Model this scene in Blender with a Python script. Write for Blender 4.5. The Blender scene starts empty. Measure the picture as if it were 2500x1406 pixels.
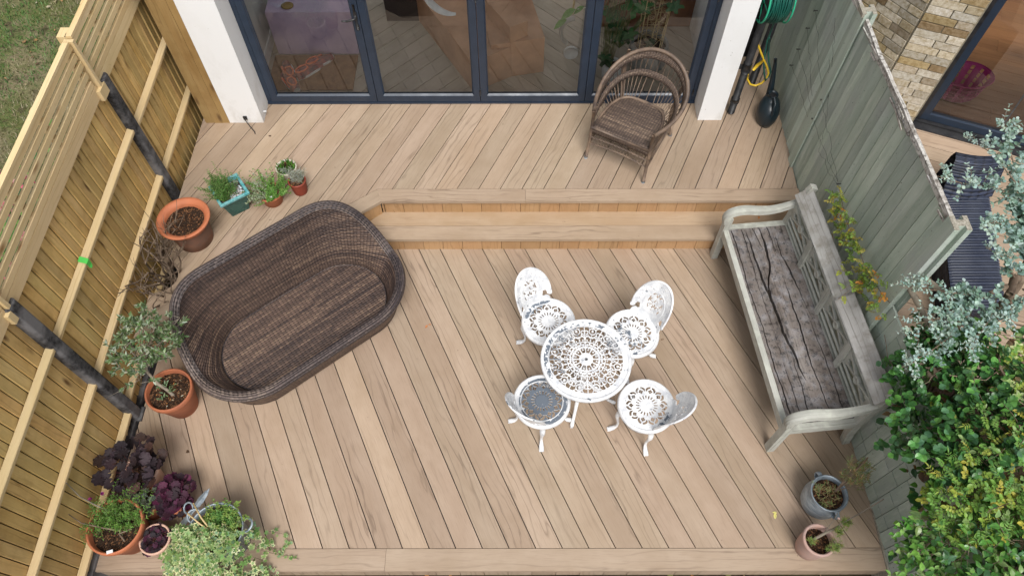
import bpy, math, random
import numpy as np
from mathutils import Vector, Matrix

random.seed(7)
RNG = np.random.default_rng(7)
PI = math.pi
S = bpy.context.scene
COL = S.collection

# ---------------------------------------------------------------- camera
cam_d = bpy.data.cameras.new('camera')
cam = bpy.data.objects.new('camera', cam_d)
COL.objects.link(cam)
S.camera = cam
cam_d.lens = 25.651
cam_d.sensor_width = 36.0
cam_d.clip_start = 0.05
cam_d.clip_end = 400
_p, _r, _y = 1.0248, 0.0034, 0.0018
Rv, Fv, Dv = Vector((1, 0, 0)), Vector((0, math.cos(_p), -math.sin(_p))), Vector((0, -math.sin(_p), -math.cos(_p)))
_Z = Matrix.Rotation(_y, 3, 'Z')
Rv, Fv, Dv = _Z @ Rv, _Z @ Fv, _Z @ Dv
R2 = Rv * math.cos(_r) + Dv * math.sin(_r)
D2 = -Rv * math.sin(_r) + Dv * math.cos(_r)
cam.matrix_world = Matrix(((R2.x, -D2.x, -Fv.x, 0), (R2.y, -D2.y, -Fv.y, 0), (R2.z, -D2.z, -Fv.z, 5.6451), (0, 0, 0, 1)))

# ---------------------------------------------------------------- light (bright overcast)
w = bpy.data.worlds.new('World')
S.world = w
w.use_nodes = True
nt = w.node_tree
bg = nt.nodes['Background']
sky = nt.nodes.new('ShaderNodeTexSky')
sky.sky_type = 'NISHITA'
sky.sun_disc = False
sky.sun_elevation = math.radians(57)
sky.sun_rotation = math.radians(170)
sky.air_density = 1.0
sky.dust_density = 4.0
sky.ozone_density = 1.0
hs = nt.nodes.new('ShaderNodeHueSaturation')
hs.inputs['Saturation'].default_value = 0.22
nt.links.new(sky.outputs[0], hs.inputs['Color'])
nt.links.new(hs.outputs[0], bg.inputs['Color'])
bg.inputs['Strength'].default_value = 0.11
sun_d = bpy.data.lights.new('sun', 'SUN')
sun_d.energy = 2.15
sun_d.angle = math.radians(26)
sun_d.color = (1.0, 0.965, 0.92)
sun = bpy.data.objects.new('sun', sun_d)
COL.objects.link(sun)
# towards -Y and a little +X
az = math.radians(170)
sdir = Vector((math.sin(az) * math.cos(math.radians(57)), math.cos(az) * math.cos(math.radians(57)), math.sin(math.radians(57))))
sun.rotation_euler = sdir.to_track_quat('Z', 'Y').to_euler()
S.view_settings.view_transform = 'Standard'
S.view_settings.look = 'None'
S.view_settings.exposure = 0.36
S.view_settings.gamma = 1.0
S.cycles.max_bounces = 8
S.cycles.transparent_max_bounces = 12


# ---------------------------------------------------------------- node helpers
class NT:
    def __init__(self, name):
        self.m = bpy.data.materials.new(name)
        self.m.use_nodes = True
        self.t = self.m.node_tree
        self.b = self.t.nodes['Principled BSDF']

    def n(self, kind, **kw):
        nd = self.t.nodes.new(kind)
        for k, v in kw.items():
            setattr(nd, k, v)
        return nd

    def l(self, a, b):
        self.t.links.new(a, b)

    def val(self, sock, v):
        if hasattr(v, 'is_output'):
            self.l(v, sock)
        else:
            sock.default_value = v

    def math(self, op, a, b=None, c=None, clamp=False):
        nd = self.n('ShaderNodeMath', operation=op)
        nd.use_clamp = clamp
        self.val(nd.inputs[0], a)
        if b is not None:
            self.val(nd.inputs[1], b)
        if c is not None:
            self.val(nd.inputs[2], c)
        return nd.outputs[0]

    def mix(self, f, a, b, mode='MIX'):
        nd = self.n('ShaderNodeMix', data_type='RGBA', blend_type=mode)
        nd.clamp_factor = True
        self.val(nd.inputs[0], f)
        for s_, v in ((nd.inputs[6], a), (nd.inputs[7], b)):
            if hasattr(v, 'is_output'):
                self.l(v, s_)
            else:
                s_.default_value = (*v[:3], 1)
        return nd.outputs[2]

    def noise(self, vec, scale, detail=3, rough=0.55, dist=0.0):
        nd = self.n('ShaderNodeTexNoise')
        if vec is not None:
            self.l(vec, nd.inputs['Vector'])
        nd.inputs['Scale'].default_value = scale
        nd.inputs['Detail'].default_value = detail
        nd.inputs['Roughness'].default_value = rough
        nd.inputs['Distortion'].default_value = dist
        return nd.outputs['Fac']

    def map(self, v, a, b, c=0.0, d=1.0):
        nd = self.n('ShaderNodeMapRange')
        nd.clamp = True
        self.val(nd.inputs[0], v)
        for i, x in enumerate((a, b, c, d)):
            nd.inputs[i + 1].default_value = x
        return nd.outputs[0]

    def uv(self):
        return self.n('ShaderNodeUVMap').outputs[0]

    def obj(self):
        return self.n('ShaderNodeTexCoord').outputs['Object']

    def scale(self, vec, s):
        nd = self.n('ShaderNodeVectorMath', operation='MULTIPLY')
        self.l(vec, nd.inputs[0])
        nd.inputs[1].default_value = s
        return nd.outputs[0]

    def col(self):
        return self.n('ShaderNodeVertexColor', layer_name='Col').outputs[0]

    def sep(self, vec):
        nd = self.n('ShaderNodeSeparateXYZ')
        self.l(vec, nd.inputs[0])
        return nd.outputs

    def comb(self, x, y, z=0.0):
        nd = self.n('ShaderNodeCombineXYZ')
        for i, v in enumerate((x, y, z)):
            self.val(nd.inputs[i], v)
        return nd.outputs[0]

    def bump(self, h, strength=0.3, dist=0.01):
        nd = self.n('ShaderNodeBump')
        nd.inputs['Strength'].default_value = strength
        nd.inputs['Distance'].default_value = dist
        self.l(h, nd.inputs['Height'])
        self.l(nd.outputs[0], self.b.inputs['Normal'])

    def out(self, color, rough=0.6, metal=0.0, spec=0.5):
        self.val(self.b.inputs['Base Color'], color if hasattr(color, 'is_output') else (*color[:3], 1))
        self.val(self.b.inputs['Roughness'], rough)
        self.val(self.b.inputs['Metallic'], metal)
        self.b.inputs['Specular IOR Level'].default_value = spec
        return self.m


def wood(name, base, dark, light, ring=55.0, amp=9.0, rough=0.65, contrast=0.6, knots=0.0, knotcol=(0.1, 0.05, 0.02), bump=0.25, stain=None, stain_amt=0.0, stain_scale=2.0):
    """plank material: UV x runs along the plank in metres, y across; Col tints each plank"""
    k = NT(name)
    uv = k.uv()
    lo = k.noise(k.scale(uv, (1.1, 7.0, 1)), 1.0, 3)
    x, y, z = k.sep(uv)
    ph = k.math('ADD', k.math('MULTIPLY', y, ring), k.math('MULTIPLY', lo, amp))
    tri = k.math('ABSOLUTE', k.math('SINE', ph))
    line = k.map(tri, 0.0, 0.45, 1.0, 0.0)
    fine = k.noise(k.scale(uv, (9.0, 190.0, 1)), 1.0, 3)
    mask = k.map(k.noise(k.scale(uv, (0.9, 4.0, 1)), 1.0, 2), 0.42, 0.62)
    g = k.math('MULTIPLY', line, mask)
    c = k.mix(k.map(k.noise(k.scale(uv, (1.6, 6.0, 1)), 1.0, 4), 0.3, 0.7), base, light)
    c = k.mix(k.math('MULTIPLY', g, contrast), c, dark)
    c = k.mix(k.math('MULTIPLY', k.map(fine, 0.52, 0.78), contrast * 0.6), c, dark)
    if knots:
        vo = k.n('ShaderNodeTexVoronoi')
        k.l(k.scale(uv, (2.6, 8.0, 1)), vo.inputs['Vector'])
        vo.inputs['Scale'].default_value = 1.0
        kd = k.map(vo.outputs['Distance'], 0.06, 0.2, 1.0, 0.0)
        sel = k.sep(vo.outputs['Color'])[0]
        kd = k.math('MULTIPLY', kd, k.map(sel, 0.52, 0.56))
        c = k.mix(k.math('MULTIPLY', kd, knots), c, knotcol)
    if stain is not None:
        st = k.noise(k.obj(), stain_scale, 5, 0.6)
        c = k.mix(k.math('MULTIPLY', k.map(st, 0.48, 0.68), stain_amt), c, stain)
    if bump > 0.7:
        dk = k.noise(k.obj(), 30, 6, 0.72)
        c = k.mix(k.math('MULTIPLY', k.map(dk, 0.50, 0.62), 0.75), c, tuple(q * .5 for q in dark))
    spk = k.noise(k.obj(), 24, 2)
    c = k.mix(k.math('MULTIPLY', k.map(spk, 0.755, 0.78), 0.7), c, dark)
    c = k.mix(1.0, c, k.col(), 'MULTIPLY')
    h = k.math('ADD', k.math('MULTIPLY', g, -0.6), k.math('MULTIPLY', fine, 0.5))
    k.bump(h, bump, 0.002)
    return k.out(c, k.map(fine, 0.3, 0.7, rough - 0.06, rough + 0.08), spec=0.35)


def plain(name, c, rough=0.5, metal=0.0, var=0.12, vscale=6.0, c2=None, bump=0.0, bscale=60.0, spec=0.5, usecol=True):
    k = NT(name)
    o = k.obj()
    n1 = k.noise(o, vscale, 5, 0.6)
    c2 = c2 or tuple(x * (1 - 2.2 * var) for x in c)
    cc = k.mix(k.map(n1, 0.35, 0.68), c, c2)
    if usecol:
        cc = k.mix(1.0, cc, k.col(), 'MULTIPLY')
    if bump:
        k.bump(k.noise(o, bscale, 4), bump, 0.004)
    return k.out(cc, k.map(n1, 0.3, 0.7, rough - 0.05, rough + 0.1), metal, spec)


def leafmat(name, rough=0.45, trans=0.3, veins=0.0):
    k = NT(name)
    o = k.obj()
    c = k.mix(k.map(k.noise(o, 30, 2), 0.35, 0.7), (1.15, 1.15, 1.1), (0.75, 0.75, 0.75))
    c = k.mix(1.0, c, k.col(), 'MULTIPLY')
    k.out(c, rough, spec=0.4)
    tr = k.n('ShaderNodeBsdfTranslucent')
    k.l(k.mix(1.0, c, (1.3, 1.25, 0.6), 'MULTIPLY'), tr.inputs[0])
    ms = k.n('ShaderNodeMixShader')
    ms.inputs[0].default_value = trans
    k.l(k.b.outputs[0], ms.inputs[1])
    k.l(tr.outputs[0], ms.inputs[2])
    k.l(ms.outputs[0], k.t.nodes['Material Output'].inputs[0])
    return k.m


M = {}
M['deck'] = wood('composite_oak_deck', (0.355, 0.262, 0.186), (0.155, 0.108, 0.074), (0.42, 0.322, 0.238), ring=62, amp=13, contrast=0.6, rough=0.6, bump=0.2,
                 stain=(0.31, 0.225, 0.15), stain_amt=0.34, stain_scale=3.4)
M['riser'] = wood('oak_board_warm_bounce_tint', (0.40, 0.235, 0.115), (0.22, 0.12, 0.055), (0.46, 0.29, 0.155), ring=62, amp=13, contrast=0.5, rough=0.6, bump=0.2,  # golden tint paints in the warm light bouncing between step faces
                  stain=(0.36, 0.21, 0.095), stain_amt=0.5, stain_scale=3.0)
M['fence'] = wood('treated_featheredge', (0.58, 0.385, 0.135), (0.26, 0.14, 0.04), (0.70, 0.50, 0.215), ring=60, amp=9, contrast=0.42, knots=0.9, knotcol=(0.12, 0.055, 0.018), rough=0.7,
                  stain=(0.30, 0.175, 0.05), stain_amt=0.4, stain_scale=4.5)
M['rail'] = wood('pale_treated_timber', (0.60, 0.445, 0.225), (0.36, 0.23, 0.085), (0.68, 0.53, 0.31), ring=70, amp=8, contrast=0.4, knots=0.9, knotcol=(0.24, 0.12, 0.04), rough=0.7)
M['board'] = wood('rough_sawn_board', (0.27, 0.165, 0.058), (0.13, 0.065, 0.02), (0.36, 0.24, 0.10), ring=26, amp=16, contrast=0.6, knots=0.85, rough=0.75,
                  stain=(0.17, 0.085, 0.022), stain_amt=0.45, stain_scale=3)
M['bench'] = wood('weathered_teak_frame', (0.33, 0.335, 0.295), (0.07, 0.07, 0.05), (0.50, 0.50, 0.46), ring=90, amp=8, contrast=0.55, rough=0.85, bump=0.5,
                  stain=(0.55, 0.57, 0.50), stain_amt=0.6, stain_scale=13)
M['toprail'] = wood('bleached_teak_rail', (0.33, 0.315, 0.30), (0.12, 0.11, 0.09), (0.54, 0.53, 0.52), ring=80, amp=6, contrast=0.6, rough=0.85, bump=0.5,
                    stain=(0.22, 0.20, 0.165), stain_amt=0.7, stain_scale=11)
M['seat'] = wood('rotten_grey_seat_board', (0.130, 0.105, 0.092), (0.025, 0.019, 0.015), (0.24, 0.215, 0.20), ring=70, amp=10, contrast=0.85, rough=0.9, bump=0.9,
                 stain=(0.42, 0.42, 0.45), stain_amt=0.55, stain_scale=15)


def green_fence():
    k = NT('sage_painted_fence')
    uv = k.uv()
    o = k.obj()
    n1 = k.noise(k.scale(uv, (2.0, 14.0, 1)), 1.0, 4)
    n2 = k.noise(o, 2.2, 5, 0.62)
    c = k.mix(k.map(n1, 0.3, 0.7), (0.34, 0.41, 0.345), (0.48, 0.55, 0.48))
    c = k.mix(k.math('MULTIPLY', k.map(n2, 0.5, 0.7), 0.7), c, (0.40, 0.425, 0.415))
    n3 = k.noise(k.scale(uv, (4.0, 30.0, 1)), 1.0, 5, 0.7)
    c = k.mix(k.math('MULTIPLY', k.map(n3, 0.53, 0.66), 0.75), c, (0.52, 0.57, 0.51))
    n4 = k.noise(k.scale(uv, (12, 90, 1)), 1.0, 4, 0.7)
    c = k.mix(k.math('MULTIPLY', k.map(n4, 0.6, 0.8), 0.6), c, (0.13, 0.15, 0.12))
    sp = k.noise(o, 55, 2)
    c = k.mix(k.map(sp, 0.70, 0.76), c, (0.06, 0.07, 0.05))
    c = k.mix(1.0, c, k.col(), 'MULTIPLY')
    k.bump(n4, 0.35, 0.003)
    return k.out(c, 0.7, spec=0.3)


M['green'] = green_fence()


def concrete(name, a, b, c3, amt=0.6, sc=18):
    k = NT(name)
    o = k.obj()
    n1 = k.noise(o, sc, 6, 0.7)
    n2 = k.noise(o, 3.2, 5, 0.6)
    c = k.mix(k.map(n1, 0.4, 0.62), a, b)
    c = k.mix(k.math('MULTIPLY', k.map(n2, 0.46, 0.6), amt), c, c3)
    c = k.mix(1.0, c, k.col(), 'MULTIPLY')
    k.bump(n1, 0.5, 0.004)
    return k.out(c, 0.8, spec=0.3)


M['post'] = concrete('bitumen_stained_concrete', (0.018, 0.018, 0.02), (0.075, 0.073, 0.076), (0.20, 0.195, 0.20), 0.85, 34)
M['oldconc'] = concrete('aggregate_concrete', (0.22, 0.20, 0.16), (0.42, 0.39, 0.33), (0.3, 0.28, 0.22), 0.4, 70)


def render_white():
    k = NT('white_masonry_paint')
    o = k.obj()
    n = k.noise(k.scale(o, (1.0, 1.0, 0.5)), 2.5, 6, 0.65)
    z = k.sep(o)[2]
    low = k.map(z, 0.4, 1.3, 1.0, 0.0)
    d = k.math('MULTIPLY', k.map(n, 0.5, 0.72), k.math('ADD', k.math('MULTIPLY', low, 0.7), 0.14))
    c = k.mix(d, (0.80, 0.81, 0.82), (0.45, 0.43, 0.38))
    sp = k.noise(o, 38, 2)
    c = k.mix(k.map(sp, 0.735, 0.76), c, (0.28, 0.26, 0.23))
    k.bump(k.noise(o, 45, 4), 0.18, 0.004)
    return k.out(c, 0.75, spec=0.3)


M['white'] = render_white()
M['frame'] = plain('anthracite_aluminium', (0.022, 0.036, 0.062), 0.34, 0.0, 0.1, 9, spec=0.5)
M['black'] = plain('black_plastic', (0.012, 0.012, 0.014), 0.35, 0.0, 0.15, 14, c2=(0.03, 0.03, 0.032))


def glass(name, tint, refl):
    k = NT(name)
    t = k.n('ShaderNodeBsdfTransparent')
    t.inputs[0].default_value = (*tint, 1)
    g = k.n('ShaderNodeBsdfGlossy')
    g.inputs['Roughness'].default_value = 0.0
    g.inputs['Color'].default_value = (0.95, 0.97, 1, 1)
    fr = k.n('ShaderNodeFresnel')
    fr.inputs[0].default_value = 1.5
    ms = k.n('ShaderNodeMixShader')
    k.l(k.math('ADD', k.math('MULTIPLY', fr.outputs[0], 1.15), refl, clamp=True), ms.inputs[0])
    k.l(t.outputs[0], ms.inputs[1])
    k.l(g.outputs[0], ms.inputs[2])
    k.l(ms.outputs[0], k.t.nodes['Material Output'].inputs[0])
    return k.m


M['glass'] = glass('double_glazing', (0.96, 0.98, 0.96), 0.03)
M['terra'] = plain('terracotta', (0.42, 0.135, 0.058), 0.7, 0, 0.12, 7, c2=(0.33, 0.115, 0.06), bump=0.15)
M['terrain'] = plain('bright_terracotta_rim', (0.50, 0.165, 0.075), 0.65, 0, 0.08, 7, bump=0.1)
M['terrabrown'] = plain('brown_stained_terracotta', (0.15, 0.085, 0.062), 0.7, 0, 0.2, 9, c2=(0.25, 0.115, 0.07), bump=0.15)
M['pinkpot'] = plain('limed_pink_terracotta', (0.52, 0.33, 0.27), 0.75, 0, 0.1, 12, c2=(0.42, 0.30, 0.27), bump=0.2)
M['palepot'] = plain('pale_salmon_clay', (0.66, 0.42, 0.32), 0.7, 0, 0.08, 10, bump=0.1)
M['redpot'] = plain('red_glazed_ribbed_clay', (0.27, 0.052, 0.03), 0.45, 0, 0.08, 9)
M['teal'] = plain('teal_crackle_glaze', (0.012, 0.075, 0.068), 0.25, 0, 0.2, 10, c2=(0.03, 0.12, 0.10))
M['tealrim'] = plain('turquoise_glazed_rim', (0.05, 0.27, 0.29), 0.25, 0, 0.2, 26, c2=(0.22, 0.46, 0.47))
M['cream'] = plain('cream_ceramic', (0.62, 0.58, 0.48), 0.35, 0, 0.12, 8)


def galv():
    k = NT('galvanised_steel')
    o = k.obj()
    n = k.noise(k.scale(o, (1, 1, 4)), 14, 6, 0.7)
    c = k.mix(k.map(n, 0.38, 0.64), (0.20, 0.25, 0.30), (0.42, 0.48, 0.53))
    n2 = k.noise(o, 6, 4)
    c = k.mix(k.math('MULTIPLY', k.map(n2, 0.5, 0.7), 0.5), c, (0.13, 0.15, 0.17))
    k.bump(n, 0.15, 0.003)
    return k.out(c, k.map(n, 0.3, 0.7, 0.35, 0.6), 0.45)


M['galv'] = galv()


def soil():
    k = NT('potting_soil')
    o = k.obj()
    n = k.noise(o, 110, 4, 0.7)
    c = k.mix(k.map(n, 0.35, 0.7), (0.012, 0.008, 0.006), (0.075, 0.045, 0.028))
    c = k.mix(1.0, c, k.col(), 'MULTIPLY')
    k.bump(n, 0.9, 0.012)
    return k.out(c, 0.9, spec=0.2)


M['soil'] = soil()


def wicker(name, a, b, hi, pu, pv, band=0.5, bandscale=(0.0, 7.0)):
    """woven rattan; UV in metres, strands run along u, stakes across every pu"""
    k = NT(name)
    uv = k.uv()
    x, y, z = k.sep(uv)
    cu = k.math('DIVIDE', x, pu)
    cv = k.math('DIVIDE', y, pv)
    iu, iv = k.math('FLOOR', cu), k.math('FLOOR', cv)
    fu, fv = k.math('FRACT', cu), k.math('FRACT', cv)
    par = k.math('MODULO', k.math('ADD', k.math('ABSOLUTE', iu), k.math('ABSOLUTE', iv)), 2.0)
    # rounded strand profiles
    hv = k.math('SINE', k.math('MULTIPLY', fv, PI))
    hu = k.math('SINE', k.math('MULTIPLY', fu, PI))
    over = k.math('MULTIPLY', hv, k.math('ADD', k.math('MULTIPLY', hu, 0.55), 0.45))
    under = k.math('MULTIPLY', hu, 0.42)
    h = k.n('ShaderNodeMix', data_type='FLOAT')
    k.l(par, h.inputs[0])
    k.l(under, h.inputs[2])
    k.l(over, h.inputs[3])
    H = k.math('MAXIMUM', h.outputs[0], k.math('MULTIPLY', over, 0.8))
    wn = k.n('ShaderNodeTexWhiteNoise', noise_dimensions='2D')
    k.l(k.comb(iv, k.math('FLOOR', k.math('MULTIPLY', cu, 0.03))), wn.inputs['Vector'])
    strand = wn.outputs['Value']
    bands = k.noise(k.comb(k.math('MULTIPLY', x, 0.35), k.math('MULTIPLY', y, 13.0)), 1.0, 3, 0.6)
    wn2 = k.n('ShaderNodeTexWhiteNoise', noise_dimensions='2D')
    k.l(k.comb(iu, iv), wn2.inputs['Vector'])
    t = k.math('ADD', k.math('MULTIPLY', strand, 0.45), k.math('ADD', k.math('MULTIPLY', bands, 1.25), k.math('MULTIPLY', wn2.outputs['Value'], 0.3)))
    c = k.mix(k.map(t, 0.7, 1.25), a, b)
    c = k.mix(k.map(t, 1.15, 1.55), c, hi)
    c = k.mix(k.map(H, 0.12, 0.5), tuple(q * 0.14 for q in a), c)
    k.bump(H, 0.9, 0.006)
    return k.out(c, 0.5, spec=0.35)


M['wicker'] = wicker('dark_brown_rattan_weave', (0.054, 0.037, 0.034), (0.158, 0.103, 0.078), (0.29, 0.20, 0.14), 0.031, 0.0185)
M['wicker2'] = wicker('grey_brown_rattan_weave', (0.08, 0.056, 0.046), (0.20, 0.142, 0.108), (0.36, 0.265, 0.19), 0.024, 0.014)
M['wickerneigh'] = wicker('navy_rattan_weave', (0.010, 0.014, 0.028), (0.032, 0.042, 0.075), (0.05, 0.06, 0.1), 0.08, 0.022)


def cane():
    k = NT('brown_cane_wrap')
    o = k.obj()
    n = k.noise(o, 9, 4)
    c = k.mix(k.map(n, 0.35, 0.65), (0.07, 0.05, 0.042), (0.215, 0.15, 0.105))
    st = k.noise(k.scale(o, (1, 1, 1)), 160, 1)
    k.bump(st, 0.3, 0.002)
    return k.out(c, 0.5)


M['cane'] = cane()


def chipped(name, thr):
    k = NT(name)
    o = k.obj()
    n = k.noise(o, 11, 7, 0.68)
    n2 = k.noise(o, 3.3, 2)
    v = k.math('ADD', k.math('MULTIPLY', n, 0.62), k.math('MULTIPLY', n2, 0.38))
    chip = k.map(v, thr, thr + 0.018)
    # wear comes per-face through Col.r (1 = sound paint)
    cr = k.sep(k.col())[0]
    wear = k.math('SUBTRACT', 1.0, cr)
    v2 = k.math('ADD', k.noise(o, 26, 6, 0.7), k.math('MULTIPLY', wear, 0.38))
    chip = k.math('MAXIMUM', chip, k.map(v2, 0.66, 0.685))
    c = k.mix(k.map(k.noise(o, 16, 5, .65), 0.42, 0.72), (0.78, 0.79, 0.80), (0.50, 0.52, 0.56))
    c = k.mix(chip, c, (0.13, 0.155, 0.19))
    k.bump(k.math('SUBTRACT', k.noise(o, 60, 3), chip), 0.22, 0.003)
    return k.out(c, 0.42, spec=0.4)


M['cast'] = chipped('flaking_white_paint_on_cast_metal', 0.625)


def brickmat():
    k = NT('london_stock_brick')
    o = k.obj()
    n = k.noise(o, 28, 5, 0.7)
    n2 = k.noise(o, 95, 3)
    c = k.mix(k.map(n, 0.4, 0.66), (1.0, 1.0, 1.0), (0.62, 0.55, 0.42))
    c = k.mix(k.map(n2, 0.68, 0.76), c, (0.12, 0.1, 0.09))
    c = k.mix(1.0, c, k.col(), 'MULTIPLY')
    k.bump(n, 0.7, 0.008)
    return k.out(c, 0.85, spec=0.25)


M['brick'] = brickmat()
M['mortar'] = plain('lime_mortar', (0.30, 0.27, 0.20), 0.9, 0, 0.2, 30, bump=0.5)
M['leaf'] = leafmat('leaf_matte', 0.5, 0.28)
M['leafgloss'] = leafmat('leaf_glossy', 0.3, 0.15)
M['leafdark'] = leafmat('leaf_dark_purple', 0.68, 0.1)
M['stem'] = plain('green_stem', (0.11, 0.16, 0.04), 0.6, c2=(0.16, 0.14, 0.06))
M['twig'] = plain('grey_brown_twig', (0.13, 0.088, 0.06), 0.8, 0, 0.15, 18, c2=(0.23, 0.175, 0.125), bump=0.3)
M['underseat'] = plain('underseat_darkness', (0.03, 0.022, 0.016), 0.95, 0, 0.15, 14)  # dark colour for the slab added below the bench seat
M['bark'] = plain('weathered_grey_stick', (0.30, 0.26, 0.20), 0.85, 0, 0.15, 14, c2=(0.17, 0.14, 0.11), bump=0.4)
M['cut'] = plain('pale_cut_end', (0.6, 0.55, 0.42), 0.8)
M['paper'] = plain('white_plastic_label', (0.78, 0.79, 0.8), 0.5)
M['flower'] = leafmat('petal', 0.5, 0.3)


# ---------------------------------------------------------------- mesh builder
class MB:
    def __init__(self):
        self.v = []
        self.f = []
        self.uv = []
        self.c = []
        self.s = []
        self.n = 0

    def add(self, verts, faces, uvs=None, col=(1, 1, 1), smooth=False):
        b = self.n
        self.v.extend([tuple(map(float, p)) for p in verts])
        self.n += len(verts)
        for f in faces:
            self.f.append([b + i for i in f])
            if uvs is None:
                self.uv.append([(0.0, 0.0)] * len(f))
            else:
                self.uv.append([uvs[i] for i in f])
            self.c.append(col)
            self.s.append(smooth)

    def addc(self, verts, faces, cols, uvs=None, smooth=False):
        b = self.n
        self.v.extend([tuple(map(float, p)) for p in verts])
        self.n += len(verts)
        for f, c in zip(faces, cols):
            self.f.append([b + i for i in f])
            self.uv.append([(0.0, 0.0)] * len(f) if uvs is None else [uvs[i] for i in f])
            self.c.append(c)
            self.s.append(smooth)

    def obox(self, c, ax, half, long=0, col=(1, 1, 1), off=None, taper=None):
        """oriented box. ax: three unit vectors, half: half sizes, long: index of the long axis (UV u)"""
        c = Vector(c)
        A = [Vector(a) for a in ax]
        off = off or (random.random() * 40, random.random() * 40)
        faces = []
        for d in range(3):
            for sg in (-1, 1):
                o = [i for i in range(3) if i != d]
                if sg < 0:
                    o = o[::-1]
                if d == 1:
                    o = o[::-1]
                a, b = o
                q = []
                for sa, sb in ((-1, -1), (1, -1), (1, 1), (-1, 1)):
                    h = [0, 0, 0]
                    h[d] = sg
                    h[a] = sa
                    h[b] = sb
                    p = c + A[0] * half[0] * h[0] + A[1] * half[1] * h[1] + A[2] * half[2] * h[2]
                    if d == long:
                        uvp = (off[0] + h[a] * half[a] * 0.2, off[1] + h[b] * half[b])
                    else:
                        other = [i for i in (a, b) if i != long][0]
                        uvp = (off[0] + h[long] * half[long], off[1] + h[other] * half[other] + d * 0.37)
                    q.append((p, uvp))
                faces.append(q)
        for q in faces:
            self.add([p for p, _ in q], [(0, 1, 2, 3)], [u for _, u in q], col)

    def box(self, x0, x1, y0, y1, z0, z1, long=0, col=(1, 1, 1)):
        self.obox(((x0 + x1) / 2, (y0 + y1) / 2, (z0 + z1) / 2), ((1, 0, 0), (0, 1, 0), (0, 0, 1)),
                  ((x1 - x0) / 2, (y1 - y0) / 2, (z1 - z0) / 2), long, col)

    def beam(self, a, b, wid, hei, up=(0, 0, 1), col=(1, 1, 1)):
        """rectangular bar from a to b"""
        a, b = Vector(a), Vector(b)
        d = (b - a).normalized()
        u = Vector(up)
        s = d.cross(u)
        if s.length < 1e-4:
            s = d.cross(Vector((1, 0, 0)))
        s.normalize()
        u = s.cross(d).normalized()
        self.obox((a + b) / 2, (d, s, u), ((b - a).length / 2, wid / 2, hei / 2), 0, col)

    def prism(self, poly, z0, z1, uvf=None, col=(1, 1, 1)):
        """vertical prism from CCW xy polygon"""
        n = len(poly)
        uvf = uvf or (lambda x, y: (x, y))
        v = [(x, y, z1) for x, y in poly] + [(x, y, z0) for x, y in poly]
        uv = [uvf(x, y) for x, y in poly]
        self.add(v[:n], [tuple(range(n))], uv, col)
        for i in range(n):
            j = (i + 1) % n
            q = [v[n + i], v[n + j], v[j], v[i]]
            L = math.dist(poly[i], poly[j])
            self.add(q, [(0, 1, 2, 3)], [(uv[i][0], uv[i][1]), (uv[j][0], uv[j][1]), (uv[j][0], uv[j][1] + .03), (uv[i][0], uv[i][1] + .03)], col)

    def tube(self, pts, rad, n=8, col=(1, 1, 1), cap=True, flat=None, closed=False):
        pts = [Vector(p) for p in pts]
        m = len(pts)
        if not hasattr(rad, '__len__'):
            rad = [rad] * m
        rings = []
        prev = None
        L = 0
        for i, p in enumerate(pts):
            if closed:
                d = pts[(i + 1) % m] - pts[i - 1]
            else:
                d = pts[min(i + 1, m - 1)] - pts[max(i - 1, 0)]
            if d.length < 1e-9:
                d = Vector((0, 0, 1))
            d.normalize()
            if prev is None:
                u = d.cross(Vector((0, 0, 1)))
                if u.length < 0.1:
                    u = d.cross(Vector((0, 1, 0)))
            else:
                u = prev - d * prev.dot(d)
            u.normalize()
            prev = u
            w_ = d.cross(u)
            if i:
                L += (pts[i] - pts[i - 1]).length
            rings.append(([p + u * math.cos(2 * PI * k / n) * rad[i] + w_ * math.sin(2 * PI * k / n) * rad[i] * (flat or 1) for k in range(n)], L))
        v, uv = [], []
        for r, l_ in rings:
            for k, q in enumerate(r):
                v.append(q)
                uv.append((l_, k / n * 2 * PI * max(rad)))
        f = []
        mm = m if closed else m - 1
        for i in range(mm):
            i2 = (i + 1) % m
            for k in range(n):
                k2 = (k + 1) % n
                f.append((i * n + k, i2 * n + k, i2 * n + k2, i * n + k2)[::-1])
        if cap and not closed:
            f.append(tuple(range(n)))
            f.append(tuple(range((m - 1) * n, m * n))[::-1])
        self.add(v, f, uv, col, True)

    def lathe(self, prof, c=(0, 0, 0), n=48, col=(1, 1, 1), closed=False, ax=None, wob=0.0, sx=1.0, sy=1.0):
        """prof: list of (r, z)"""
        v, uv = [], []
        L = 0
        for i, (r, z) in enumerate(prof):
            if i:
                L += math.dist(prof[i], prof[i - 1])
            for k in range(n):
                a = 2 * PI * k / n
                rr = r * (1 + wob * math.sin(3 * a + z * 9))
                p = Vector((rr * math.cos(a) * sx, rr * math.sin(a) * sy, z))
                if ax is not None:
                    p = ax @ p
                v.append(p + Vector(c))
                uv.append((a * max(r, .02), L))
        f = []
        m = len(prof)
        for i in range(m - 1 + (1 if closed else 0)):
            i2 = (i + 1) % m
            for k in range(n):
                k2 = (k + 1) % n
                f.append((i * n + k, i * n + k2, i2 * n + k2, i2 * n + k))
        self.add(v, f, uv, col, True)

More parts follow.
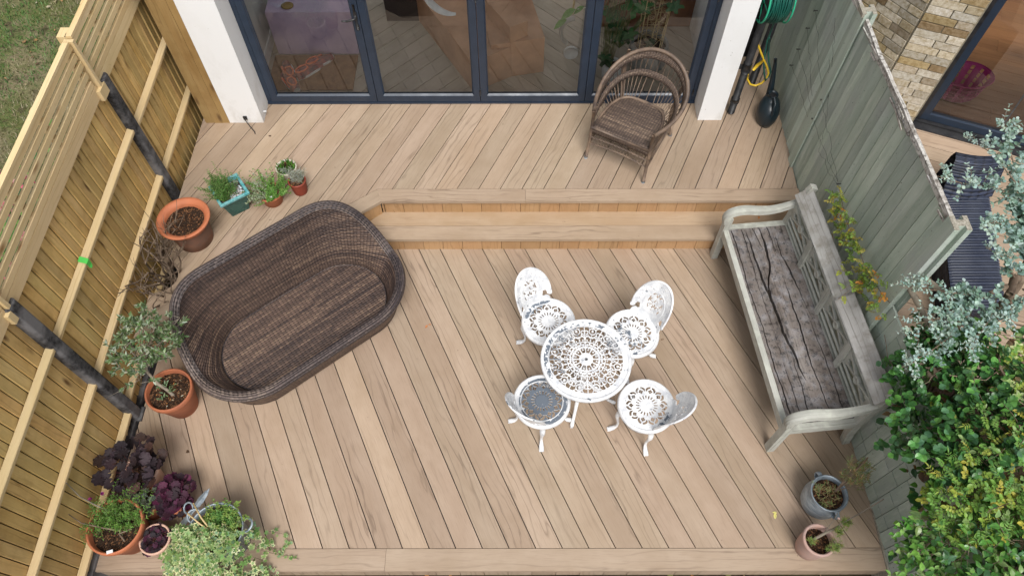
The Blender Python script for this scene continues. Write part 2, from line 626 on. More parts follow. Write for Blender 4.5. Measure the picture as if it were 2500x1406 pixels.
    def disc(self, c, r, z, n=32, col=(1, 1, 1), jit=0.0, sx=1, sy=1):
        v = [(c[0], c[1], z)]
        rings = 5
        for j in range(1, rings + 1):
            for k in range(n):
                a = 2 * PI * k / n
                rr = r * j / rings
                v.append((c[0] + rr * math.cos(a) * sx, c[1] + rr * math.sin(a) * sy, z + (random.uniform(-jit, jit) if j < rings else 0)))
        f = [(0, 1 + k, 1 + (k + 1) % n) for k in range(n)]
        for j in range(rings - 1):
            b = 1 + j * n
            for k in range(n):
                k2 = (k + 1) % n
                f.append((b + k, b + n + k, b + n + k2, b + k2))
        self.add(v, f, None, col, True)

    def build(self, name, mat, parent=None, loc=None, autosmooth=False):
        me = bpy.data.meshes.new(name)
        me.from_pydata(self.v, [], self.f)
        me.uv_layers.new(name='UVMap')
        nl = len(me.loops)
        me.uv_layers[0].data.foreach_set('uv', np.array([x for f in self.uv for q in f for x in q], dtype=np.float32)[:nl * 2])
        ca = me.color_attributes.new('Col', 'FLOAT_COLOR', 'CORNER')
        arr = np.empty((nl, 4), dtype=np.float32)
        i = 0
        for f, c in zip(self.f, self.c):
            arr[i:i + len(f), :3] = c
            i += len(f)
        arr[:, 3] = 1
        ca.data.foreach_set('color', arr.ravel())
        me.polygons.foreach_set('use_smooth', np.array(self.s, dtype=bool))
        mats = mat if isinstance(mat, (list, tuple)) else [mat]
        for m_ in mats:
            me.materials.append(m_)
        me.update()
        o = bpy.data.objects.new(name, me)
        COL.objects.link(o)
        if parent is not None:
            o.parent = parent
            if loc is None:
                o.matrix_parent_inverse = parent.matrix_basis.inverted()
        return o


def tag(o, label=None, cat=None, group=None, kind=None):
    if label:
        o['label'] = label
    if cat:
        o['category'] = cat
    if group:
        o['group'] = group
    if kind:
        o['kind'] = kind
    return o


def thing(name, label, cat, loc=(0, 0, 0), rz=0.0, group=None):
    o = bpy.data.objects.new(name, None)
    COL.objects.link(o)
    o.location = loc
    o.rotation_euler = (0, 0, rz)
    o.empty_display_size = 0.1
    bpy.context.view_layer.update()
    return tag(o, label, cat, group)


def bevel(o, width=0.004, seg=2):
    b = o.modifiers.new('bevel', 'BEVEL')
    b.width = width
    b.segments = seg
    b.limit_method = 'ANGLE'
    return o


def clip(poly, a, b, c):
    """keep a*x+b*y<=c"""
    out = []
    for i in range(len(poly)):
        p, q = poly[i], poly[(i + 1) % len(poly)]
        dp, dq = a * p[0] + b * p[1] - c, a * q[0] + b * q[1] - c
        if dp <= 0:
            out.append(p)
        if dp * dq < 0:
            t = dp / (dp - dq)
            out.append((p[0] + (q[0] - p[0]) * t, p[1] + (q[1] - p[1]) * t))
    return out


def clip_convex(poly, reg):
    """reg: CCW convex polygon"""
    for i in range(len(reg)):
        (x0, y0), (x1, y1) = reg[i], reg[(i + 1) % len(reg)]
        nx, ny = (y1 - y0), -(x1 - x0)
        poly = clip(poly, nx, ny, nx * x0 + ny * y0)
        if len(poly) < 3:
            return []
    # drop tiny duplicates
    out = []
    for p in poly:
        if not out or math.dist(p, out[-1]) > 1e-5:
            out.append(p)
    if len(out) > 2 and math.dist(out[0], out[-1]) < 1e-5:
        out.pop()
    return out if len(out) > 2 else []


def tone(a=0.86, b=1.12, hue=0.03):
    t = random.uniform(a, b)
    return (t * random.uniform(1 - hue, 1 + hue), t, t * random.uniform(1 - hue, 1 + hue))


# ================================================================ SETTING
UP = 0.40
TR = 0.20
PIT = 0.18
GAP = 0.0072
BANG = 0.4332  # board direction from Y axis


def deck_boards(mb, regs, x_at, y_ref, ang, z1, th=0.03):
    """boards run along (sin ang, cos ang); one seam passes (x_at, y_ref)"""
    dx, dy = math.sin(ang), math.cos(ang)
    nx, ny = math.cos(ang), -math.sin(ang)
    for i in range(-40, 48):
        o0 = i * PIT + GAP / 2
        o1 = (i + 1) * PIT - GAP / 2
        pts = []
        for o, t in ((o0, -9), (o1, -9), (o1, 9), (o0, 9)):
            pts.append((x_at + nx * o + dx * t, y_ref + ny * o + dy * t))
        area = sum(pts[k][0] * pts[(k + 1) % 4][1] - pts[(k + 1) % 4][0] * pts[k][1] for k in range(4))
        if area < 0:
            pts = pts[::-1]
        ou, ov = random.random() * 50, random.random() * 50
        c = tone(0.86, 1.11, 0.022)

        def uvf(x, y):
            rx, ry = x - x_at, y - y_ref
            return (rx * dx + ry * dy + ou, rx * nx + ry * ny + ov)
        for r in regs:
            q = clip_convex(pts, r)
            if q:
                mb.prism(q, z1 - th, z1, uvf, c)


# ---- lower deck
low = MB()
low_reg = [(-3.07, 1.168), (2.765, 1.168), (2.64, 3.86), (-1.62, 3.86), (-3.03, 2.80)]
deck_boards(low, [low_reg], -1.6217, 1.1772, -BANG, 0.0)
lower_deck = low.build('lower_deck', M['deck'])
tag(lower_deck, kind='structure')
und = MB()
und.prism([(-3.08, 1.02), (2.76, 1.02), (2.64, 3.87), (-1.62, 3.87), (-3.05, 2.80)], -0.12, -0.032)
u1 = und.build('deck_gap_shade_sheet', M['black'], lower_deck)  # added black sheet so the gaps between boards read as shade
# picture-frame board at the front edge, two lengths butted
fb = MB()
for x0, x1 in ((-3.10, -0.945), (-0.943, 2.77)):
    ou, ov, c = random.random() * 9, random.random() * 9, tone(0.95, 1.05, 0.015)
    fb.prism([(x0, 1.006), (x1, 1.006), (x1, 1.164), (x0, 1.164)], -0.03, 0.0, lambda x, y: (x + ou, y + ov), c)
o = fb.build('deck_edge_board', M['deck'], lower_deck)
bevel(o, 0.006, 3)
fr = MB()
x = -3.08
while x < 2.74:
    fr.obox((x + 0.0875, 1.024, -0.12), ((1, 0, 0), (0, 1, 0), (0, 0, 1)), (0.0875, 0.009, 0.085), 2, tone(0.9, 1.08, .02))
    x += 0.179
fr.build('deck_skirting', M['deck'], lower_deck)

# ---- upper deck
SL = math.tan(math.atan2(4.107 - 2.735, -1.195 + 3.05))
th = math.atan(SL)


def diag(x, off=0.0):
    return 4.107 + (x + 1.195) * SL + off / math.cos(th)


W = 0.142
XL = -3.045
XS = -2.84
up = MB()
MXI = -1.195 - W * math.tan(th / 2)
regs = [[(MXI, 4.107 + W), (2.61, 4.107 + W), (2.64, 5.42), (MXI, 5.42)],
        [(XS, diag(XS, W)), (MXI, 4.107 + W), (MXI, 5.42), (XS, 5.42)]]
# left column with a rounded cut-out for the shrub
ys = [diag(XL, W)]
hy, hr, hx = 3.30, 0.165, 0.20
N = 10
lev = [3.135 + 0.33 * k / N for k in range(N + 1)]


def bite(y):
    t = (y - hy) / hr
    return XL + hx * math.sqrt(max(0, 1 - t * t))


regs.append([(XL, diag(XL, W)), (XS, diag(XS, W)), (XS, 3.135), (XL, 3.135)])
for k in range(N):
    regs.append([(bite(lev[k]), lev[k]), (XS, lev[k]), (XS, lev[k + 1]), (bite(lev[k + 1]), lev[k + 1])])
regs.append([(XL, 3.465), (XS, 3.465), (XS, 5.42), (XL + 0.02, 5.42)])
regs.append([(2.0, 5.42), (2.64, 5.42), (2.66, 7.4), (2.0, 7.4)])
deck_boards(up, regs, -2.2014, 5.3066, BANG, UP)
upper_deck = up.build('upper_deck', M['deck'])
tag(upper_deck, kind='structure')
un = MB()
un.prism([(-1.19, 4.15), (2.60, 4.15), (2.64, 7.4), (2.0, 7.4), (2.0, 5.4), (-1.19, 5.4)], UP - 0.12, UP - 0.032)
un.prism([(-2.83, diag(-2.83, .04)), (-1.19, 4.145), (-1.19, 5.4), (-2.83, 5.4)], UP - 0.12, UP - 0.032)
un.build('deck_gap_shade_sheet', M['black'], upper_deck)  # black sheet added under the upper boards to darken their gaps
ed = MB()
ou, ov = 3.1, 5.2
for x0, x1 in ((None, 0.117), (0.119, 2.62)):
    ou, ov, c = random.random() * 9, random.random() * 9, tone(0.97, 1.05, .012)
    if x0 is None:
        mx = -1.195 - W * math.tan(th / 2)
        poly = [(-1.195, 4.107), (x1, 4.107), (x1, 4.107 + W - .004), (-1.195 - (W - .004) * math.tan(th / 2), 4.107 + W - .004)]
    else:
        poly = [(x0, 4.107), (x1, 4.107), (x1, 4.107 + W - .004), (x0, 4.107 + W - .004)]
    ed.prism(poly, UP - .033, UP, lambda x, y: (x + ou, y + ov), c)
ou, ov, c = 7.7, 2.2, tone(0.97, 1.03, .01)
ct, st = math.cos(th), math.sin(th)
mxi = -1.195 - (W - .004) * math.tan(th / 2)
poly = [(XL - .02, diag(XL - .02)), (-1.1955, 4.1066), (mxi - .0006, 4.107 + W - .004), (XL - .02, diag(XL - .02, W - .004))]
ed.prism(poly, UP - .033, UP, lambda x, y: (x * ct + y * st + ou, -x * st + y * ct + ov), c)
o = ed.build('deck_edge_board', M['deck'], upper_deck)
bevel(o, 0.006, 3)
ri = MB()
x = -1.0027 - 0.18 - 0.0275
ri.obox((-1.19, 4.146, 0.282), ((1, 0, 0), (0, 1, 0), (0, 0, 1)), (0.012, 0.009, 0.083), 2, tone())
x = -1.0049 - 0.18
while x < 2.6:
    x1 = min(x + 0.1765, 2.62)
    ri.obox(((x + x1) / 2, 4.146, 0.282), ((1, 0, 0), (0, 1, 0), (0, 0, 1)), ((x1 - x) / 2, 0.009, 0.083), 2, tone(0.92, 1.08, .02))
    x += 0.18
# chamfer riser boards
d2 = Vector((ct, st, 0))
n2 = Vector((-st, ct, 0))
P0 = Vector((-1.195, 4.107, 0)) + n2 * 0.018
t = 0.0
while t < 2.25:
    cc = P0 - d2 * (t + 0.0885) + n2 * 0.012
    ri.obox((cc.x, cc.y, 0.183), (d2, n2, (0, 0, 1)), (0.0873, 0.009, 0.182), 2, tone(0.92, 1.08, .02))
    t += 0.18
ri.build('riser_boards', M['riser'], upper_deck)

# ---- intermediate step
stp = MB()


def uv_off():
    a, b = random.random() * 9, random.random() * 9
    return lambda x, y: (x + a, y + b)


stp.prism([(diag and -1.58, 3.826), (2.635, 3.826), (2.625, 3.977), (-1.37, 3.977)], TR - .033, TR, uv_off(), (1.02, 1.02, 1.0))

step = stp.build('deck_step', M['deck'])
tag(step, kind='structure')
bevel(step, 0.006, 3)
st2 = MB()
st2.prism([(-1.37, 3.981), (2.625, 3.981), (2.62, 4.137), (-1.21, 4.137)], TR - .033, TR, uv_off(), (0.97, 1.16, 1.5))  # rear tread coloured warm too, for bounced light in the inner corner
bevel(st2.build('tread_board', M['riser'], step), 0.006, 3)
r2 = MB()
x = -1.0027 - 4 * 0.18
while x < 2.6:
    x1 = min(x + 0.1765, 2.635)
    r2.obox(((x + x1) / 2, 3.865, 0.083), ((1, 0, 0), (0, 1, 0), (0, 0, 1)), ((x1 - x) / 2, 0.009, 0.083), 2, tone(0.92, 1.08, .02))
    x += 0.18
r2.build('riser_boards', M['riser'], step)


# ---- ground: one sheet, with soil in front of the deck
def groundmat():
    k = NT('garden_earth')
    o_ = k.obj()
    n = k.noise(o_, 40, 6, 0.7)
    n2 = k.noise(o_, 1.6, 3)
    c = k.mix(k.map(n, 0.35, 0.7), (0.018, 0.011, 0.008), (0.085, 0.055, 0.035))
    c = k.mix(k.map(n2, 0.45, 0.6), c, (0.05, 0.04, 0.02))
    k.bump(n, 0.8, 0.02)
    return k.out(c, 0.95, spec=0.15)


M['earth'] = groundmat()
g = MB()
g.add([(-60, -60, -0.26), (60, -60, -0.26), (60, 60, -0.26), (-60, 60, -0.26)], [(0, 1, 2, 3)])
tag(g.build('ground', M['earth']), kind='structure')


def lawnmat():
    k = NT('patchy_lawn')
    o_ = k.obj()
    n = k.noise(o_, 1.7, 5, 0.65)
    n2 = k.noise(o_, 32, 5, 0.7)
    g1 = k.mix(k.map(n2, 0.35, 0.65), (0.07, 0.105, 0.03), (0.15, 0.15, 0.06))
    d1 = k.mix(k.map(n2, 0.35, 0.65), (0.14, 0.12, 0.07), (0.27, 0.225, 0.14))
    c = k.mix(k.map(n, 0.42, 0.6), g1, d1)
    c = k.mix(k.math('MULTIPLY', k.map(k.noise(o_, 5.5, 4, .7), 0.55, 0.68), .8), c, (0.06, 0.04, 0.028))
    k.bump(n2, 0.8, 0.02)
    return k.out(c, 0.9, spec=0.15)


M['lawn'] = lawnmat()
g = MB()
g.prism([(-14, -3), (-3.16, -3), (-3.16, 14), (-14, 14)], -0.2, -0.10)
lawn = tag(g.build('lawn', M['lawn']), kind='structure')
# grass blades and fallen bits on the neighbour's lawn
gr = MB()
from mathutils import noise as mn
pts = RNG.random((52000, 2)) * np.array([4.2, 6.6]) + np.array([-7.4, 2.6])
for (x, y) in pts:
    nz = mn.fractal((x * 0.9, y * 0.9, 3.1), 1.0, 2.0, 4)
    dry = nz + random.uniform(-0.14, 0.14) > 0.0
    hh = random.uniform(0.015, 0.045)
    if dry:
        c = random.choice(((0.30, 0.26, 0.16), (0.22, 0.19, 0.11), (0.16, 0.16, 0.07), (0.36, 0.31, 0.21)))
    else:
        c = random.choice(((0.06, 0.15, 0.03), (0.09, 0.21, 0.045), (0.12, 0.24, 0.06), (0.04, 0.10, 0.02), (0.17, 0.22, 0.08)))
    a = random.uniform(0, 2 * PI)
    ca, sa = math.cos(a), math.sin(a)
    wd = random.uniform(0.003, 0.0065)
    ln = random.uniform(0.3, 1.5) * hh
    gr.add([(x - sa * wd, y + ca * wd, -0.1), (x + sa * wd, y - ca * wd, -0.1), (x + ca * ln, y + sa * ln, -0.1 + hh)], [(0, 1, 2)], None, c)
tag(gr.build('grass', M['leaf']), kind='stuff')
LAWN_LEAVES = [(-7.2 + 3.9 * random.random(), 3.0 + 6.0 * random.random()) for _ in range(240)]

# ================================================================ HOUSE
house = thing('house', 'white rendered house end with dark framed glass doors onto the upper deck', 'house', (0, 5.3, UP))
HT = 2.75
pr = MB()
pr.box(-2.755, -2.425, 5.078, 5.60, UP, HT)
o = pr.build('wall_pier', M['white'], house)
bevel(o, 0.006, 2)
pr = MB()
pr.box(1.808, 2.04, 5.10, 5.60, UP, HT)
o = pr.build('wall_pier', M['white'], house)
bevel(o, 0.006, 2)
pr = MB()
pr.box(-2.757, 2.042, 5.076, 5.60, HT, 3.35)
pr.build('lintel', M['white'], house)
pr = MB()
pr.box(1.90, 2.02, 5.6, 8.0, -0.1, 3.35)
pr.box(2.02, 2.75, 7.4, 7.5, -0.1, 3.35)
pr.build('side_wall', M['white'], house)

# doors
DX = [-2.425, -1.333, -0.313, 0.714, 1.806]
DY = 5.335
sill = MB()
sill.box(-2.425, 1.806, DY - 0.012, DY + 0.075, UP + 0.001, UP + 0.022)
sill.box(-2.425, -2.385, DY + 0.002, DY + 0.07, UP + 0.022, HT)
sill.box(1.766, 1.806, DY + 0.002, DY + 0.07, UP + 0.022, HT)
sill.box(-2.385, 1.766, DY + 0.002, DY + 0.07, HT - .05, HT)
o = sill.build('door_frame', M['frame'], house)
bevel(o, 0.003, 2)
for i in range(4):
    a = DX[i] + (0.046 if i == 0 else 0.003)
    b = DX[i + 1] - (0.046 if i == 3 else 0.003)
    z0, z1 = UP + 0.028, HT - 0.055
    sw = 0.062
    dm = MB()
    y0, y1 = DY - 0.006, DY + 0.058
    dm.box(a, a + sw, y0, y1, z0, z1, 2)
    dm.box(b - sw, b, y0, y1, z0, z1, 2)
    dm.box(a + sw, b - sw, y0, y1, z0, z0 + 0.07, 0)
    dm.box(a + sw, b - sw, y0, y1, z1 - 0.07, z1, 0)
    # glazing beads, bevelled towards the pane
    leafo = dm.build('door_leaf', M['frame'], house)
    bevel(leafo, 0.004, 2)
    gb = MB()
    xi0, xi1, zi0, zi1 = a + sw, b - sw, z0 + 0.07, z1 - 0.07
    bw = 0.014
    o_ = [(xi0, y0 + .006, zi0), (xi1, y0 + .006, zi0), (xi1, y0 + .006, zi1), (xi0, y0 + .006, zi1)]
    n_ = [(xi0 + bw, y0 + .024, zi0 + bw), (xi1 - bw, y0 + .024, zi0 + bw), (xi1 - bw, y0 + .024, zi1 - bw), (xi0 + bw, y0 + .024, zi1 - bw)]
    gb.add(o_ + n_, [(k, (k + 1) % 4, 4 + (k + 1) % 4, 4 + k) for k in range(4)])
    gb.build('glazing_bead', M['frame'], leafo)
    gp = MB()
    gp.add([(xi0 + .001, y0 + .03, zi0 + .001), (xi1 - .001, y0 + .03, zi0 + .001), (xi1 - .001, y0 + .03, zi1), (xi0 + .001, y0 + .03, zi1)], [(0, 1, 2, 3)])
    gp.build('pane', M['glass'], leafo)
    if i == 0:
        hd = MB()
        hd.tube([(b - .033, y0 - .002, 1.56), (b - .033, y0 - .002, 1.30)], 0.011, 10)
        hd.obox((b - .031, y0 - .005, 1.445), ((1, 0, 0), (0, 1, 0), (0, 0, 1)), (.015, .005, .04), 2)
        hd.obox((b - .031, y0 - .005, 1.325), ((1, 0, 0), (0, 1, 0), (0, 0, 1)), (.014, .005, .028), 2)
        hd.tube([(b - .031, y0 - .005, 1.445), (b - .031, y0 - .05, 1.445), (b - .05, y0 - .056, 1.443), (b - .10, y0 - .056, 1.428), (b - .15, y0 - .05, 1.424)], [.009, .009, .010, .010, .008], 10)
        hd.build('door_handle', M['black'], leafo)
        hk = MB()
        hk.tube([(b - .031, y0 - .012, 1.325), (b - .031, y0 - .004, 1.325)], 0.007, 10)
        hk.build('key_cylinder', M['galv'], leafo)
# hinges
for xh in (DX[2], DX[4] - 0.043):
    for zz in (0.55, 1.62):
        hm = MB()
        hm.tube([(xh, DY - .014, zz - .035), (xh, DY - .014, zz + .035)], 0.008, 8)
        hm.build('door_hinge', M['black'], house)
# cabin hook on the left pier, white pipe stub
hk = MB()
hk.obox((-2.585, 5.072, 0.47), ((1, 0, 0), (0, 1, 0), (0, 0, 1)), (.018, .006, .02), 2)
hk.tube([(-2.585, 5.066, 0.47), (-2.583, 5.05, 0.465), (-2.53, 4.99, 0.43), (-2.487, 4.945, 0.415), (-2.482, 4.925, 0.405)], 0.0045, 7)
hk.build('cabin_hook', M['black'], house)
hk = MB()
hk.tube([(-2.426, 5.16, 0.47), (-2.395, 5.16, 0.468)], 0.007, 8)
hk.build('overflow_pipe', M['paper'], house)

# ================================================================ LEFT TIMBER FENCE
fence = thing('timber_fence', 'new pale timber fence with slatted trellis top and dark concrete posts', 'fence', (-3.1, 2.2, -0.1))
FX = -3.10
posts_y = [0.33, 2.225, 4.195]
bays = [(0.39, 2.165), (2.285, 4.135), (4.255, 5.24)]
for bi, (ya, yb) in enumerate(bays):
    fbm = MB()
    y = ya - 0.005
    while y < yb:
        wv = 0.112
        # featheredge: one edge proud of the next
        cx = FX - 0.012
        tl = math.radians(7)
        ax = ((-math.sin(tl), math.cos(tl), 0), (math.cos(tl), math.sin(tl), 0), (0, 0, 1))
        z1 = 1.785 + random.uniform(-.004, .004)
        z0 = -0.02
        fbm.obox((cx + random.uniform(-.002, .002), y + 0.055, (z0 + z1) / 2), ((0, 0, 1), ax[0], ax[1]),
                 ((z1 - z0) / 2, 0.0385, 0.007), 0, tone(0.80, 1.16, 0.05))
        y += 0.086
    fbm.box(FX - .042, FX - .034, ya - .02, yb + .01, -.02, 1.77, 2, (.22, .22, .22))  # added dark sheet, paints the contact shadow between the boards
    fbm.build('featheredge_boards', M['fence'], fence)
    for k, zz in enumerate((1.245, 0.685, 0.115)):
        if zz < 0.3 and bi == 2:
            continue
        if bi == 1 and zz < .3:
            zz = 0.17
        rm = MB()
        z = zz + (0.02 if bi != 2 else -0.01) + random.uniform(-.01, .01)
        prof = [(0.0, -0.034), (0.040, -0.026), (0.044, 0.010), (0.0, 0.036)]
        e0, e1 = ya - 0.03, yb + 0.03
        ou, ov = random.random() * 9, random.random() * 9
        v, uv = [], []
        for yy in (e0, e1):
            for j, (px, pz) in enumerate(prof):
                v.append((FX + px, yy, z + pz + (0.006 if yy == e1 else 0)))
                uv.append((yy + ou, ov + j * 0.05))
        f = [(j, (j + 1) % 4, 4 + (j + 1) % 4, 4 + j) for j in range(4)]
        f = [q[::-1] for q in f] + [(3, 2, 1, 0)[::-1], (4, 5, 6, 7)[::-1]]
        rm.add(v, f, uv, tone(.95, 1.08, .02))
        o = rm.build('arris_rail', M['rail'], fence)
        bevel(o, 0.006, 2)
# dark concrete posts, bevelled
for py in posts_y:
    pm = MB()
    z0, z1 = -0.2, 1.80
    wy, wx = 0.052, 0.055
    sec = [(-wx, -wy), (wx - .02, -wy), (wx, -wy + .016), (wx, wy - .016), (wx - .02, wy), (-wx, wy)]
    v, uv = [], []
    L = 0
    for j, (a, b) in enumerate(sec):
        v += [(FX + 0.0 + a, py + b, z0), (FX + 0.0 + a, py + b, z1 - 0.0)]
        uv += [(0, j * .05), (2, j * .05)]
    f = [(2 * j, 2 * ((j + 1) % 6), 2 * ((j + 1) % 6) + 1, 2 * j + 1) for j in range(6)]
    f.append(tuple(2 * j + 1 for j in range(6)))
    pm.add(v, f, uv)
    # foot haunch
    pm.box(FX - .04, FX + .075, py - .06, py + .06, -0.2, 0.02 if py < 3 else 0.3)
    o = pm.build('concrete_post', M['post'], fence)
    bevel(o, 0.008, 2)
for (ya, yb) in bays:
    gm = MB()
    gm.box(FX - 0.03, FX + 0.035, ya - .03, yb + .03, -0.22, 0.025)
    o = gm.build('gravel_board', M['post'], fence)
    bevel(o, 0.006, 2)
# trellis panels on top
TX = FX + 0.0
for (ya, yb) in ((0.10, 2.18), (2.235, 4.075), (4.14, 5.28)):
    tm = MB()
    # bottom capping board
    tm.obox((TX + .012, (ya + yb) / 2, 1.775), ((0, 1, 0), (1, 0, 0), (0, 0, 1)), ((yb - ya) / 2, .011, .048), 0, tone(.98, 1.1, .02))
    for k in range(5):
        z = 1.852 + k * 0.081
        tm.obox((TX + .012, (ya + yb) / 2 + random.uniform(-.015, .015), z + random.uniform(-.003, .003)), ((0, 1, 0), (1, 0, 0), (0, 0, 1)),
                ((yb - ya) / 2, .0105, .0235), 0, tone(.98, 1.14, .02))
    y = ya + .03
    while y < yb:
        tm.obox((TX - .022, y, 1.985), ((0, 0, 1), (0, 1, 0), (1, 0, 0)), (.215, .022, .0125), 0, tone(.96, 1.08, .02))
        y += (yb - ya - .06) / 3
    tm.obox((TX + .005, (ya + yb) / 2, 2.205), ((0, 1, 0), (1, 0, 0), (0, 0, 1)), ((yb - ya) / 2, .02, .011), 0, tone(1.05, 1.14, .02))
    o = tm.build('trellis_panel', M['rail'], fence)
    bevel(o, 0.003, 1)
for py in (4.107, 2.207):
    bm_ = MB()
    bm_.obox((TX + .012, py, 1.97), ((0, 0, 1), (0, 1, 0), (1, 0, 0)), (.235, .014, .034), 0, tone(1.0, 1.1, .02))
    bm_.obox((TX + .02, py - .01, 1.745), ((0, 0, 1), (0, 1, 0), (1, 0, 0)), (.045, .055, .03), 0, tone(1.0, 1.1, .02))
    o = bm_.build('trellis_batten', M['rail'], fence)
    bevel(o, 0.003, 1)
bm_ = MB()
bm_.obox((TX - .04, 4.20, 2.17), ((0, 1, 0), (1, 0, 0), (0, 0, 1)), (.05, .05, .03), 0, tone(1.05, 1.12, .02))
bm_.build('post_cap_block', M['rail'], fence)
# green tape wrapped round a rail
tp = MB()
zz = 1.265
tp.add([(FX + .003, 2.86, zz + .046), (FX + .003, 2.905, zz + .046), (FX + .0535, 2.905, zz + .016), (FX + .0535, 2.86, zz + .016),
        (FX + .0500, 2.862, zz - .033), (FX + .0500, 2.903, zz - .033), (FX + .055, 2.87, zz - .055), (FX + .055, 2.89, zz - .05)],
       [(0, 1, 2, 3), (3, 2, 5, 4), (4, 5, 7, 6)])
M['tape'] = plain('lime_green_tape', (0.10, 0.62, 0.10), 0.5)
o = tp.build('tape', M['tape'])
so = o.modifiers.new('solid', 'SOLIDIFY')
so.thickness = 0.0015
so.offset = 1
tag(o, 'strip of bright green tape wrapped round a fence rail', 'tape')

# timber closing panel against the house
pan = MB()
x = -2.99
zt = 2.2
for (wd, dz) in ((0.088, 0), (0.085, 0.01), (0.062, 0)):
    pan.obox((x + wd / 2, 5.085 + random.uniform(-.003, .003), (UP + zt) / 2), ((0, 0, 1), (1, 0, 0), (0, 1, 0)), ((zt - UP) / 2, wd / 2 - .0008, .012), 0, tone(.9, 1.06, .03))
    x += wd
o = pan.build('timber_screen', M['board'])
bevel(o, 0.003, 1)
tag(o, 'rough brown timber boards standing upright beside the left white pier', 'screen')
# added dark board, stands in for the shade in the gap
pm = MB()
pm.box(-3.09, -2.70, 5.30, 5.36, -0.1, 2.3)
pm.build('gap_shade_board', M['post'], fence)

# ================================================================ RIGHT PAINTED FENCE
rf = thing('painted_fence', 'old sage green painted board fence with weathered capping behind the bench', 'fence', (2.68, 3.5, -0.1))
GX = 2.665


def gx(y):
    # fence line wanders slightly
    return 2.62 + 0.13 * max(0.0, min(1.0, (4.2 - y) / 3.2))


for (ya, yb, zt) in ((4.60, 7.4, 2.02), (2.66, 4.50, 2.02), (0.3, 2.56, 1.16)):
    gm = MB()
    y = ya
    i = 0
    while y < yb:
        wv = random.uniform(.098, .118)
        tl = math.radians(5)
        d = (math.sin(tl) * -1, math.cos(tl), 0)
        nrm = (math.cos(tl), math.sin(tl), 0)
        t_ = tone(0.80, 1.16, .02)
        if zt < 1.9:
            # lower section: boards patched from short lengths
            z = -0.1
            while z < zt:
                hh = random.uniform(.16, .33)
                z2 = min(z + hh, zt)
                gm.obox((gx(y) + .01, y + wv / 2, (z + z2) / 2), ((0, 0, 1), d, nrm), ((z2 - z) / 2 - .0035, wv / 2 - .003, .008), 0, tone(0.85, 1.08, .02))
                z = z2
            gm.obox((gx(y) + .03, y + wv / 2, zt / 2 - .06), ((0, 0, 1), (0, 1, 0), (1, 0, 0)), (zt / 2, wv / 2, .005), 0, (.4, .4, .4))  # added dark backing, colours the joints as if shaded
        else:
            ztop = zt - random.uniform(0, .03)
            gm.obox((gx(y) + .01 + random.uniform(-.002, .002), y + wv / 2, (ztop - .1) / 2), ((0, 0, 1), d, nrm), ((ztop + .1) / 2, wv / 2 - .0045, .009), 0, t_)
            gm.obox((gx(y) + .045, y + wv, (ztop - .1) / 2), ((0, 0, 1), (0, 1, 0), (1, 0, 0)), ((ztop + .1) / 2 - .01, .03, .005), 0, (.3, .3, .3))  # added dark strip standing in for shade in the seam
        y += wv
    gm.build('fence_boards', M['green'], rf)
for py, zt in ((4.55, 2.10), (2.61, 2.09)):
    pm = MB()
    # H-section concrete post
    xx = gx(py)
    pm.box(xx - (.045 if py < 3 else .026), xx - .012, py - .055, py + .055, -.2, zt)
    pm.box(xx - .012, xx + .032, py - .022, py + .022, -.2, zt)
    pm.box(xx + .032, xx + .065, py - .055, py + .055, -.2, zt)
    o = pm.build('post', M['green'], rf)
    bevel(o, .004, 1)
    cp = MB()
    z = zt + .002
    for q in ((xx - .044, xx - .013, py - .053, py + .053), (xx - .013, xx + .033, py - .021, py + .021), (xx + .033, xx + .064, py - .053, py + .053)):
        cp.box(q[0], q[1], q[2], q[3], z - .03, z + .004)
    cp.build('post_top', M['oldconc'], rf)
# weathered capping strip, splintered
for ya, yb in ((4.62, 7.4), (2.67, 4.5)):
    cm = MB()
    n = 60
    v = []
    uv = []
    for i in range(n + 1):
        y = ya + (yb - ya) * i / n
        j1 = mn.noise((y * 3, 1.3, 0)) * .005 + abs(mn.noise((y * 37, 1.3, 0))) * .004
        j2 = mn.noise((y * 5, 7.3, 0)) * .003 + abs(mn.noise((y * 41, 3.3, 0))) * .004 - .014
        x0, x1 = gx(y) - .006 - j1, gx(y) + .030 + j2
        z1 = 2.055 + mn.noise((y * 4, 0, 4)) * .008
        v += [(x0, y, z1 - .045), (x0, y, z1), (x1, y, z1 + .004), (x1, y, z1 - .045)]
        uv += [(y, .1), (y, .13), (y, .18), (y, .22)]
    f = []
    for i in range(n):
        for j in range(4):
            j2 = (j + 1) % 4
            f.append((4 * i + j, 4 * (i + 1) + j, 4 * (i + 1) + j2, 4 * i + j2)[::-1])
    f += [(0, 1, 2, 3), tuple(4 * n + j for j in range(4))[::-1]]
    cm.add(v, f, uv)
    for k in range(14):
        y = random.uniform(ya, yb - .1)
        cm.obox((gx(y) - .008 + random.uniform(-.004, .006), y, 2.01 + random.uniform(-.03, .02)), ((random.uniform(-.15, .05), 1, random.uniform(-.05, .05)), (0, 0, 1), (1, 0, 0)),
                (random.uniform(.04, .12), .007, .004), 0, tone(.7, 1.1, .04))
    cm.build('capping_strip', wood('splintered_capping', (0.40, 0.37, 0.33), (0.10, 0.08, 0.06), (0.66, 0.65, 0.62), ring=120, amp=14, contrast=.8, rough=.9, bump=.8, stain=(0.12, .08, .06), stain_amt=.5, stain_scale=22), rf)
# concrete footing along the base
fm = MB()
fm.box(2.735, 2.80, 0.3, 2.55, -.3, .02)
fm.build('footing', M['oldconc'], rf)

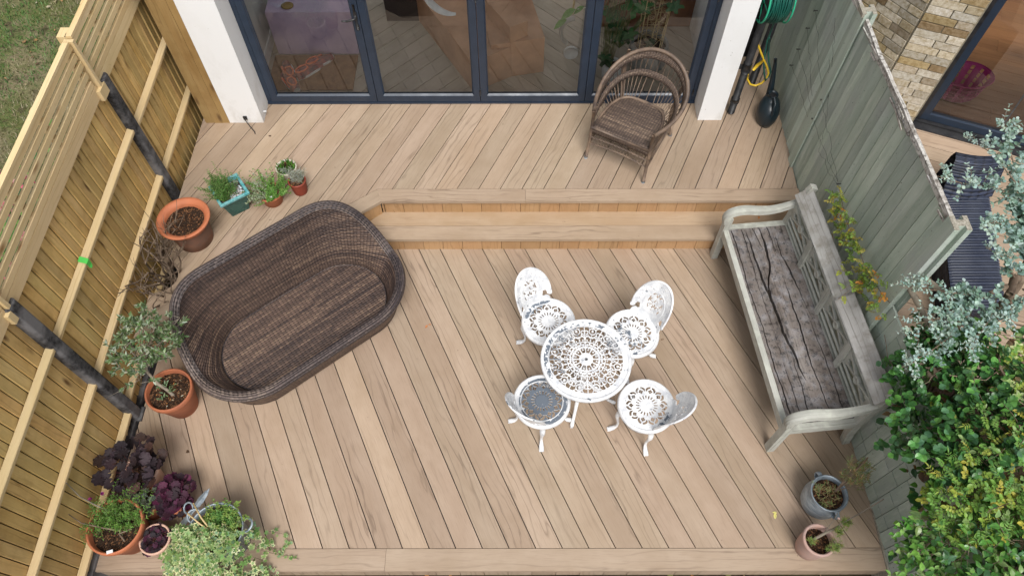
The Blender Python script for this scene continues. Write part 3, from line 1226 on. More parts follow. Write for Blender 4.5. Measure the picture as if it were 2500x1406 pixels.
# climbing wires with eyelets
wires = MB()
nodes = [(5.27, 1.53), (5.28, 1.34), (5.29, 1.10), (5.295, .91), (4.52, 1.23), (4.516, 1.015), (3.75, 1.07), (4.0, 1.35), (3.7, 1.3)]
WX = 2.585


def wpt(y, z, dx=0.0):
    return (gx(y) - .022 - dx, y, z)


def wig(a, b, amp=.02, n=9):
    out = []
    for i in range(n + 1):
        t = i / n
        y = a[0] + (b[0] - a[0]) * t
        z = a[1] + (b[1] - a[1]) * t
        s = math.sin(t * PI) * amp
        out.append(wpt(y + random.uniform(-s, s), z + random.uniform(-s, s)))
    return out


for a, b in (((5.27, 1.53), (4.52, 1.23)), ((5.28, 1.34), (4.7, 1.1)), ((5.29, 1.1), (4.516, 1.015)), ((5.295, .91), (4.45, .95)), ((4.52, 1.23), (3.75, 1.07)),
             ((4.516, 1.015), (3.75, 1.07)), ((4.7, 1.5), (4.35, 1.25)), ((4.35, 1.25), (4.2, .95)), ((4.2, .95), (3.75, 1.05)), ((4.9, 1.75), (4.55, 1.45)), ((4.55, 1.45), (4.516, 1.015))):
    wires.tube(wig(a, b, .03, 14), .0011, 5)
for (y, z) in nodes[:7]:
    wires.tube([wpt(y, z, -.02), wpt(y, z, .01)], .004, 6)
    wires.tube([Vector(wpt(y, z, .012)) + Vector((0, math.cos(t) * .008, math.sin(t) * .008)) for t in np.linspace(0, 2 * PI, 9)], .0018, 5)
o = wires.build('climber_wire', M['black'])
tag(o, 'thin dark wires and bare stems strung across the green fence', 'wire')


# ================================================================ NEIGHBOUR'S SIDE
NG = 0.02
nd = MB()
ang = math.atan2(-.382, .924)
nregs = [[(2.80, 1.0), (9, 1.0), (9, 5.6), (2.80, 6.1)]]
_p = PIT
deck_boards(nd, nregs, 3.2, 3.0, math.radians(112.5), NG)
o = nd.build('neighbour_patio', M['deck'])
tag(o, kind='structure')
DV = Vector((.924, -.382, 0))
NV = Vector((-.382, -.924, 0))     # towards the garden
BC = Vector((3.77, 5.612, 0))      # brick corner
DL = Vector((4.19, 5.47, 0))       # door jamb foot
nh = thing('neighbour_house', 'neighbouring house of yellow stock brick with a black framed glass door', 'house', (4.2, 5.5, 0))
LD = Vector((math.cos(math.radians(-55)), math.sin(math.radians(-55)), 0))
LN = Vector((-LD.y * -1, -LD.x, 0))
LN = Vector((LD.y, -LD.x, 0))
brk = MB()
palette = [(0.50, 0.46, 0.38), (0.56, 0.52, 0.44), (0.62, 0.59, 0.52), (0.46, 0.42, 0.35), (0.60, 0.56, 0.48), (0.64, 0.60, 0.53), (0.58, 0.53, 0.44), (0.68, 0.65, 0.58), (0.62, 0.54, 0.40), (0.55, 0.47, 0.33), (0.70, 0.63, 0.50), (0.46, 0.36, 0.20), (0.40, 0.31, 0.18), (0.66, 0.61, 0.52), (0.40, 0.34, 0.26), (0.57, 0.50, 0.40), (0.30, 0.22, 0.13), (0.54, 0.44, 0.26), (0.68, 0.6, 0.46)]
mor = MB()


def brick_face(p0, d, nrm, length, h, start_half, parity=0, flip=False):
    """courses of stock brick in Flemish-like mix along d from p0"""
    z = NG
    row = 0
    while z < h:
        x = 0.0
        L = [0.292, 0.146]
        k = (row + parity) % 2
        first = True
        while x < length - .01:
            l_ = L[k % 2] if not first or not (row % 2) else 0.215
            l_ = min(l_, length - x)
            first = False
            bl = l_ - .011
            if bl > .035:
                c = p0 + d * (x + bl / 2) + nrm * random.uniform(-.004, .003)
                pc = random.choice(palette)
                t_ = random.uniform(.8, 1.15)
                tilt = random.uniform(-.012, .012)
                up_ = (Vector((0, 0, 1)) + d * tilt).normalized()
                dd = (d - Vector((0, 0, 1)) * tilt).normalized()
                brk.obox((c.x, c.y, z + .037), (dd, nrm, up_), (bl / 2, .03, .036 + random.uniform(-.002, .002)), 0, tuple(q * t_ for q in pc))
            x += l_
            k += 1
        z += 0.083
        row += 1


brick_face(BC + DV * .004, DV, NV, (DL - BC).length - .004, 2.9, 0)
brick_face(BC - LD * .004, -LD, LN, 1.1, 2.9, 0, 1)
o = brk.build('brick_wall', M['brick'], nh)
bevel(o, .007, 2)
for p0, d, nn, L_ in ((BC, DV, NV, (DL - BC).length), (BC, -LD, LN, 1.1)):
    c = p0 + d * L_ / 2 - nn * .02
    mor.obox((c.x, c.y, 1.45), (d, nn, (0, 0, 1)), (L_ / 2 + .004, .038, 1.45), 0)
mor.build('mortar_bed', M['mortar'], nh)
# door frame, leaf, glass
fm = MB()


def nbox(mb, u0, u1, n0, n1, z0, z1, long=2):
    c = DL + DV * ((u0 + u1) / 2) + NV * ((n0 + n1) / 2)
    mb.obox((c.x, c.y, (z0 + z1) / 2), (DV, NV, (0, 0, 1)), ((u1 - u0) / 2, (n1 - n0) / 2, (z1 - z0) / 2), long)


nbox(fm, 0, .055, -.09, .0, NG + .03, 2.6)
nbox(fm, 0, 3.0, -.10, .03, NG, NG + .03, 0)
nbox(fm, 0, 3.0, .03, .12, NG - .02, NG + .012, 0)
nbox(fm, .055, 3.0, -.09, .0, 2.54, 2.6, 0)
o = fm.build('door_frame', M['black'], nh)
bevel(o, .004, 2)
fm = MB()
nbox(fm, .058, .125, -.075, -.012, NG + .034, 2.53)
nbox(fm, .125, 2.6, -.075, -.012, NG + .034, NG + .11, 0)
nbox(fm, .125, 2.6, -.075, -.012, 2.46, 2.53, 0)
lf = fm.build('door_leaf', M['frame'], nh)
bevel(lf, .004, 2)
fm = MB()
p = [DL + DV * u + NV * -.045 + Vector((0, 0, z)) for u, z in ((.124, NG + .10), (2.6, NG + .10), (2.6, 2.47), (.124, 2.47))]
fm.add(p, [(0, 1, 2, 3)])
M['glass2'] = glass('dark_tinted_glazing', (0.85, 0.82, 0.82), 0.04)
fm.build('pane', M['glass2'], lf)
# neighbour's room
rm = MB()
c = DL + DV * 1.6 + NV * -1.6
k = wood('neighbour_oak_floor', (0.30, 0.15, 0.065), (0.16, 0.07, 0.03), (0.38, 0.2, 0.09), ring=50, amp=8, contrast=.4, rough=.35)
for i in range(16):
    for j in range(3):
        cc = DL + DV * (-.3 + 1.3 * j + (i % 3) * .4) + NV * (-.18 - .19 * i)
        rm.obox((cc.x, cc.y, NG + .01), (DV, NV, (0, 0, 1)), (.649, .0945, .01), 0, tone(.88, 1.1, .02))
rm.build('room_floor', k, nh)
rw = MB()
M['wallgrey'] = plain('interior_wall_paint', (0.32, 0.29, 0.28), .8, var=.05)
for (a, b, n0, n1) in ((-.05, .0, -3.2, -.12), (3.1, 3.15, -3.2, -.0), (-.05, 3.15, -3.25, -3.2)):
    c = DL + DV * ((a + b) / 2) + NV * ((n0 + n1) / 2)
    rw.obox((c.x, c.y, 1.35), (DV, NV, (0, 0, 1)), ((b - a) / 2, abs(n1 - n0) / 2, 1.35), 2)
c = DL + DV * 1.55 + NV * -1.63
rw.obox((c.x, c.y, 2.75), (DV, NV, (0, 0, 1)), (1.7, .55, .04), 0)
rw.build('room_wall', M['wallgrey'], nh)


# ================================================================ SDF -> perforated castings
def mask_mesh(F, xs, ys, thick, fmap, mb, wear=None, colf=None):
    """marching squares over F(x,y)>0 -> plate of given thickness; fmap(x,y,t) -> 3D (t 0 front .. 1 back)"""
    X, Y = np.meshgrid(xs, ys, indexing='ij')
    V = F(X, Y)
    V = np.where(np.abs(V) < 1e-6, 1e-6, V)
    nx, ny = V.shape
    verts = []
    idx = {}

    def vid(k, x, y):
        if k not in idx:
            idx[k] = len(verts)
            verts.append((x, y))
        return idx[k]

    faces = []
    bnd = []
    inside = V > 0
    act = inside[:-1, :-1] | inside[1:, :-1] | inside[1:, 1:] | inside[:-1, 1:]
    for i, j in zip(*np.nonzero(act)):
        cs = [(i, j), (i + 1, j), (i + 1, j + 1), (i, j + 1)]
        poly = []
        for k in range(4):
            a, b = cs[k], cs[(k + 1) % 4]
            va, vb = V[a], V[b]
            if va > 0:
                poly.append((vid(('c',) + a, xs[a[0]], ys[a[1]]), False))
            if (va > 0) != (vb > 0):
                key = ('e',) + min(a, b) + max(a, b)
                t = va / (va - vb)
                x = xs[a[0]] + (xs[b[0]] - xs[a[0]]) * t
                y = ys[a[1]] + (ys[b[1]] - ys[a[1]]) * t
                poly.append((vid(key, x, y), True))
        if len(poly) < 3:
            continue
        faces.append([p for p, _ in poly])
        m = len(poly)
        for k in range(m):
            if poly[k][1] and poly[(k + 1) % m][1]:
                # boundary iff segment leaves through the crossing pair (out -> in)
                bnd.append((poly[k][0], poly[(k + 1) % m][0]))
    n = len(verts)
    P = [fmap(x, y, 0) for x, y in verts] + [fmap(x, y, 1) for x, y in verts]
    cols = []
    fs = []
    for f in faces:
        fs.append(tuple(f))
        cx = sum(verts[q][0] for q in f) / len(f)
        cy = sum(verts[q][1] for q in f) / len(f)
        wv = 1.0 if wear is None else wear(cx, cy)
        cols.append((wv, 1, 1) if colf is None else colf(cx, cy))
    nf = len(fs)
    for f in faces:
        fs.append(tuple(n + q for q in f)[::-1])
        cols.append((1, 1, 1))
    for a, b in bnd:
        fs.append((b, a, n + a, n + b))
        cols.append((1, 1, 1))
    mb.addc(P, fs, cols, verts + verts, False)


def sd_circle(X, Y, cx, cy, r):
    return r - np.hypot(X - cx, Y - cy)


def sd_seg(X, Y, a, b, w):
    ax, ay = a
    bx, by = b
    dx, dy = bx - ax, by - ay
    t = np.clip(((X - ax) * dx + (Y - ay) * dy) / (dx * dx + dy * dy), 0, 1)
    return w - np.hypot(X - ax - t * dx, Y - ay - t * dy)


def sd_arc(X, Y, cx, cy, r, a0, a1, w):
    A = np.arctan2(Y - cy, X - cx)
    mid = (a0 + a1) / 2
    half = (a1 - a0) / 2
    d = (A - mid + PI) % (2 * PI) - PI
    R = np.hypot(X - cx, Y - cy)
    dd = np.abs(R - r)
    out = np.where(np.abs(d) <= half, dd, 1.0)
    for a in (a0, a1):
        out = np.minimum(out, np.hypot(X - cx - r * math.cos(a), Y - cy - r * math.sin(a)))
    return w - out


def table_F(X, Y):
    R = np.hypot(X, Y)
    A = np.arctan2(Y, X)
    V = np.maximum(R - 0.277, -(R - 0.2)) * 0
    V = R - 0.276                       # rim
    V = np.maximum(V, 0.052 - R)        # hub
    n = 12
    sec = 2 * PI / n
    a = (A + sec / 2) % sec - sec / 2
    a = np.abs(a)
    x, y = R * np.cos(a), R * np.sin(a)
    V = np.maximum(V, sd_seg(x, y, (0.04, 0), (0.285, 0), 0.0032))     # spokes
    a2 = np.abs((A % sec) - sec / 2)
    x2, y2 = R * np.cos(a2), R * np.sin(a2)
    # between the spokes
    V = np.maximum(V, sd_arc(x2, y2, 0.086, 0.0095, 0.011, -2.6, 2.2, 0.0028))
    V = np.maximum(V, sd_arc(x2, y2, 0.130, 0.0165, 0.015, -3.0, 1.5, 0.0030))
    V = np.maximum(V, sd_arc(x2, y2, 0.118, 0.016, 0.006, 0, 6.2, 0.0030))
    V = np.maximum(V, sd_arc(x2, y2, 0.172, 0.020, 0.021, -2.2, 2.0, 0.0030))
    V = np.maximum(V, sd_circle(x2, y2, 0.158, 0.026, 0.0055))
    V = np.maximum(V, sd_circle(x2, y2, 0.186, 0.012, 0.0055))
    V = np.maximum(V, sd_seg(x2, y2, (0.145, 0), (0.215, 0), 0.0024))
    V = np.maximum(V, sd_arc(x2, y2, 0.240, 0.0, 0.026, -3.1, 3.1, 0.0032))
    V = np.maximum(V, sd_circle(x2, y2, 0.240, 0.0, 0.0085))
    V = np.maximum(V, sd_seg(x2, y2, (0.240, 0), (0.275, 0.0), 0.0022))
    V = np.maximum(V, sd_arc(x2, y2, 0.224, 0.046, 0.013, -2.5, 2.5, 0.0028))
    V = np.maximum(V, sd_seg(x2, y2, (0.255, 0.022), (0.28, 0.045), 0.0028))
    V = np.maximum(V, sd_arc(x2, y2, 0.20, 0.035, 0.009, 0, 6.2, 0.0026))
    V = np.maximum(V, 0.0035 - np.abs(R - 0.103))
    V = np.minimum(V, 0.336 - R)
    V = np.minimum(V, R - 0.0125)
    return V


def seat_F(X, Y):
    R = np.hypot(X, Y)
    A = np.arctan2(Y, X)
    n = 10
    sec = 2 * PI / n
    a = np.abs((A + sec / 2) % sec - sec / 2)
    x, y = R * np.cos(a), R * np.sin(a)
    V = 0.205 - R
    q = 0.118

    def hole(h):
        return -h
    # quatrefoil
    for dx, dy in ((.0100, 0), (-.0100, 0), (0, .0100)):
        V = np.minimum(V, hole(sd_circle(x, y, q + dx, dy, 0.0078)))
    # outer crescents
    ring = np.minimum(0.0415 - np.hypot(x - q, y), np.hypot(x - q, y) - 0.0245)
    ang = np.arctan2(y, x - q)
    cres = np.minimum(ring, (np.abs(ang) - 0.18) * 0.03)
    cres = np.minimum(cres, (1.75 - np.abs(ang)) * 0.03)
    cres = np.minimum(cres, (sec / 2 - a) * R - 0.003)
    V = np.minimum(V, hole(cres))
    V = np.minimum(V, hole(sd_seg(x, y, (0.058, 0.0), (0.080, 0.0), 0.0048)))
    a2 = np.abs((A % sec) - sec / 2)
    x2, y2 = R * np.cos(a2), R * np.sin(a2)
    V = np.minimum(V, hole(sd_seg(x2, y2, (0.062, 0.0), (0.080, 0.0), 0.0048)))
    return V


def back_F(X, Y):
    """X lateral, Y height above the seat"""
    ax = np.abs(X)
    V = 1 - np.hypot(X / 0.146, (Y - 0.165) / 0.185)
    V = V * 0.15
    cres = np.minimum(0.236 - np.hypot(X, (Y - 0.165) * 1.02), (Y - 0.115) + 0.30 * (ax - 0.17))
    V = np.maximum(V, cres)
    V = np.maximum(V, sd_circle(ax, Y, 0.203, 0.105, 0.031))
    V = np.minimum(V, -sd_circle(ax, Y, 0.161, 0.098, 0.0205))
    V = np.maximum(V, np.minimum(0.185 - ax, 0.05 + 0.012 * np.cos(ax * 55) - Y))
    V = np.maximum(V, sd_circle(ax, Y, 0.165, 0.028, 0.032))
    V = np.minimum(V, Y + 0.012)
    # dotted bands
    R = np.hypot(X, Y - 0.17)
    A = np.arctan2(Y - 0.17, ax)
    for rr, k, hr in ((0.139, 34, 0.0036), (0.153, 37, 0.0040), (0.174, 22, 0.0062), (0.194, 30, 0.0044), (0.210, 34, 0.0034)):
        sec = 2 * PI / k
        a = (A + sec / 2) % sec - sec / 2
        dot = hr - np.hypot((R - rr), a * rr)
        dot = np.where((A > -0.35), dot, -1)
        V = np.minimum(V, -dot)
    # central scrolls
    holes = [
        sd_arc(ax, Y, 0.040, 0.245, 0.022, 0.3, 3.3, 0.0068), sd_circle(ax, Y, 0.0, 0.285, 0.0085), sd_seg(ax, Y, (0.0, 0.275), (0.012, 0.245), 0.004),
        sd_arc(ax, Y, 0.045, 0.195, 0.020, -2.2, 1.0, 0.0066), sd_seg(ax, Y, (0.008, 0.215), (0.022, 0.18), 0.0045),
        sd_arc(ax, Y, 0.036, 0.135, 0.020, 0.4, 4.0, 0.0066), sd_seg(ax, Y, (0.0, 0.165), (0.0, 0.135), 0.0075),
        sd_seg(ax, Y, (0.075, 0.225), (0.082, 0.17), 0.0060), sd_seg(ax, Y, (0.072, 0.14), (0.058, 0.105), 0.0058), sd_seg(ax, Y, (0.012, 0.10), (0.03, 0.09), 0.0055),
        sd_circle(ax, Y, 0.0, 0.085, 0.006)]
    for h in holes:
        V = np.minimum(V, -h)
    return V


def leg_points(a):
    c, s = math.cos(a), math.sin(a)
    prof = [(0.178, 0.37), (0.205, 0.33), (0.212, 0.28), (0.198, 0.20), (0.185, 0.12), (0.190, 0.06), (0.213, 0.028), (0.238, 0.018), (0.252, 0.014)]
    rad = [0.020, 0.023, 0.021, 0.015, 0.012, 0.013, 0.019, 0.021, 0.012]
    return [(r * c, r * s, z) for r, z in prof], rad


def cast_chair(c, back_dir, label, wear_seat, wear_back=1.0, seed=0):
    """seat centre (x,y), back_dir: direction the back stands in (radians)"""
    t = thing('garden_chair', label, 'chair', (c[0], c[1], 0), back_dir, 'white cast metal chairs round the table')
    Rz = Matrix.Rotation(back_dir, 4, 'Z')
    T = Matrix.Translation((c[0], c[1], 0)) @ Rz

    def bld(mb, name, p=t):
        mb.v = [tuple(T @ Vector(q)) for q in mb.v]
        return mb.build(name, M['cast'], p)
    H = 0.425
    sm = MB()

    def wr(x, y):
        return wear_seat(x, y)
    g_ = np.arange(-0.2085, 0.209, 0.0036)
    mask_mesh(seat_F, g_, g_, 0.006, lambda x, y, tt: (x, y, H - 0.008 * tt + (0.004 if math.hypot(x, y) < .05 else 0)), sm, wr)
    sm.lathe([(0.196, H + .000), (0.200, H + .007), (0.208, H + .009), (0.216, H + .003), (0.221, H - .008), (0.223, H - .02), (0.214, H - .03), (0.205, H - .012), (0.196, H - .005)], n=64)
    sm.lathe([(0.158, H - .001), (0.161, H + .004), (0.166, H - .001)], n=64)
    bld(sm, 'seat')
    ap = MB()
    n = 80
    v = []
    for ring in range(4):
        for k in range(n):
            a = 2 * PI * k / n
            low_ = 0.048 + 0.030 * abs(math.sin(2 * a + PI / 2)) ** 0.7 * 0 + 0.022 * (abs(math.cos(2 * a)) ** 3) + 0.006 * math.sin(14 * a)
            r = 0.212 - ring * 0.004
            z = [H - .015, H - .025, H - low_ * .7, H - low_ * 1.25][ring]
            r = [0.214, 0.205, 0.198, 0.203][ring]
            v.append((r * math.cos(a), r * math.sin(a), z))
    f = []
    for ring in range(3):
        for k in range(n):
            k2 = (k + 1) % n
            f.append((ring * n + k, (ring + 1) * n + k, (ring + 1) * n + k2, ring * n + k2))
    ap.add(v, f, None, (1, 1, 1), True)
    o = bld(ap, 'apron')
    so = o.modifiers.new('s', 'SOLIDIFY')
    so.thickness = .006
    bm = MB()

    def fm_(x, y, tt):
        rc = 0.235
        h = max(y, 0)
        rad = 0.197 + 0.035 * (h / 0.2) + 0.05 * (h / 0.4) ** 2 + 0.008 * tt
        # the wings flare outwards
        a = x / (rc + 0.16 * (h / 0.4))
        return (rad * math.cos(a), rad * math.sin(a) * 1.02, H + y * 0.985)
    mask_mesh(back_F, np.arange(-0.2417, 0.242, 0.0034), np.arange(-0.015, 0.406, 0.0034), 0.006, fm_, bm, lambda x, y: wear_back)
    # raised beads following the outline
    ptsb = []
    for a in np.linspace(-0.25, PI + 0.25, 60):
        ptsb.append(fm_(0.230 * math.cos(a), 0.165 + 0.225 * math.sin(a), 0))
    bm.tube([Vector(p) for p in ptsb], 0.0065, 6)
    ptsb = []
    for a in np.linspace(-0.55, PI + 0.55, 60):
        ptsb.append(fm_(0.124 * math.cos(a), 0.172 + 0.120 * math.sin(a), 0))
    bm.tube([Vector(p) for p in ptsb], 0.0042, 6)
    bld(bm, 'backrest')
    for k in range(4):
        a = PI / 4 + k * PI / 2
        pts_, rad = leg_points(a)
        lm = MB()
        lm.tube(pts_, rad, 10, flat=0.75)
        # paw toes
        cd, sd = math.cos(a), math.sin(a)
        for e in (-1, 0, 1):
            px, py = 0.238 * cd - sd * e * .012, 0.238 * sd + cd * e * .012
            lm.tube([(px, py, .016), (px + cd * .014, py + sd * .014, .011), (px + cd * .022, py + sd * .022, .006)], [.009, .009, .004], 6)
        bld(lm, 'leg')
    return t


def clean(x, y):
    return 1.0


def seatC(x, y):
    # worn bare over most of the seat
    r = math.hypot(x + .01, y - .01)
    return 0.0 if r < .15 else (0.35 if r < .19 else .85)


def seatB(x, y):
    return 0.62 if (x < 0 and abs(y) < .16) else .9


cast_chair((0.291, 2.856), math.radians(131), 'white cast metal chair beyond the table on its left, back to the steps', lambda x, y: .45 if x > .13 else .95, .97)
cast_chair((0.962, 2.748), math.radians(43), 'white cast metal chair beyond the table on its right, near the bench', seatB, .93)
cast_chair((0.222, 2.162), math.radians(226), 'white cast metal chair with paint worn off its dark grey seat', seatC, .9)
cast_chair((1.020, 2.124), math.radians(-37), 'white cast metal chair with sound paint at the near right of the table', lambda x, y: .6 if x > .15 and y < .05 else 1.0, .97)

# table
tb = thing('garden_table', 'round white cast metal table with pierced scroll top', 'table', (0.551, 2.392, 0))
tm = MB()
TZ = 0.68
g_ = np.arange(-0.3415, 0.342, 0.0034)


def twear(x, y):
    a = math.degrees(math.atan2(y, x)) % 360
    r = math.hypot(x, y)
    if 100 < a < 215 and r > .19:
        return .55
    if 60 < a < 100 and r > .26:
        return .6
    return .97


mask_mesh(table_F, g_, g_, 0.008, lambda x, y, tt: (0.551 + x, 2.392 + y, TZ - .009 * tt - (0.004 if .285 < math.hypot(x, y) < .325 else 0)), tm, twear)
tm.lathe([(0.318, TZ - .002), (0.325, TZ + .004), (0.334, TZ + .006), (0.341, TZ + .001), (0.344, TZ - .012), (0.342, TZ - .03), (0.335, TZ - .032), (0.330, TZ - .012), (0.318, TZ - .007)], (0.551, 2.392, 0), n=96)
tm.lathe([(0.276, TZ - .004), (0.281, TZ + .003), (0.287, TZ - .003)], (0.551, 2.392, 0), n=96)
tm.lathe([(0.0135, TZ - .005), (0.015, TZ + .003), (0.020, TZ + .004), (0.023, TZ)], (0.551, 2.392, 0), n=32)
tm.build('tabletop', M['cast'], tb)
pm = MB()
pm.lathe([(0.05, TZ - .01), (0.045, TZ - .03), (0.022, TZ - .06), (0.018, .48), (0.03, .44), (0.036, .40), (0.02, .35), (0.018, .28), (0.04, .24), (0.045, .20), (0.02, .17), (0.0, .165)], (0.551, 2.392, 0), n=24)
pm.build('pedestal', M['cast'], tb)
for a in (-15, 75, 165, 255):
    a = math.radians(a)
    lm = MB()
    prof = [(0.02, .23), (0.07, .25), (0.13, .20), (0.19, .10), (0.24, .04), (0.285, .016), (0.305, .014)]
    lm.tube([(0.551 + r * math.cos(a), 2.392 + r * math.sin(a), z) for r, z in prof], [.016, .018, .017, .014, .013, .017, .010], 10)
    lm.build('leg', M['cast'], tb)

# ================================================================ DAYBED
db = thing('rattan_daybed', 'large oval brown rattan daybed shell with a high woven back', 'daybed', (-1.758, 2.958, 0), 0.676)
DA = 0.676


def stad(t, A, B):
    """arc-length like parametrisation of a stadium, t in [0,1): starts at +x end going ccw; returns x,y"""
    L = A - B
    per = 4 * L + 2 * PI * B + 1e-9
    s = (t % 1.0) * per
    B = max(B, 1e-6)
    q = PI * B / 2
    if s < q:
        a = s / B
        return L + B * math.cos(a), B * math.sin(a)
    s -= q
    if s < 2 * L:
        return L - s, B
    s -= 2 * L
    if s < 2 * q:
        a = PI / 2 + s / B
        return -L + B * math.cos(a), B * math.sin(a)
    s -= 2 * q
    if s < 2 * L:
        return -L + s, -B
    s -= 2 * L
    a = -PI / 2 + s / B
    return L + B * math.cos(a), B * math.sin(a)


def dbw(x, y, z):
    return (-1.758 + x * math.cos(DA) - y * math.sin(DA), 2.958 + x * math.sin(DA) + y * math.cos(DA), z)


A0, B0, A1, B1, zf, zb, A2, B2, zs, offy, cc_ = 0.835, 0.361, 0.946, 0.499, 0.356, 0.848, 0.735, 0.376, 0.185, 0.04, 0.088


def rimz(y):
    s = min(1, max(0, (y / B1 + cc_) / (1 + cc_)))
    return zf + (zb - zf) * s * s * (3 - 2 * s)


NTt = 220


def shell_pt(t, h, inner=0.0, A_b=None, B_b=None, zb0=0.0):
    A_b = A0 if A_b is None else A_b
    B_b = B0 if B_b is None else B_b
    xb, yb = stad(t, A_b, B_b)
    xr, yr = stad(t, A1 - inner, B1 - inner)
    zr = rimz(yr)
    e = h ** 1.25
    x = xb + (xr - xb) * e
    y = yb + (yr + offy - yb) * e
    z = zb0 + (zr - zb0) * h
    return x, y, z


def shell(mb, inner, A_b, B_b, zb0, flip):
    nh_ = 16
    v, uv = [], []
    per = 4 * (A1 - B1) + 2 * PI * B1
    for j in range(nh_ + 1):
        for i in range(NTt + 1):
            t = i / NTt
            x, y, z = shell_pt(t, j / nh_, inner, A_b, B_b, zb0)
            v.append(dbw(x, y, z))
            uv.append((t * per, z * 1.12 + 3))
    f = []
    for j in range(nh_):
        for i in range(NTt):
            a = j * (NTt + 1) + i
            q = (a, a + 1, a + NTt + 2, a + NTt + 1)
            f.append(q[::-1] if flip else q)
    mb.add(v, f, uv, (1, 1, 1), True)


wm = MB()
shell(wm, 0.0, A0, B0, 0.015, False)
shell(wm, 0.045, A2 + .012, B2 + .012, zs - .01, True)
wm.build('woven_shell', M['wicker'], db)
# rolled rim of plaited strands
rm = MB()
for dr, dz, rr in ((0.0, 0.004, .015), (0.018, 0.016, .0135), (0.036, 0.012, .0135), (0.052, -0.004, .013), (-0.006, -0.024, .013)):
    pts_ = []
    for i in range(NTt):
        x, y = stad(i / NTt, A1 - dr, B1 - dr)
        pts_.append(dbw(x, y + offy, rimz(y * B1 / (B1 - dr)) + dz))
    rm.tube(pts_, rr, 7, closed=True)
rimm = wicker('rattan_rim_binding', (0.045, 0.036, 0.04), (0.15, 0.115, 0.105), (0.27, 0.21, 0.17), 0.035, 0.03)
rm.build('rim', rimm, db)
fm = MB()
# woven floor, rows along the length
n_ = 90
v, uv = [], []
for j in range(13):
    for i in range(n_):
        s = j / 12
        x, y = stad(i / n_, A2 * s if A2 * s > B2 * s else A2 * s, B2 * s)
        v.append(dbw(x, y, zs + 0.004 * (1 - s)))
        uv.append((x + 5, y * 1.0 + 7))
f = []
for j in range(12):
    for i in range(n_):
        i2 = (i + 1) % n_
        f.append((j * n_ + i, (j + 1) * n_ + i, (j + 1) * n_ + i2, j * n_ + i2))
fm.add(v, f, uv, (1, 1, 1), True)
fm.build('woven_base', wicker('rattan_base_weave', (0.050, 0.034, 0.032), (0.15, 0.098, 0.074), (0.28, 0.195, 0.135), 0.031, 0.021), db)
jm = MB()
jm.tube([dbw(*stad(i / 120, A2 + .004, B2 + .004), zs + .002) for i in range(120)], .006, 5, closed=True)
jm.build('base_welt', rimm, db)

# ================================================================ WICKER ARMCHAIR
ac = thing('wicker_armchair', 'brown wicker tub armchair with hooped cane back on the upper deck', 'armchair', (1.12, 4.76, UP), math.radians(-30.5))
aux = Vector((math.cos(math.radians(-30.5)), math.sin(math.radians(-30.5)), 0))
auy = Vector((-aux.y, aux.x, 0))
AO = Vector((.963, 4.499, 0))


def aw(l_, b_, z):
    return AO + aux * l_ + auy * b_ + Vector((0, 0, z))


def hoop(t, dz=0.0, k=1.0, inn=0.0):
    s = math.sin(t)
    w0, w1, b, z0, z1, r = .287, .30, .678, .975, 1.265, 2.4
    lat = -(w0 + (w1 - .2 * 0) * s - inn) * math.cos(t) + .02 * s
    return aw(lat, (b - inn) * s, z0 + (z1 - z0) * s ** r * k + dz)


hm = MB()
hp = [hoop(t) for t in np.linspace(0, PI, 60)]
hm.tube(hp, .0175, 12)
hm.build('hoop', M['cane'], ac)
fr_pts = [(-.28, 0), (.28, 0), (-.25, .60), (.25, .60)]


def seat_edge(t):
    """t 0..1 along U from front-left round the back to front-right"""
    a = t * PI
    s = math.sin(a)
    return -.275 * math.copysign(abs(math.cos(a)) ** .55, math.cos(a)), .50 * s ** .62


SZ = 0.80
sm = MB()
v, uv = [], []
nl, nb = 24, 24
for j in range(nb + 1):
    b = j / nb * .50
    halfw = .285 - .05 * (j / nb) ** 1.5
    if j > nb * .75:
        halfw -= .05 * ((j / nb - .75) / .25) ** 2
    for i in range(nl + 1):
        l_ = (i / nl * 2 - 1) * halfw
        bb = -.012 + b + .03 * (1 - (l_ / .28) ** 2) * (j / nb)
        z = SZ + .006 * math.sin(i / nl * PI) - (.02 if j == 0 else 0)
        v.append(aw(l_, bb, z))
        uv.append((l_ + 4, bb + 2))
f = []
for j in range(nb):
    for i in range(nl):
        a = j * (nl + 1) + i
        f.append((a, a + 1, a + nl + 2, a + nl + 1))
# front apron of the weave
b0 = len(v)
for i in range(nl + 1):
    l_ = (i / nl * 2 - 1) * .285
    v.append(aw(l_, -.014, SZ - .075 + .012 * math.sin(i / nl * PI)))
    uv.append((l_ + 4, 1.92))
for i in range(nl):
    f.append((b0 + i, b0 + i + 1, i + 1, i))
sm.add(v, f, uv, (1, 1, 1), True)
o = sm.build('woven_seat', M['wicker2'], ac)
so = o.modifiers.new('s', 'SOLIDIFY')
so.thickness = .018
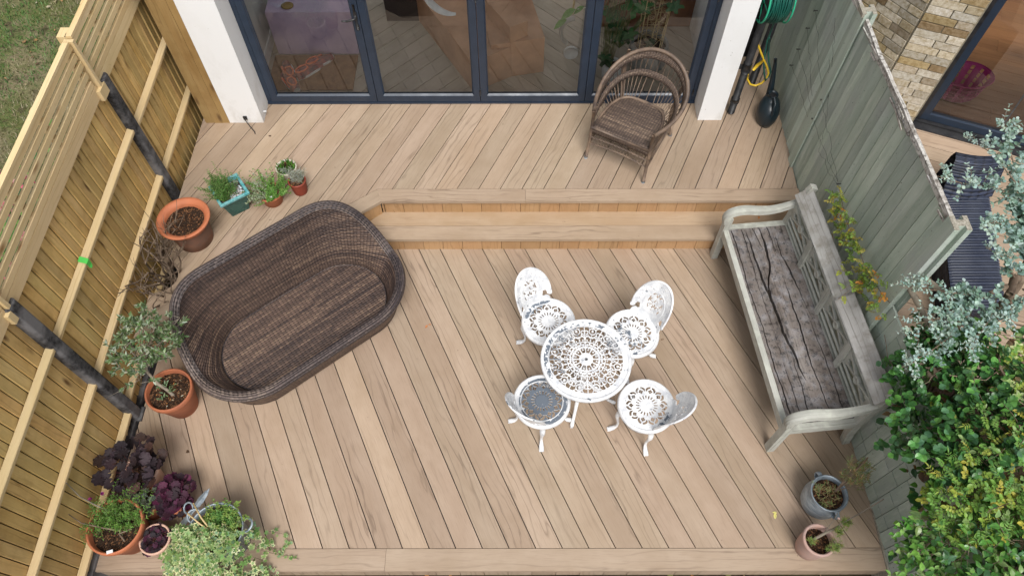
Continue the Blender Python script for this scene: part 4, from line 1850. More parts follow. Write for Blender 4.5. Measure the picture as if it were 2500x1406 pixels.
# band weaves round the back
for (k0, wd, dz0) in ((0.895, .075, 0), (0.54, .066, 0)):
    bm = MB()
    v, uv = [], []
    nn = 60
    L = 0
    pp = None
    for i in range(nn + 1):
        t = PI * i / nn
        top = hoop(t)
        sl, sb = seat_edge(i / nn)
        bot = aw(sl, sb, SZ)
        c_ = bot.lerp(top, k0)
        d_ = (top - bot)
        d_.normalize()
        if pp is not None:
            L += (c_ - pp).length
        pp = c_
        wd_ = wd * (1 if 4 < i < nn - 4 else .6)
        for q in (-.5, 0, .5):
            v.append(c_ + d_ * wd_ * q)
            uv.append((L, 1 + wd_ * q))
    f = [(3 * i + q, 3 * i + 3 + q, 3 * i + 4 + q, 3 * i + 1 + q) for i in range(nn) for q in (0, 1)]
    bm.add(v, f, uv, (1, 1, 1), True)
    o = bm.build('woven_band', M['wicker2'], ac)
    so = o.modifiers.new('s', 'SOLIDIFY')
    so.thickness = .005
for i in range(1, 34):
    t = PI * i / 34
    sl, sb = seat_edge(i / 34)
    bot = aw(sl, sb, SZ - .01)
    top = hoop(t)
    cm = MB()
    mid = bot.lerp(top, .5) + (auy * math.sin(t) - aux * math.cos(t)) * .012
    cm.tube([bot, mid, top], .0036, 6)
    cm.build('spindle', M['cane'], ac)
# seat U rail
um = MB()
um.tube([aw(*seat_edge(i / 40), SZ + .008) for i in range(41)], .013, 8)
um.tube([aw(-.287, -.01, SZ - .006), aw(.287, -.01, SZ - .006)], .012, 8)
um.build('seat_rail', M['cane'], ac)
# uprights and legs
for (l_, b_), top in zip(fr_pts, (.975, .975, 1.19, 1.19)):
    lm = MB()
    if b_ == 0:
        pts_ = [aw(l_ * 1.06, b_ - .03, UP), aw(l_ * 1.03, b_ - .01, .62), aw(l_ * 1.02, 0, .80), aw(l_ * 1.02, 0, top)]
    else:
        pts_ = [aw(l_ * 1.10, b_ + .03, UP), aw(l_, b_ - .04, .62), aw(l_, b_ - .06, .80), aw(l_ * 1.12, b_ - .02, 1.0), aw(l_ * 1.12, b_ + .03, top)]
    lm.tube(pts_, .0155, 10)
    lg = lm.build('leg', M['cane'], ac)
    cm = MB()
    p0 = Vector(pts_[0])
    cm.tube([p0, p0 + (Vector(pts_[1]) - p0) * .1], .018, 10)
    cm.build('foot_cap', M['galv'], lg)
# lower rails, twisted, and side panels
lr = MB()
for z, bow in ((.685, .03), (.60, .05)):
    for tw in (0, PI):
        pts_ = []
        for i in range(41):
            s = i / 40
            l_ = -.285 + .57 * s
            a = s * 50 + tw
            pts_.append(aw(l_, -.022 + math.cos(a) * .006, z + bow * math.sin(s * PI) * .6 + math.sin(a) * .006))
        lr.tube(pts_, .0055, 5)
for sg in (-1, 1):
    for z in (.60, .69):
        lr.tube([aw(sg * .295, -.02, z), aw(sg * .27, .56, z)], .009, 6)
lr.tube([aw(-.27, .56, .62), aw(.27, .56, .62)], .009, 6)
for i in range(1, 20):
    l_ = -.285 + .57 * i / 20
    lr.tube([aw(l_, -.016, SZ - .06), aw(l_, -.02, .62)], .0028, 5)
for sg in (-1, 1):
    for i in range(1, 24):
        b = .56 * i / 24
        lr.tube([aw(sg * .285, b, SZ), aw(sg * .283, b + .03, .60)], .0028, 5)
        lr.tube([aw(sg * .285, b, SZ), aw(sg * .283, b - .04, .60)], .0028, 5)
        if sg == 1:
            lr.tube([aw(sg * .29, b, SZ), aw(sg * .30, b * .9, .90)], .0028, 5)
lr.build('lower_rails', M['cane'], ac)

# ================================================================ BENCH
BO = Vector((1.885, 3.775, 0))
BD = Vector((.096, -.995, 0)).normalized()
BN = Vector((.995, .096, 0)).normalized()


def bw(s, o, z):
    return BO + BD * s + BN * o + Vector((0, 0, z))


bench = thing('garden_bench', 'weathered grey wooden bench with cracked seat and heart pierced back', 'bench', tuple(bw(.92, .3, 0)), math.atan2(BD.y, BD.x))
BL = 1.85
sm = MB()
cr = [([(0.03, 0.147), (0.179, 0.154), (0.354, 0.152), (0.567, 0.165), (0.814, 0.184), (1.048, 0.185), (1.259, 0.225), (1.406, 0.23), (1.514, 0.247)], (.002, .005, .008, .011, .013, .012, .010, .006, .001)),
      ([(0.03, 0.278), (0.236, 0.277), (0.429, 0.259), (0.612, 0.198), (0.773, 0.178), (0.872, 0.176)], (.003, .011, .008, .007, .006, .004)),
      ([(0.136, 0.39), (0.334, 0.387), (0.465, 0.412), (0.593, 0.428), (0.738, 0.437), (0.998, 0.461), (1.172, 0.474)], (.003, .005, .008, .006, .003, .002, .001)),
      ([(0.55, 0.346), (0.829, 0.338), (1.063, 0.336), (1.306, 0.329), (1.593, 0.337), (1.816, 0.346)], (.001, .006, .007, .005, .004, .003)),
      ([(0.02, 0.03), (0.63, 0.024), (1.029, 0.034), (1.382, 0.036), (1.83, 0.04)], (.005, .004, .004, .005, .006)),
      ([(1.0, 0.21), (1.526, 0.193), (1.83, 0.173)], (.001, .004, .006)),
      ([(0.02, 0.12), (0.6, 0.112), (1.2, 0.118), (1.83, 0.110)], (.004, .0025, .002, .004)),
      ([(0.9, 0.43), (1.337, 0.454), (1.83, 0.445)], (.002, .004, .005)),
      ([(0.03, 0.35), (0.25, .345), (0.5, .36)], (.005, .003, .001)),
      ([(0.02, 0.22), (0.2, .235), (0.30, .27)], (.004, .003, .002))]


def seatpl_F(X, Y):
    V = np.minimum(np.minimum(X - 0.015, 1.835 - X), np.minimum(Y + 0.0, 0.512 - Y))
    wob = np.sin(X * 23 + 1) * .002 + np.sin(X * 61) * .0015 + np.sin(X * 9.3 + 2) * .003
    for pts_, ws in cr:
        for (a, b, wa, wb) in zip(pts_[:-1], pts_[1:], ws[:-1], ws[1:]):
            dx, dy = b[0] - a[0], b[1] - a[1]
            t = np.clip(((X - a[0]) * dx + (Y + wob - a[1]) * dy) / (dx * dx + dy * dy), 0, 1)
            V = np.minimum(V, np.hypot(X - a[0] - t * dx, Y + wob - a[1] - t * dy) - (wa + (wb - wa) * t))
    return V


def seatcol(x, y):
    k = int((y + 0.01) / 0.12)
    t = [1.0, .86, 1.12, .92, 1.05][min(k, 4)]
    return (t, t, t)


mask_mesh(seatpl_F, np.arange(0.0, 1.86, 0.0068), np.arange(-.012, .53, 0.0052), .03,
          lambda x, y, tt: bw(x, y, .443 - .03 * tt + mn.noise((x * 4, y * 14, 2)) * .004), sm, None, seatcol)
sm.build('seat', M['seat'], bench)
ub = MB()
ub.beam(bw(.03, .255, .404), bw(1.82, .255, .404), .47, .012)  # added dark slab, makes the seat cracks above it look dark
ub.build('crack_darkening_slab', M['underseat'], bench)
fr = MB()
fr.beam(bw(-.005, -.022, .405), bw(BL + .005, -.022, .405), .045, .085)
fr.beam(bw(0.0, .53, .405), bw(BL, .53, .405), .04, .07)
for s in (.0, BL):
    fr.beam(bw(s, -.02, .415), bw(s, .53, .415), .05, .075)
for s in (.45, .92, 1.4):
    fr.beam(bw(s, 0, .37), bw(s, .52, .37), .05, .05)
o = fr.build('seat_frame', M['bench'], bench)
bevel(o, .006, 2)
for s in (.0, BL):
    lm = MB()
    # square front leg
    lm.beam(bw(s, -.02, 0), bw(s, -.02, .60), .062, .058, up=tuple(BN))
    o = lm.build('leg', M['bench'], bench)
    bevel(o, .01, 2)
    lm = MB()
    pts_ = [(.60, 0), (.55, .22), (.53, .42), (.545, .65), (.585, .88), (.605, .93)]
    for (o1, z1), (o2, z2) in zip(pts_[:-1], pts_[1:]):
        lm.beam(bw(s, o1, z1 - (.004 if z1 else 0)), bw(s, o2, z2 + .004), .055, .06, up=tuple(BN))
    o = lm.build('leg', M['bench'], bench)
    bevel(o, .006, 2)
    am = MB()
    # swept scroll arm
    ap = [(-.045, .53), (-.055, .60), (-.03, .655), (.03, .685), (.11, .69), (.20, .672), (.30, .662), (.40, .68), (.50, .72), (.565, .77)]
    spl = []
    for i in range(len(ap) - 1):
        p0, p1, p2, p3 = ap[max(i - 1, 0)], ap[i], ap[i + 1], ap[min(i + 2, len(ap) - 1)]
        for q in np.linspace(0, 1, 5, endpoint=(i == len(ap) - 2)):
            spl.append(tuple(.5 * ((2 * p1[k]) + (-p0[k] + p2[k]) * q + (2 * p0[k] - 5 * p1[k] + 4 * p2[k] - p3[k]) * q * q + (-p0[k] + 3 * p1[k] - 3 * p2[k] + p3[k]) * q ** 3) for k in (0, 1)))
    v, uv = [], []
    L = 0
    for i, (o_, z_) in enumerate(spl):
        if i:
            L += math.dist(spl[i], spl[i - 1])
        a = spl[max(i - 1, 0)]
        b = spl[min(i + 1, len(spl) - 1)]
        tx, tz = b[0] - a[0], b[1] - a[1]
        q = math.hypot(tx, tz)
        nx_, nz_ = -tz / q, tx / q
        hw = .036 + .006 * math.sin(L * 6)
        th_ = .021
        for k, (e, g_) in enumerate(((-1, -1), (-.8, .8), (0, 1.05), (.8, .8), (1, -1))):
            v.append(bw(s + e * hw, o_ + nx_ * th_ * g_, z_ + nz_ * th_ * g_))
            uv.append((L + s, k * .03))
    f = []
    for i in range(len(spl) - 1):
        for k in range(5):
            k2 = (k + 1) % 5
            f.append((5 * i + k, 5 * i + k2, 5 * (i + 1) + k2, 5 * (i + 1) + k))
    f += [(4, 3, 2, 1, 0), tuple(5 * (len(spl) - 1) + k for k in range(5))]
    am.add(v, f, uv)
    am.build('armrest', M['bench'], bench)
tr = MB()
n_ = 30
for i in range(2):
    a, b = (0, 1.0) if i == 0 else (1.002, BL)
    c = bw((a + b) / 2, .552, .853)
    wd = (BN * math.sin(math.radians(52)) + Vector((0, 0, math.cos(math.radians(52))))).normalized()
    nn = BD.cross(wd).normalized()
    tr.obox(c, (BD, wd, nn), ((b - a) / 2 + (.03 if i == 0 else .03) * .5, .074, .018), 0, (1, 1, 1) if i else (.93, .94, .93))
o = tr.build('top_rail', M['toprail'], bench)
bevel(o, .012, 3)


def heart(X, Y, cx, cy, s_, up_):
    x, y = np.abs(Y - cy) / s_, (X - cx) / s_ * up_
    return np.minimum(1 - np.hypot(x * 1.0, y) * 0 - (np.hypot(x - .42, np.maximum(y - .25, 0) + np.minimum(y - .25, 0) * .55) / .58), 1.0) * s_ * .5


def bay_F(X, Y, Lb):
    """X along the bay, Y up: fretwork of crossed bars, centre disc and heart ends"""
    V = -np.ones_like(X)
    h = .165
    cy = h / 2
    for sg in (-1, 1):
        ex = Lb / 2 + sg * (Lb / 2 - .015)
        V = np.maximum(V, sd_seg(X, Y, (Lb / 2 - sg * 0 + sg * .02, cy), (ex, .010), .0105))
        V = np.maximum(V, sd_seg(X, Y, (Lb / 2 + sg * .02, cy), (ex, h - .010), .0105))
        V = np.maximum(V, np.minimum(sg * (X - (ex - sg * .028)), sg * (ex + sg * .02 - X)))
        V = np.maximum(V, sd_circle(X, Y, ex - sg * .03, cy - .03, .022))
        V = np.maximum(V, sd_circle(X, Y, ex - sg * .03, cy + .03, .022))
        hx = ex - sg * .045
        for e in (-1, 1):
            V = np.minimum(V, -sd_circle(X, Y, hx + sg * .008, cy + e * .012, .0145))
        V = np.minimum(V, -sd_seg(X, Y, (hx, cy), (hx - sg * .06, cy), .013))
    V = np.maximum(V, sd_circle(X, Y, Lb / 2, cy, .036))
    V = np.minimum(V, np.minimum(Y, h - Y))
    return V


def bk(s, z, d=0.0):
    """point on the back plane"""
    return bw(s, .528 - .02 * (z - .45) / .35 + d, z)


bays_ = [(.03, .435), (.475, .875), (.93, 1.36), (1.40, 1.82)]
fm = MB()
for z, th_ in ((.492, .024), (.562, .024), (.768, .024)):
    fm.tube([bk(s, z) for s in np.linspace(.0, BL, 12)], th_ / 2 + .001, 8)
fm.build('back_rails', M['bench'], bench)
for (a, b) in bays_:
    pm = MB()
    Lb = b - a
    mask_mesh(lambda X, Y: bay_F(X, Y, Lb), np.arange(-.004, Lb + .005, .0052), np.arange(-.004, .17, .0052), .015,
              lambda x, y, tt: bk(a + x, .585 + y, -.008 + .018 * tt), pm)
    dm = []
    pm.lathe([(.036, -.004), (.036, .006), (.030, .011), (.026, .007), (.004, .007)], bk(a + Lb / 2, .585 + .0825, -.008), 24, ax=Matrix((tuple(BD), (0, 0, 1), tuple(-BN))).transposed())
    pm.build('fret_panel', M['bench'], bench)
for s in (.455, .902, 1.38):
    mm = MB()
    mm.beam(bk(s, .44, -.02), bk(s, .80, -.012), .05, .022, up=tuple(BN))
    o = mm.build('back_muntin', M['bench'], bench)
    bevel(o, .004, 2)


# ================================================================ POTS AND PLANTS
def circle_soil(c, r, z, name_parent, dark=1.0, bits=260, pale=0.15):
    m = MB()
    m.disc(c, r, z, 36, (dark,) * 3, .006)
    for _ in range(bits):
        a, q = random.uniform(0, 2 * PI), r * math.sqrt(random.random()) * .97
        x, y = c[0] + q * math.cos(a), c[1] + q * math.sin(a)
        s_ = random.uniform(.003, .010)
        b_ = random.uniform(0, PI)
        d = Vector((math.cos(b_), math.sin(b_), random.uniform(-.5, .5))).normalized()
        w_ = d.cross(Vector((0, 0, 1))).normalized()
        cc = (2.8, 2.4, 2.0) if random.random() < pale else ((1.2, 1.0, .9) if random.random() < .6 else (5, 4, 3))
        m.obox((x, y, z + .004), (d, w_, d.cross(w_)), (s_, s_ * .4, s_ * .35), 0, cc)
    return m.build('soil', M['soil'], name_parent)


def pot(name, label, cat, c, prof, mat, rimprof=None, rimmat=None, soil_r=None, soil_z=None, lean=None, bits=260, rimname='rim', sc=1.0):
    t = thing(name, label, cat, (c[0], c[1], c[2]))
    m = MB()
    m.lathe([(r, z) for r, z in prof], c, 56)
    m.build('body', mat, t)
    if rimprof:
        m = MB()
        m.lathe(rimprof, c, 56)
        m.build(rimname, rimmat or mat, t)
    if soil_r:
        circle_soil((c[0], c[1]), soil_r, c[2] + soil_z, t, 1.0, bits)
    return t


def flower_prof(R, r0, h, lip=.02, lh=.05, th=.012):
    body = [(r0 * .9, .0), (r0, .003), (R - lip, h - lh)]
    rim = [(R - lip, h - lh), (R - .002, h - lh + .003), (R, h - lh + .012), (R, h - .006), (R - .005, h), (R - th, h), (R - th - .004, h - .008), (R - th - .012, h - lh - .01), (r0 * .95, h * .4)]
    return body, rim


# leaf templates -------------------------------------------------
def blade_tmpl(widths, fold=.18, curl=.15, petiole=.0):
    """leaf along +x; widths: half-width at equally spaced stations; returns verts, faces"""
    n = len(widths)
    v = []
    for i, w_ in enumerate(widths):
        x = i / (n - 1)
        zc = -curl * x * x
        v.append((x, 0, zc))
        v.append((x, w_, zc + fold * w_))
        v.append((x, -w_, zc + fold * w_))
    f = []
    for i in range(n - 1):
        a, b = 3 * i, 3 * (i + 1)
        f.append((a, b, b + 1, a + 1))
        f.append((a, a + 2, b + 2, b))
    return np.array(v, float), f


T_oval = blade_tmpl([.03, .30, .42, .36, .02], .25, .25)
T_round = blade_tmpl([.05, .42, .50, .40, .04], .18, .2)
T_lance = blade_tmpl([.02, .13, .15, .10, .005], .3, .2)
T_point = blade_tmpl([.02, .20, .27, .22, .12, .0], .25, .3)
T_thin = blade_tmpl([.02, .06, .05, .0], .2, .3)


def lobed(n, inner, outer, cup=.1, ruffle=.06):
    """palmate leaf: centre near the base, scalloped edge, two rings"""
    v = [(.35, 0, 0)]
    m = n * 4
    for ring, k in ((.58, .6), (1.0, 1.0)):
        for i in range(m):
            a = -PI + .25 + (2 * PI - .5) * i / (m - 1)
            lob = .5 + .5 * math.cos((i / (m - 1) * n * 2 * PI) - PI)
            r = (inner + (outer - inner) * lob) * k * (1.0 if abs(a) < 2.2 else .8)
            v.append((.35 + r * math.cos(a), r * math.sin(a), cup * k * k * r + (ruffle * math.sin(i * 2.3) if ring == 1.0 else 0)))
    f = [(0, 1 + i, 2 + i) for i in range(m - 1)]
    for i in range(m - 1):
        f.append((1 + i, 1 + m + i, 2 + m + i, 2 + i))
    return np.array(v, float), f


T_heuch = lobed(7, .50, .60, .10, .035)
T_ivy = lobed(5, .30, .62, .05, .0)
T_hop = lobed(5, .30, .66, .05, .03)


def put_leaf(mb, T, pos, d, up_, size, col, wid=1.0, edge=None):
    d = Vector(d).normalized()
    u = Vector(up_)
    s_ = u.cross(d)
    if s_.length < .05:
        s_ = Vector((1, 0, 0)).cross(d)
    s_.normalize()
    n_ = d.cross(s_)
    A = np.array([[d.x, s_.x, n_.x], [d.y, s_.y, n_.y], [d.z, s_.z, n_.z]])
    V = (T[0] * np.array([size, size * wid, size])) @ A.T + np.array(pos)
    if edge is None:
        mb.add(V.tolist(), T[1], None, col)
    else:
        mb.addc(V.tolist(), T[1], [edge if len(f) == 4 else col for f in T[1]])


def jit(c, a=.2):
    t = random.uniform(1 - a, 1 + a)
    return (c[0] * t * random.uniform(.93, 1.07), c[1] * t, c[2] * t * random.uniform(.9, 1.1))


def rdir(el0, el1, az0=0, az1=2 * PI):
    a, e = random.uniform(az0, az1), random.uniform(el0, el1)
    return Vector((math.cos(a) * math.cos(e), math.sin(a) * math.cos(e), math.sin(e)))


def sprig(lm, sm, p0, p1, T, size, cols, pairs=8, bow=.05, wid=1.0, rad=.0022, el=.6, tipflush=None, start=.15, edge=None):
    """stem from p0 to p1 with pairs of leaves"""
    p0, p1 = Vector(p0), Vector(p1)
    ax = (p1 - p0)
    L = ax.length
    side = ax.cross(Vector((0, 0, 1)))
    if side.length < .01:
        side = Vector((1, 0, 0))
    side.normalize()
    b = side * random.uniform(-bow, bow) * L + Vector((0, 0, random.uniform(0, bow))) * L
    pts_ = [p0 + ax * t + b * math.sin(t * PI) for t in np.linspace(0, 1, 6)]
    if sm is not None:
        sm.tube(pts_, [rad * (1.2 - .9 * t) for t in np.linspace(0, 1, 6)], 5)
    for i in range(pairs):
        t = start + (1 - start) * (i + .5) / pairs
        p = p0 + ax * t + b * math.sin(t * PI)
        a0 = (i % 2) * PI / 2 + random.uniform(-.5, .5)
        fw = ax.normalized()
        up_ = side.cross(fw).normalized()
        for e in (0, PI):
            a = a0 + e
            o_ = side * math.cos(a) + up_ * math.sin(a)
            d = (o_ + fw * random.uniform(.25, .9) + Vector((0, 0, random.uniform(-.1, .35)))).normalized()
            s_ = size * random.uniform(.65, 1.15) * (1 - .35 * t)
            put_leaf(lm, T, p, d, Vector((random.uniform(-.4, .4), random.uniform(-.4, .4), 1)), s_, jit(random.choice(cols)), wid, edge)


# --- large terracotta bowl on the upper deck
c = (-2.778, 3.70, UP)
t = thing('planter', 'wide terracotta pot holding only bare soil on the upper deck beside the fence', 'plant pot', c)
m = MB()
m.lathe([(.138, 0), (.150, .004), (.160, .10), (.170, .18), (.178, .235)], c, 56)
m.build('body', M['terrabrown'], t)
m = MB()
m.lathe([(.176, .22), (.184, .245), (.200, .268), (.219, .282), (.223, .294), (.219, .304), (.195, .298), (.174, .284), (.164, .268), (.158, .22), (.15, .15)], c, 64)
m.build('rim', M['terrain'], t)
circle_soil(c, .162, UP + .245, t, 1.0, 620, .2)
# --- square teal pot
t = thing('square_planter', 'square teal glazed pot with feathery green plant and white gravel', 'plant pot', (-2.476, 4.05, UP), math.radians(36))
T36 = Matrix.Translation((-2.482, 4.05, UP)) @ Matrix.Rotation(math.radians(35), 4, 'Z')
m = MB()


def sqring(h_, z):
    return [T36 @ Vector((x * h_, y * h_, z)) for x, y in ((-1, -1), (1, -1), (1, 1), (-1, 1))]


def loft(mb, rings, col=(1, 1, 1), cap0=False):
    v = [p for r in rings for p in r]
    n_ = len(rings[0])
    f = []
    for i in range(len(rings) - 1):
        for k in range(n_):
            f.append((i * n_ + k, i * n_ + (k + 1) % n_, (i + 1) * n_ + (k + 1) % n_, (i + 1) * n_ + k))
    if cap0:
        f.append(tuple(range(n_))[::-1])
    mb.add(v, f, None, col)


loft(m, [sqring(.082, 0), sqring(.122, .222)], cap0=True)
o = m.build('body', M['teal'], t)
bevel(o, .006, 2)
m = MB()
loft(m, [sqring(.121, .215), sqring(.136, .222), sqring(.137, .246), sqring(.112, .247), sqring(.105, .19)])
o = m.build('rim', M['tealrim'], t)
bevel(o, .004, 2)
m = MB()
m.add(sqring(.108, .205), [(0, 1, 2, 3)], None, (.12, .08, .06))
for _ in range(700):
    x, y = random.uniform(-.1, .1), random.uniform(-.1, .1)
    white_ = x > -.02 and random.random() < .8
    s_ = random.uniform(.003, .0075)
    p = T36 @ Vector((x, y, .208 + random.random() * .004))
    d = rdir(-.5, .5)
    w_ = d.cross(Vector((0, 0, 1))).normalized()
    cc = random.choice(((1, 1.05, 1.1), (.8, .85, .9), (.4, .38, .38), (.75, .6, .5))) if white_ else (.14, .1, .08)
    m.obox(p, (d, w_, d.cross(w_)), (s_, s_ * .8, s_ * .5), 0, cc)
m.build('gravel', plain('white_gravel', (.66, .68, .70), .8, 0, .1, 60), t)
lm, sm = MB(), MB()
for _ in range(105):
    a, q = random.uniform(0, 2 * PI), .085 * math.sqrt(random.random())
    b0 = T36 @ Vector((-.045 + q * math.cos(a), q * math.sin(a) * 1.2, .2))
    d = rdir(.75, 1.45)
    tip = b0 + d * random.uniform(.09, .23) + Vector((-.04, .03, 0))
    sprig(lm, sm, b0, tip, T_lance, .028, [(.06, .17, .03), (.10, .23, .05), (.16, .27, .08)], 11, .12, 1.0, .0015)
m_ = lm.build('foliage', M['leaf'], t)
sm.build('stems', M['stem'], t)

# --- shallow terracotta herb pot
body, rim = flower_prof(.112, .082, .135, .008, .03)
t = pot('herb_pot', 'terracotta pot of bushy green and silver thyme with white label, right of teal pot', 'plant pot', (-2.165, 4.115, UP), body, M['terra'], rim, M['terra'], .098, .115)
lm, sm = MB(), MB()
for i in range(150):
    a, q = random.uniform(0, 2 * PI), .105 * math.sqrt(random.random())
    b0 = Vector((-2.165 + q * math.cos(a), 4.115 + q * math.sin(a), UP + .115))
    out = Vector((math.cos(a), math.sin(a), 0)) * (q * 1.3) + Vector((-.025, .015, 0))
    if math.sin(a) < -.5 and math.cos(a) > -.2:
        out *= .3
    tip = b0 + out + Vector((0, 0, random.uniform(.03, .13)))
    left = math.cos(a) < -.1
    cols = [(.30, .36, .26), (.22, .30, .16), (.36, .40, .30)] if left and random.random() < .6 else [(.10, .25, .04), (.15, .32, .06), (.2, .35, .1)]
    sprig(lm, sm, b0, tip, T_round, .017, cols, 7, .2, 1.0, .0012)
for i in range(8):
    tip = Vector((-2.165 - random.uniform(.10, .15), 4.115 + random.uniform(-.12, .05), UP + random.uniform(.02, .10)))
    sprig(lm, sm, (-2.22, 4.08, UP + .13), tip, T_round, .018, [(.30, .36, .24), (.2, .32, .12)], 8, .2, 1.0, .0012)
lm.build('foliage', M['leaf'], t)
sm.build('stems', M['stem'], t)
m = MB()
m.obox((-2.145, 4.03, UP + .15), ((.9, .4, 0), (-.4, .9, .3), (0, -.3, 1)), (.022, .012, .0008))
m.build('plant_label', M['paper'], t)
# --- small cream pot
body, rim = flower_prof(.096, .07, .165, .004, .03, .009)
t = pot('small_pot', 'small cream glazed pot of short grassy green plants behind the ribbed red pot', 'plant pot', (-2.055, 4.375, UP), body, M['cream'], rim, M['cream'], .082, .145)
lm, sm = MB(), MB()
for i in range(130):
    a, q = random.uniform(0, 2 * PI), .08 * math.sqrt(random.random())
    b0 = Vector((-2.055 + q * math.cos(a), 4.375 + q * math.sin(a), UP + .145))
    d = rdir(.9, 1.5)
    put_leaf(lm, T_thin, b0, d, rdir(-.2, .2), random.uniform(.035, .06), jit(random.choice([(.08, .24, .03), (.12, .3, .05), (.05, .16, .03)])), 1.6)
for i in range(16):
    b0 = Vector((-2.03 + random.uniform(-.05, .05), 4.33 + random.uniform(-.03, .03), UP + .15))
    sprig(lm, sm, b0, b0 + Vector((random.uniform(-.05, .03), random.uniform(-.06, .0), random.uniform(.03, .07))), T_thin, .026, [(.38, .42, .38), (.28, .32, .28)], 5, .1, 1.6, .0012)
lm.build('foliage', M['leaf'], t)
sm.build('stems', M['stem'], t)
# --- ribbed red pot
body = [(.056, 0), (.060, .004)]
for i in range(12):
    z = .012 + i * .010
    r = .061 + i * .0011
    body += [(r, z), (r + .0022, z + .004), (r, z + .008)]
body.append((.074, .138))
rim = [(.074, .136), (.080, .142), (.081, .158), (.076, .163), (.070, .158), (.068, .12)]
t = pot('ribbed_pot', 'small ribbed red clay pot with sprawling silver lavender', 'plant pot', (-1.935, 4.225, UP), body, M['redpot'], rim, M['redpot'], .069, .135)
lm, sm = MB(), MB()
for i in range(60):
    b0 = Vector((-1.94 + random.uniform(-.04, .04), 4.235 + random.uniform(-.04, .04), UP + .14))
    d = rdir(.15, 1.3, .1, PI * .95)
    sprig(lm, sm, b0, b0 + d * random.uniform(.05, .13), T_thin, .028, [(.34, .38, .34), (.24, .28, .22), (.42, .45, .42)], 8, .2, 1.5, .0013)
lm.build('foliage', M['leaf'], t)
sm.build('stems', M['twig'], t)

# --- olive in a terracotta pot on the lower deck
oc = (-2.715, 2.305, 0)
body, rim = flower_prof(.184, .118, .325, .012, .055, .014)
t = pot('potted_olive', 'small olive tree leaning over the fence side in a round terracotta pot', 'potted tree', oc, body, M['terra'], rim, M['terra'], .158, .28, bits=700)
m = MB()
tr_pts = [(-2.68, 2.27, .27), (-2.72, 2.30, .32), (-2.78, 2.33, .37), (-2.83, 2.38, .48), (-2.84, 2.42, .62)]
m.tube(tr_pts, [.014, .013, .012, .011, .009], 9)
olm = MB()
tips = []
for i in range(24):
    az_ = random.uniform(0, 2 * PI)
    p0 = Vector(tr_pts[3]).lerp(Vector(tr_pts[4]), random.random())
    px_ = random.uniform(-2.98, -2.42)
    p1 = Vector((px_, random.uniform(2.12, 2.70), random.uniform(.62, 1.02)))
    mid = p0.lerp(p1, .5) + Vector((random.uniform(-.04, .04), random.uniform(-.04, .04), .02))
    m.tube([p0, mid, p1], [.006, .004, .002], 6)
    for k in range(4):
        q0 = mid.lerp(p1, random.uniform(.2, 1))
        q1 = q0 + rdir(-.1, 1.1) * random.uniform(.07, .16)
        q1.x = max(q1.x, -3.0)
        m.tube([q0, q1], [.0022, .0012], 5)
        for j in range(9):
            q = q0.lerp(q1, random.uniform(.35, 1.0))
            for e in range(2):
                d = ((q1 - q0).normalized() + rdir(-.6, .8) * 1.1).normalized()
                put_leaf(olm, T_lance, q, d, rdir(.5, 1.5), random.uniform(.030, .046), jit(random.choice([(.10, .17, .06), (.14, .21, .10), (.09, .15, .06), (.33, .38, .28), (.19, .25, .14)])), 1.25)
# low shoots near the soil
for k in range(3):
    q0 = Vector((-2.74, 2.29, .30)) + rdir(0, .3) * .05
    for j in range(9):
        put_leaf(olm, T_lance, q0 + rdir(.3, 1.2) * .04, rdir(.2, 1.2), rdir(.5, 1.5), random.uniform(.03, .045), jit((.13, .20, .10)), 1.25)
m.tube([(-2.85, 2.33, .55), (-2.93, 2.16, .62), (-3.0, 2.08, .66)], [.002, .0018, .0012], 5)
m.build('trunk', M['bark'], t)
olm.build('crown', M['leafgloss'], t)
lit = MB()
for k in range(26):
    a, q = random.uniform(0, 2 * PI), .14 * math.sqrt(random.random())
    put_leaf(lit, T_lance, (oc[0] + q * math.cos(a), oc[1] + q * math.sin(a), .288), rdir(-.05, .15), (0, 0, 1), random.uniform(.015, .03), jit(random.choice([(.5, .38, .22), (.4, .3, .2), (.45, .2, .06), (.55, .5, .4)])), 1.3)
lit.build('fallen_leaves', M['leaf'], t)

# --- heucheras
H_D = [(.020, .011, .016), (.030, .016, .022), (.016, .010, .014), (.045, .022, .018)]
H_P = [(.055, .008, .028), (.035, .007, .020), (.085, .011, .045), (.022, .008, .015)]


def heuchera(par, c, zs, R, H_, n, size, cols, stemcol='stem', squash=1.0, shift=(0, 0)):
    lm, sm = MB(), MB()
    for i in range(n):
        a = random.uniform(0, 2 * PI)
        q = R * math.sqrt(random.random())
        x, y = c[0] + q * math.cos(a) + shift[0] * q / R, c[1] + q * math.sin(a) * squash + shift[1] * q / R
        z = zs + H_ * (1.0 - .55 * (q / R) ** 2) * random.uniform(.35, 1.0)
        b0 = Vector((c[0] + q * .3 * math.cos(a), c[1] + q * .3 * math.sin(a), zs))
        p = Vector((x, y, z))
        sm.tube([b0, b0.lerp(p, .55) + Vector((0, 0, .02)), p], .0014, 4)
        d = Vector((math.cos(a), math.sin(a), random.uniform(-.35, .45)))
        up_ = Vector((random.uniform(-.5, .5), random.uniform(-.5, .5), 1))
        put_leaf(lm, T_heuch, p - d.normalized() * size * .35, d, up_, size * random.uniform(.7, 1.2), jit(random.choice(cols), .3))
    lm.build('foliage', M['leafdark'], par)
    sm.build('stems', plain('plum_stem', (.10, .025, .03), .6) if 'plum_stem' not in bpy.data.materials else bpy.data.materials['plum_stem'], par)


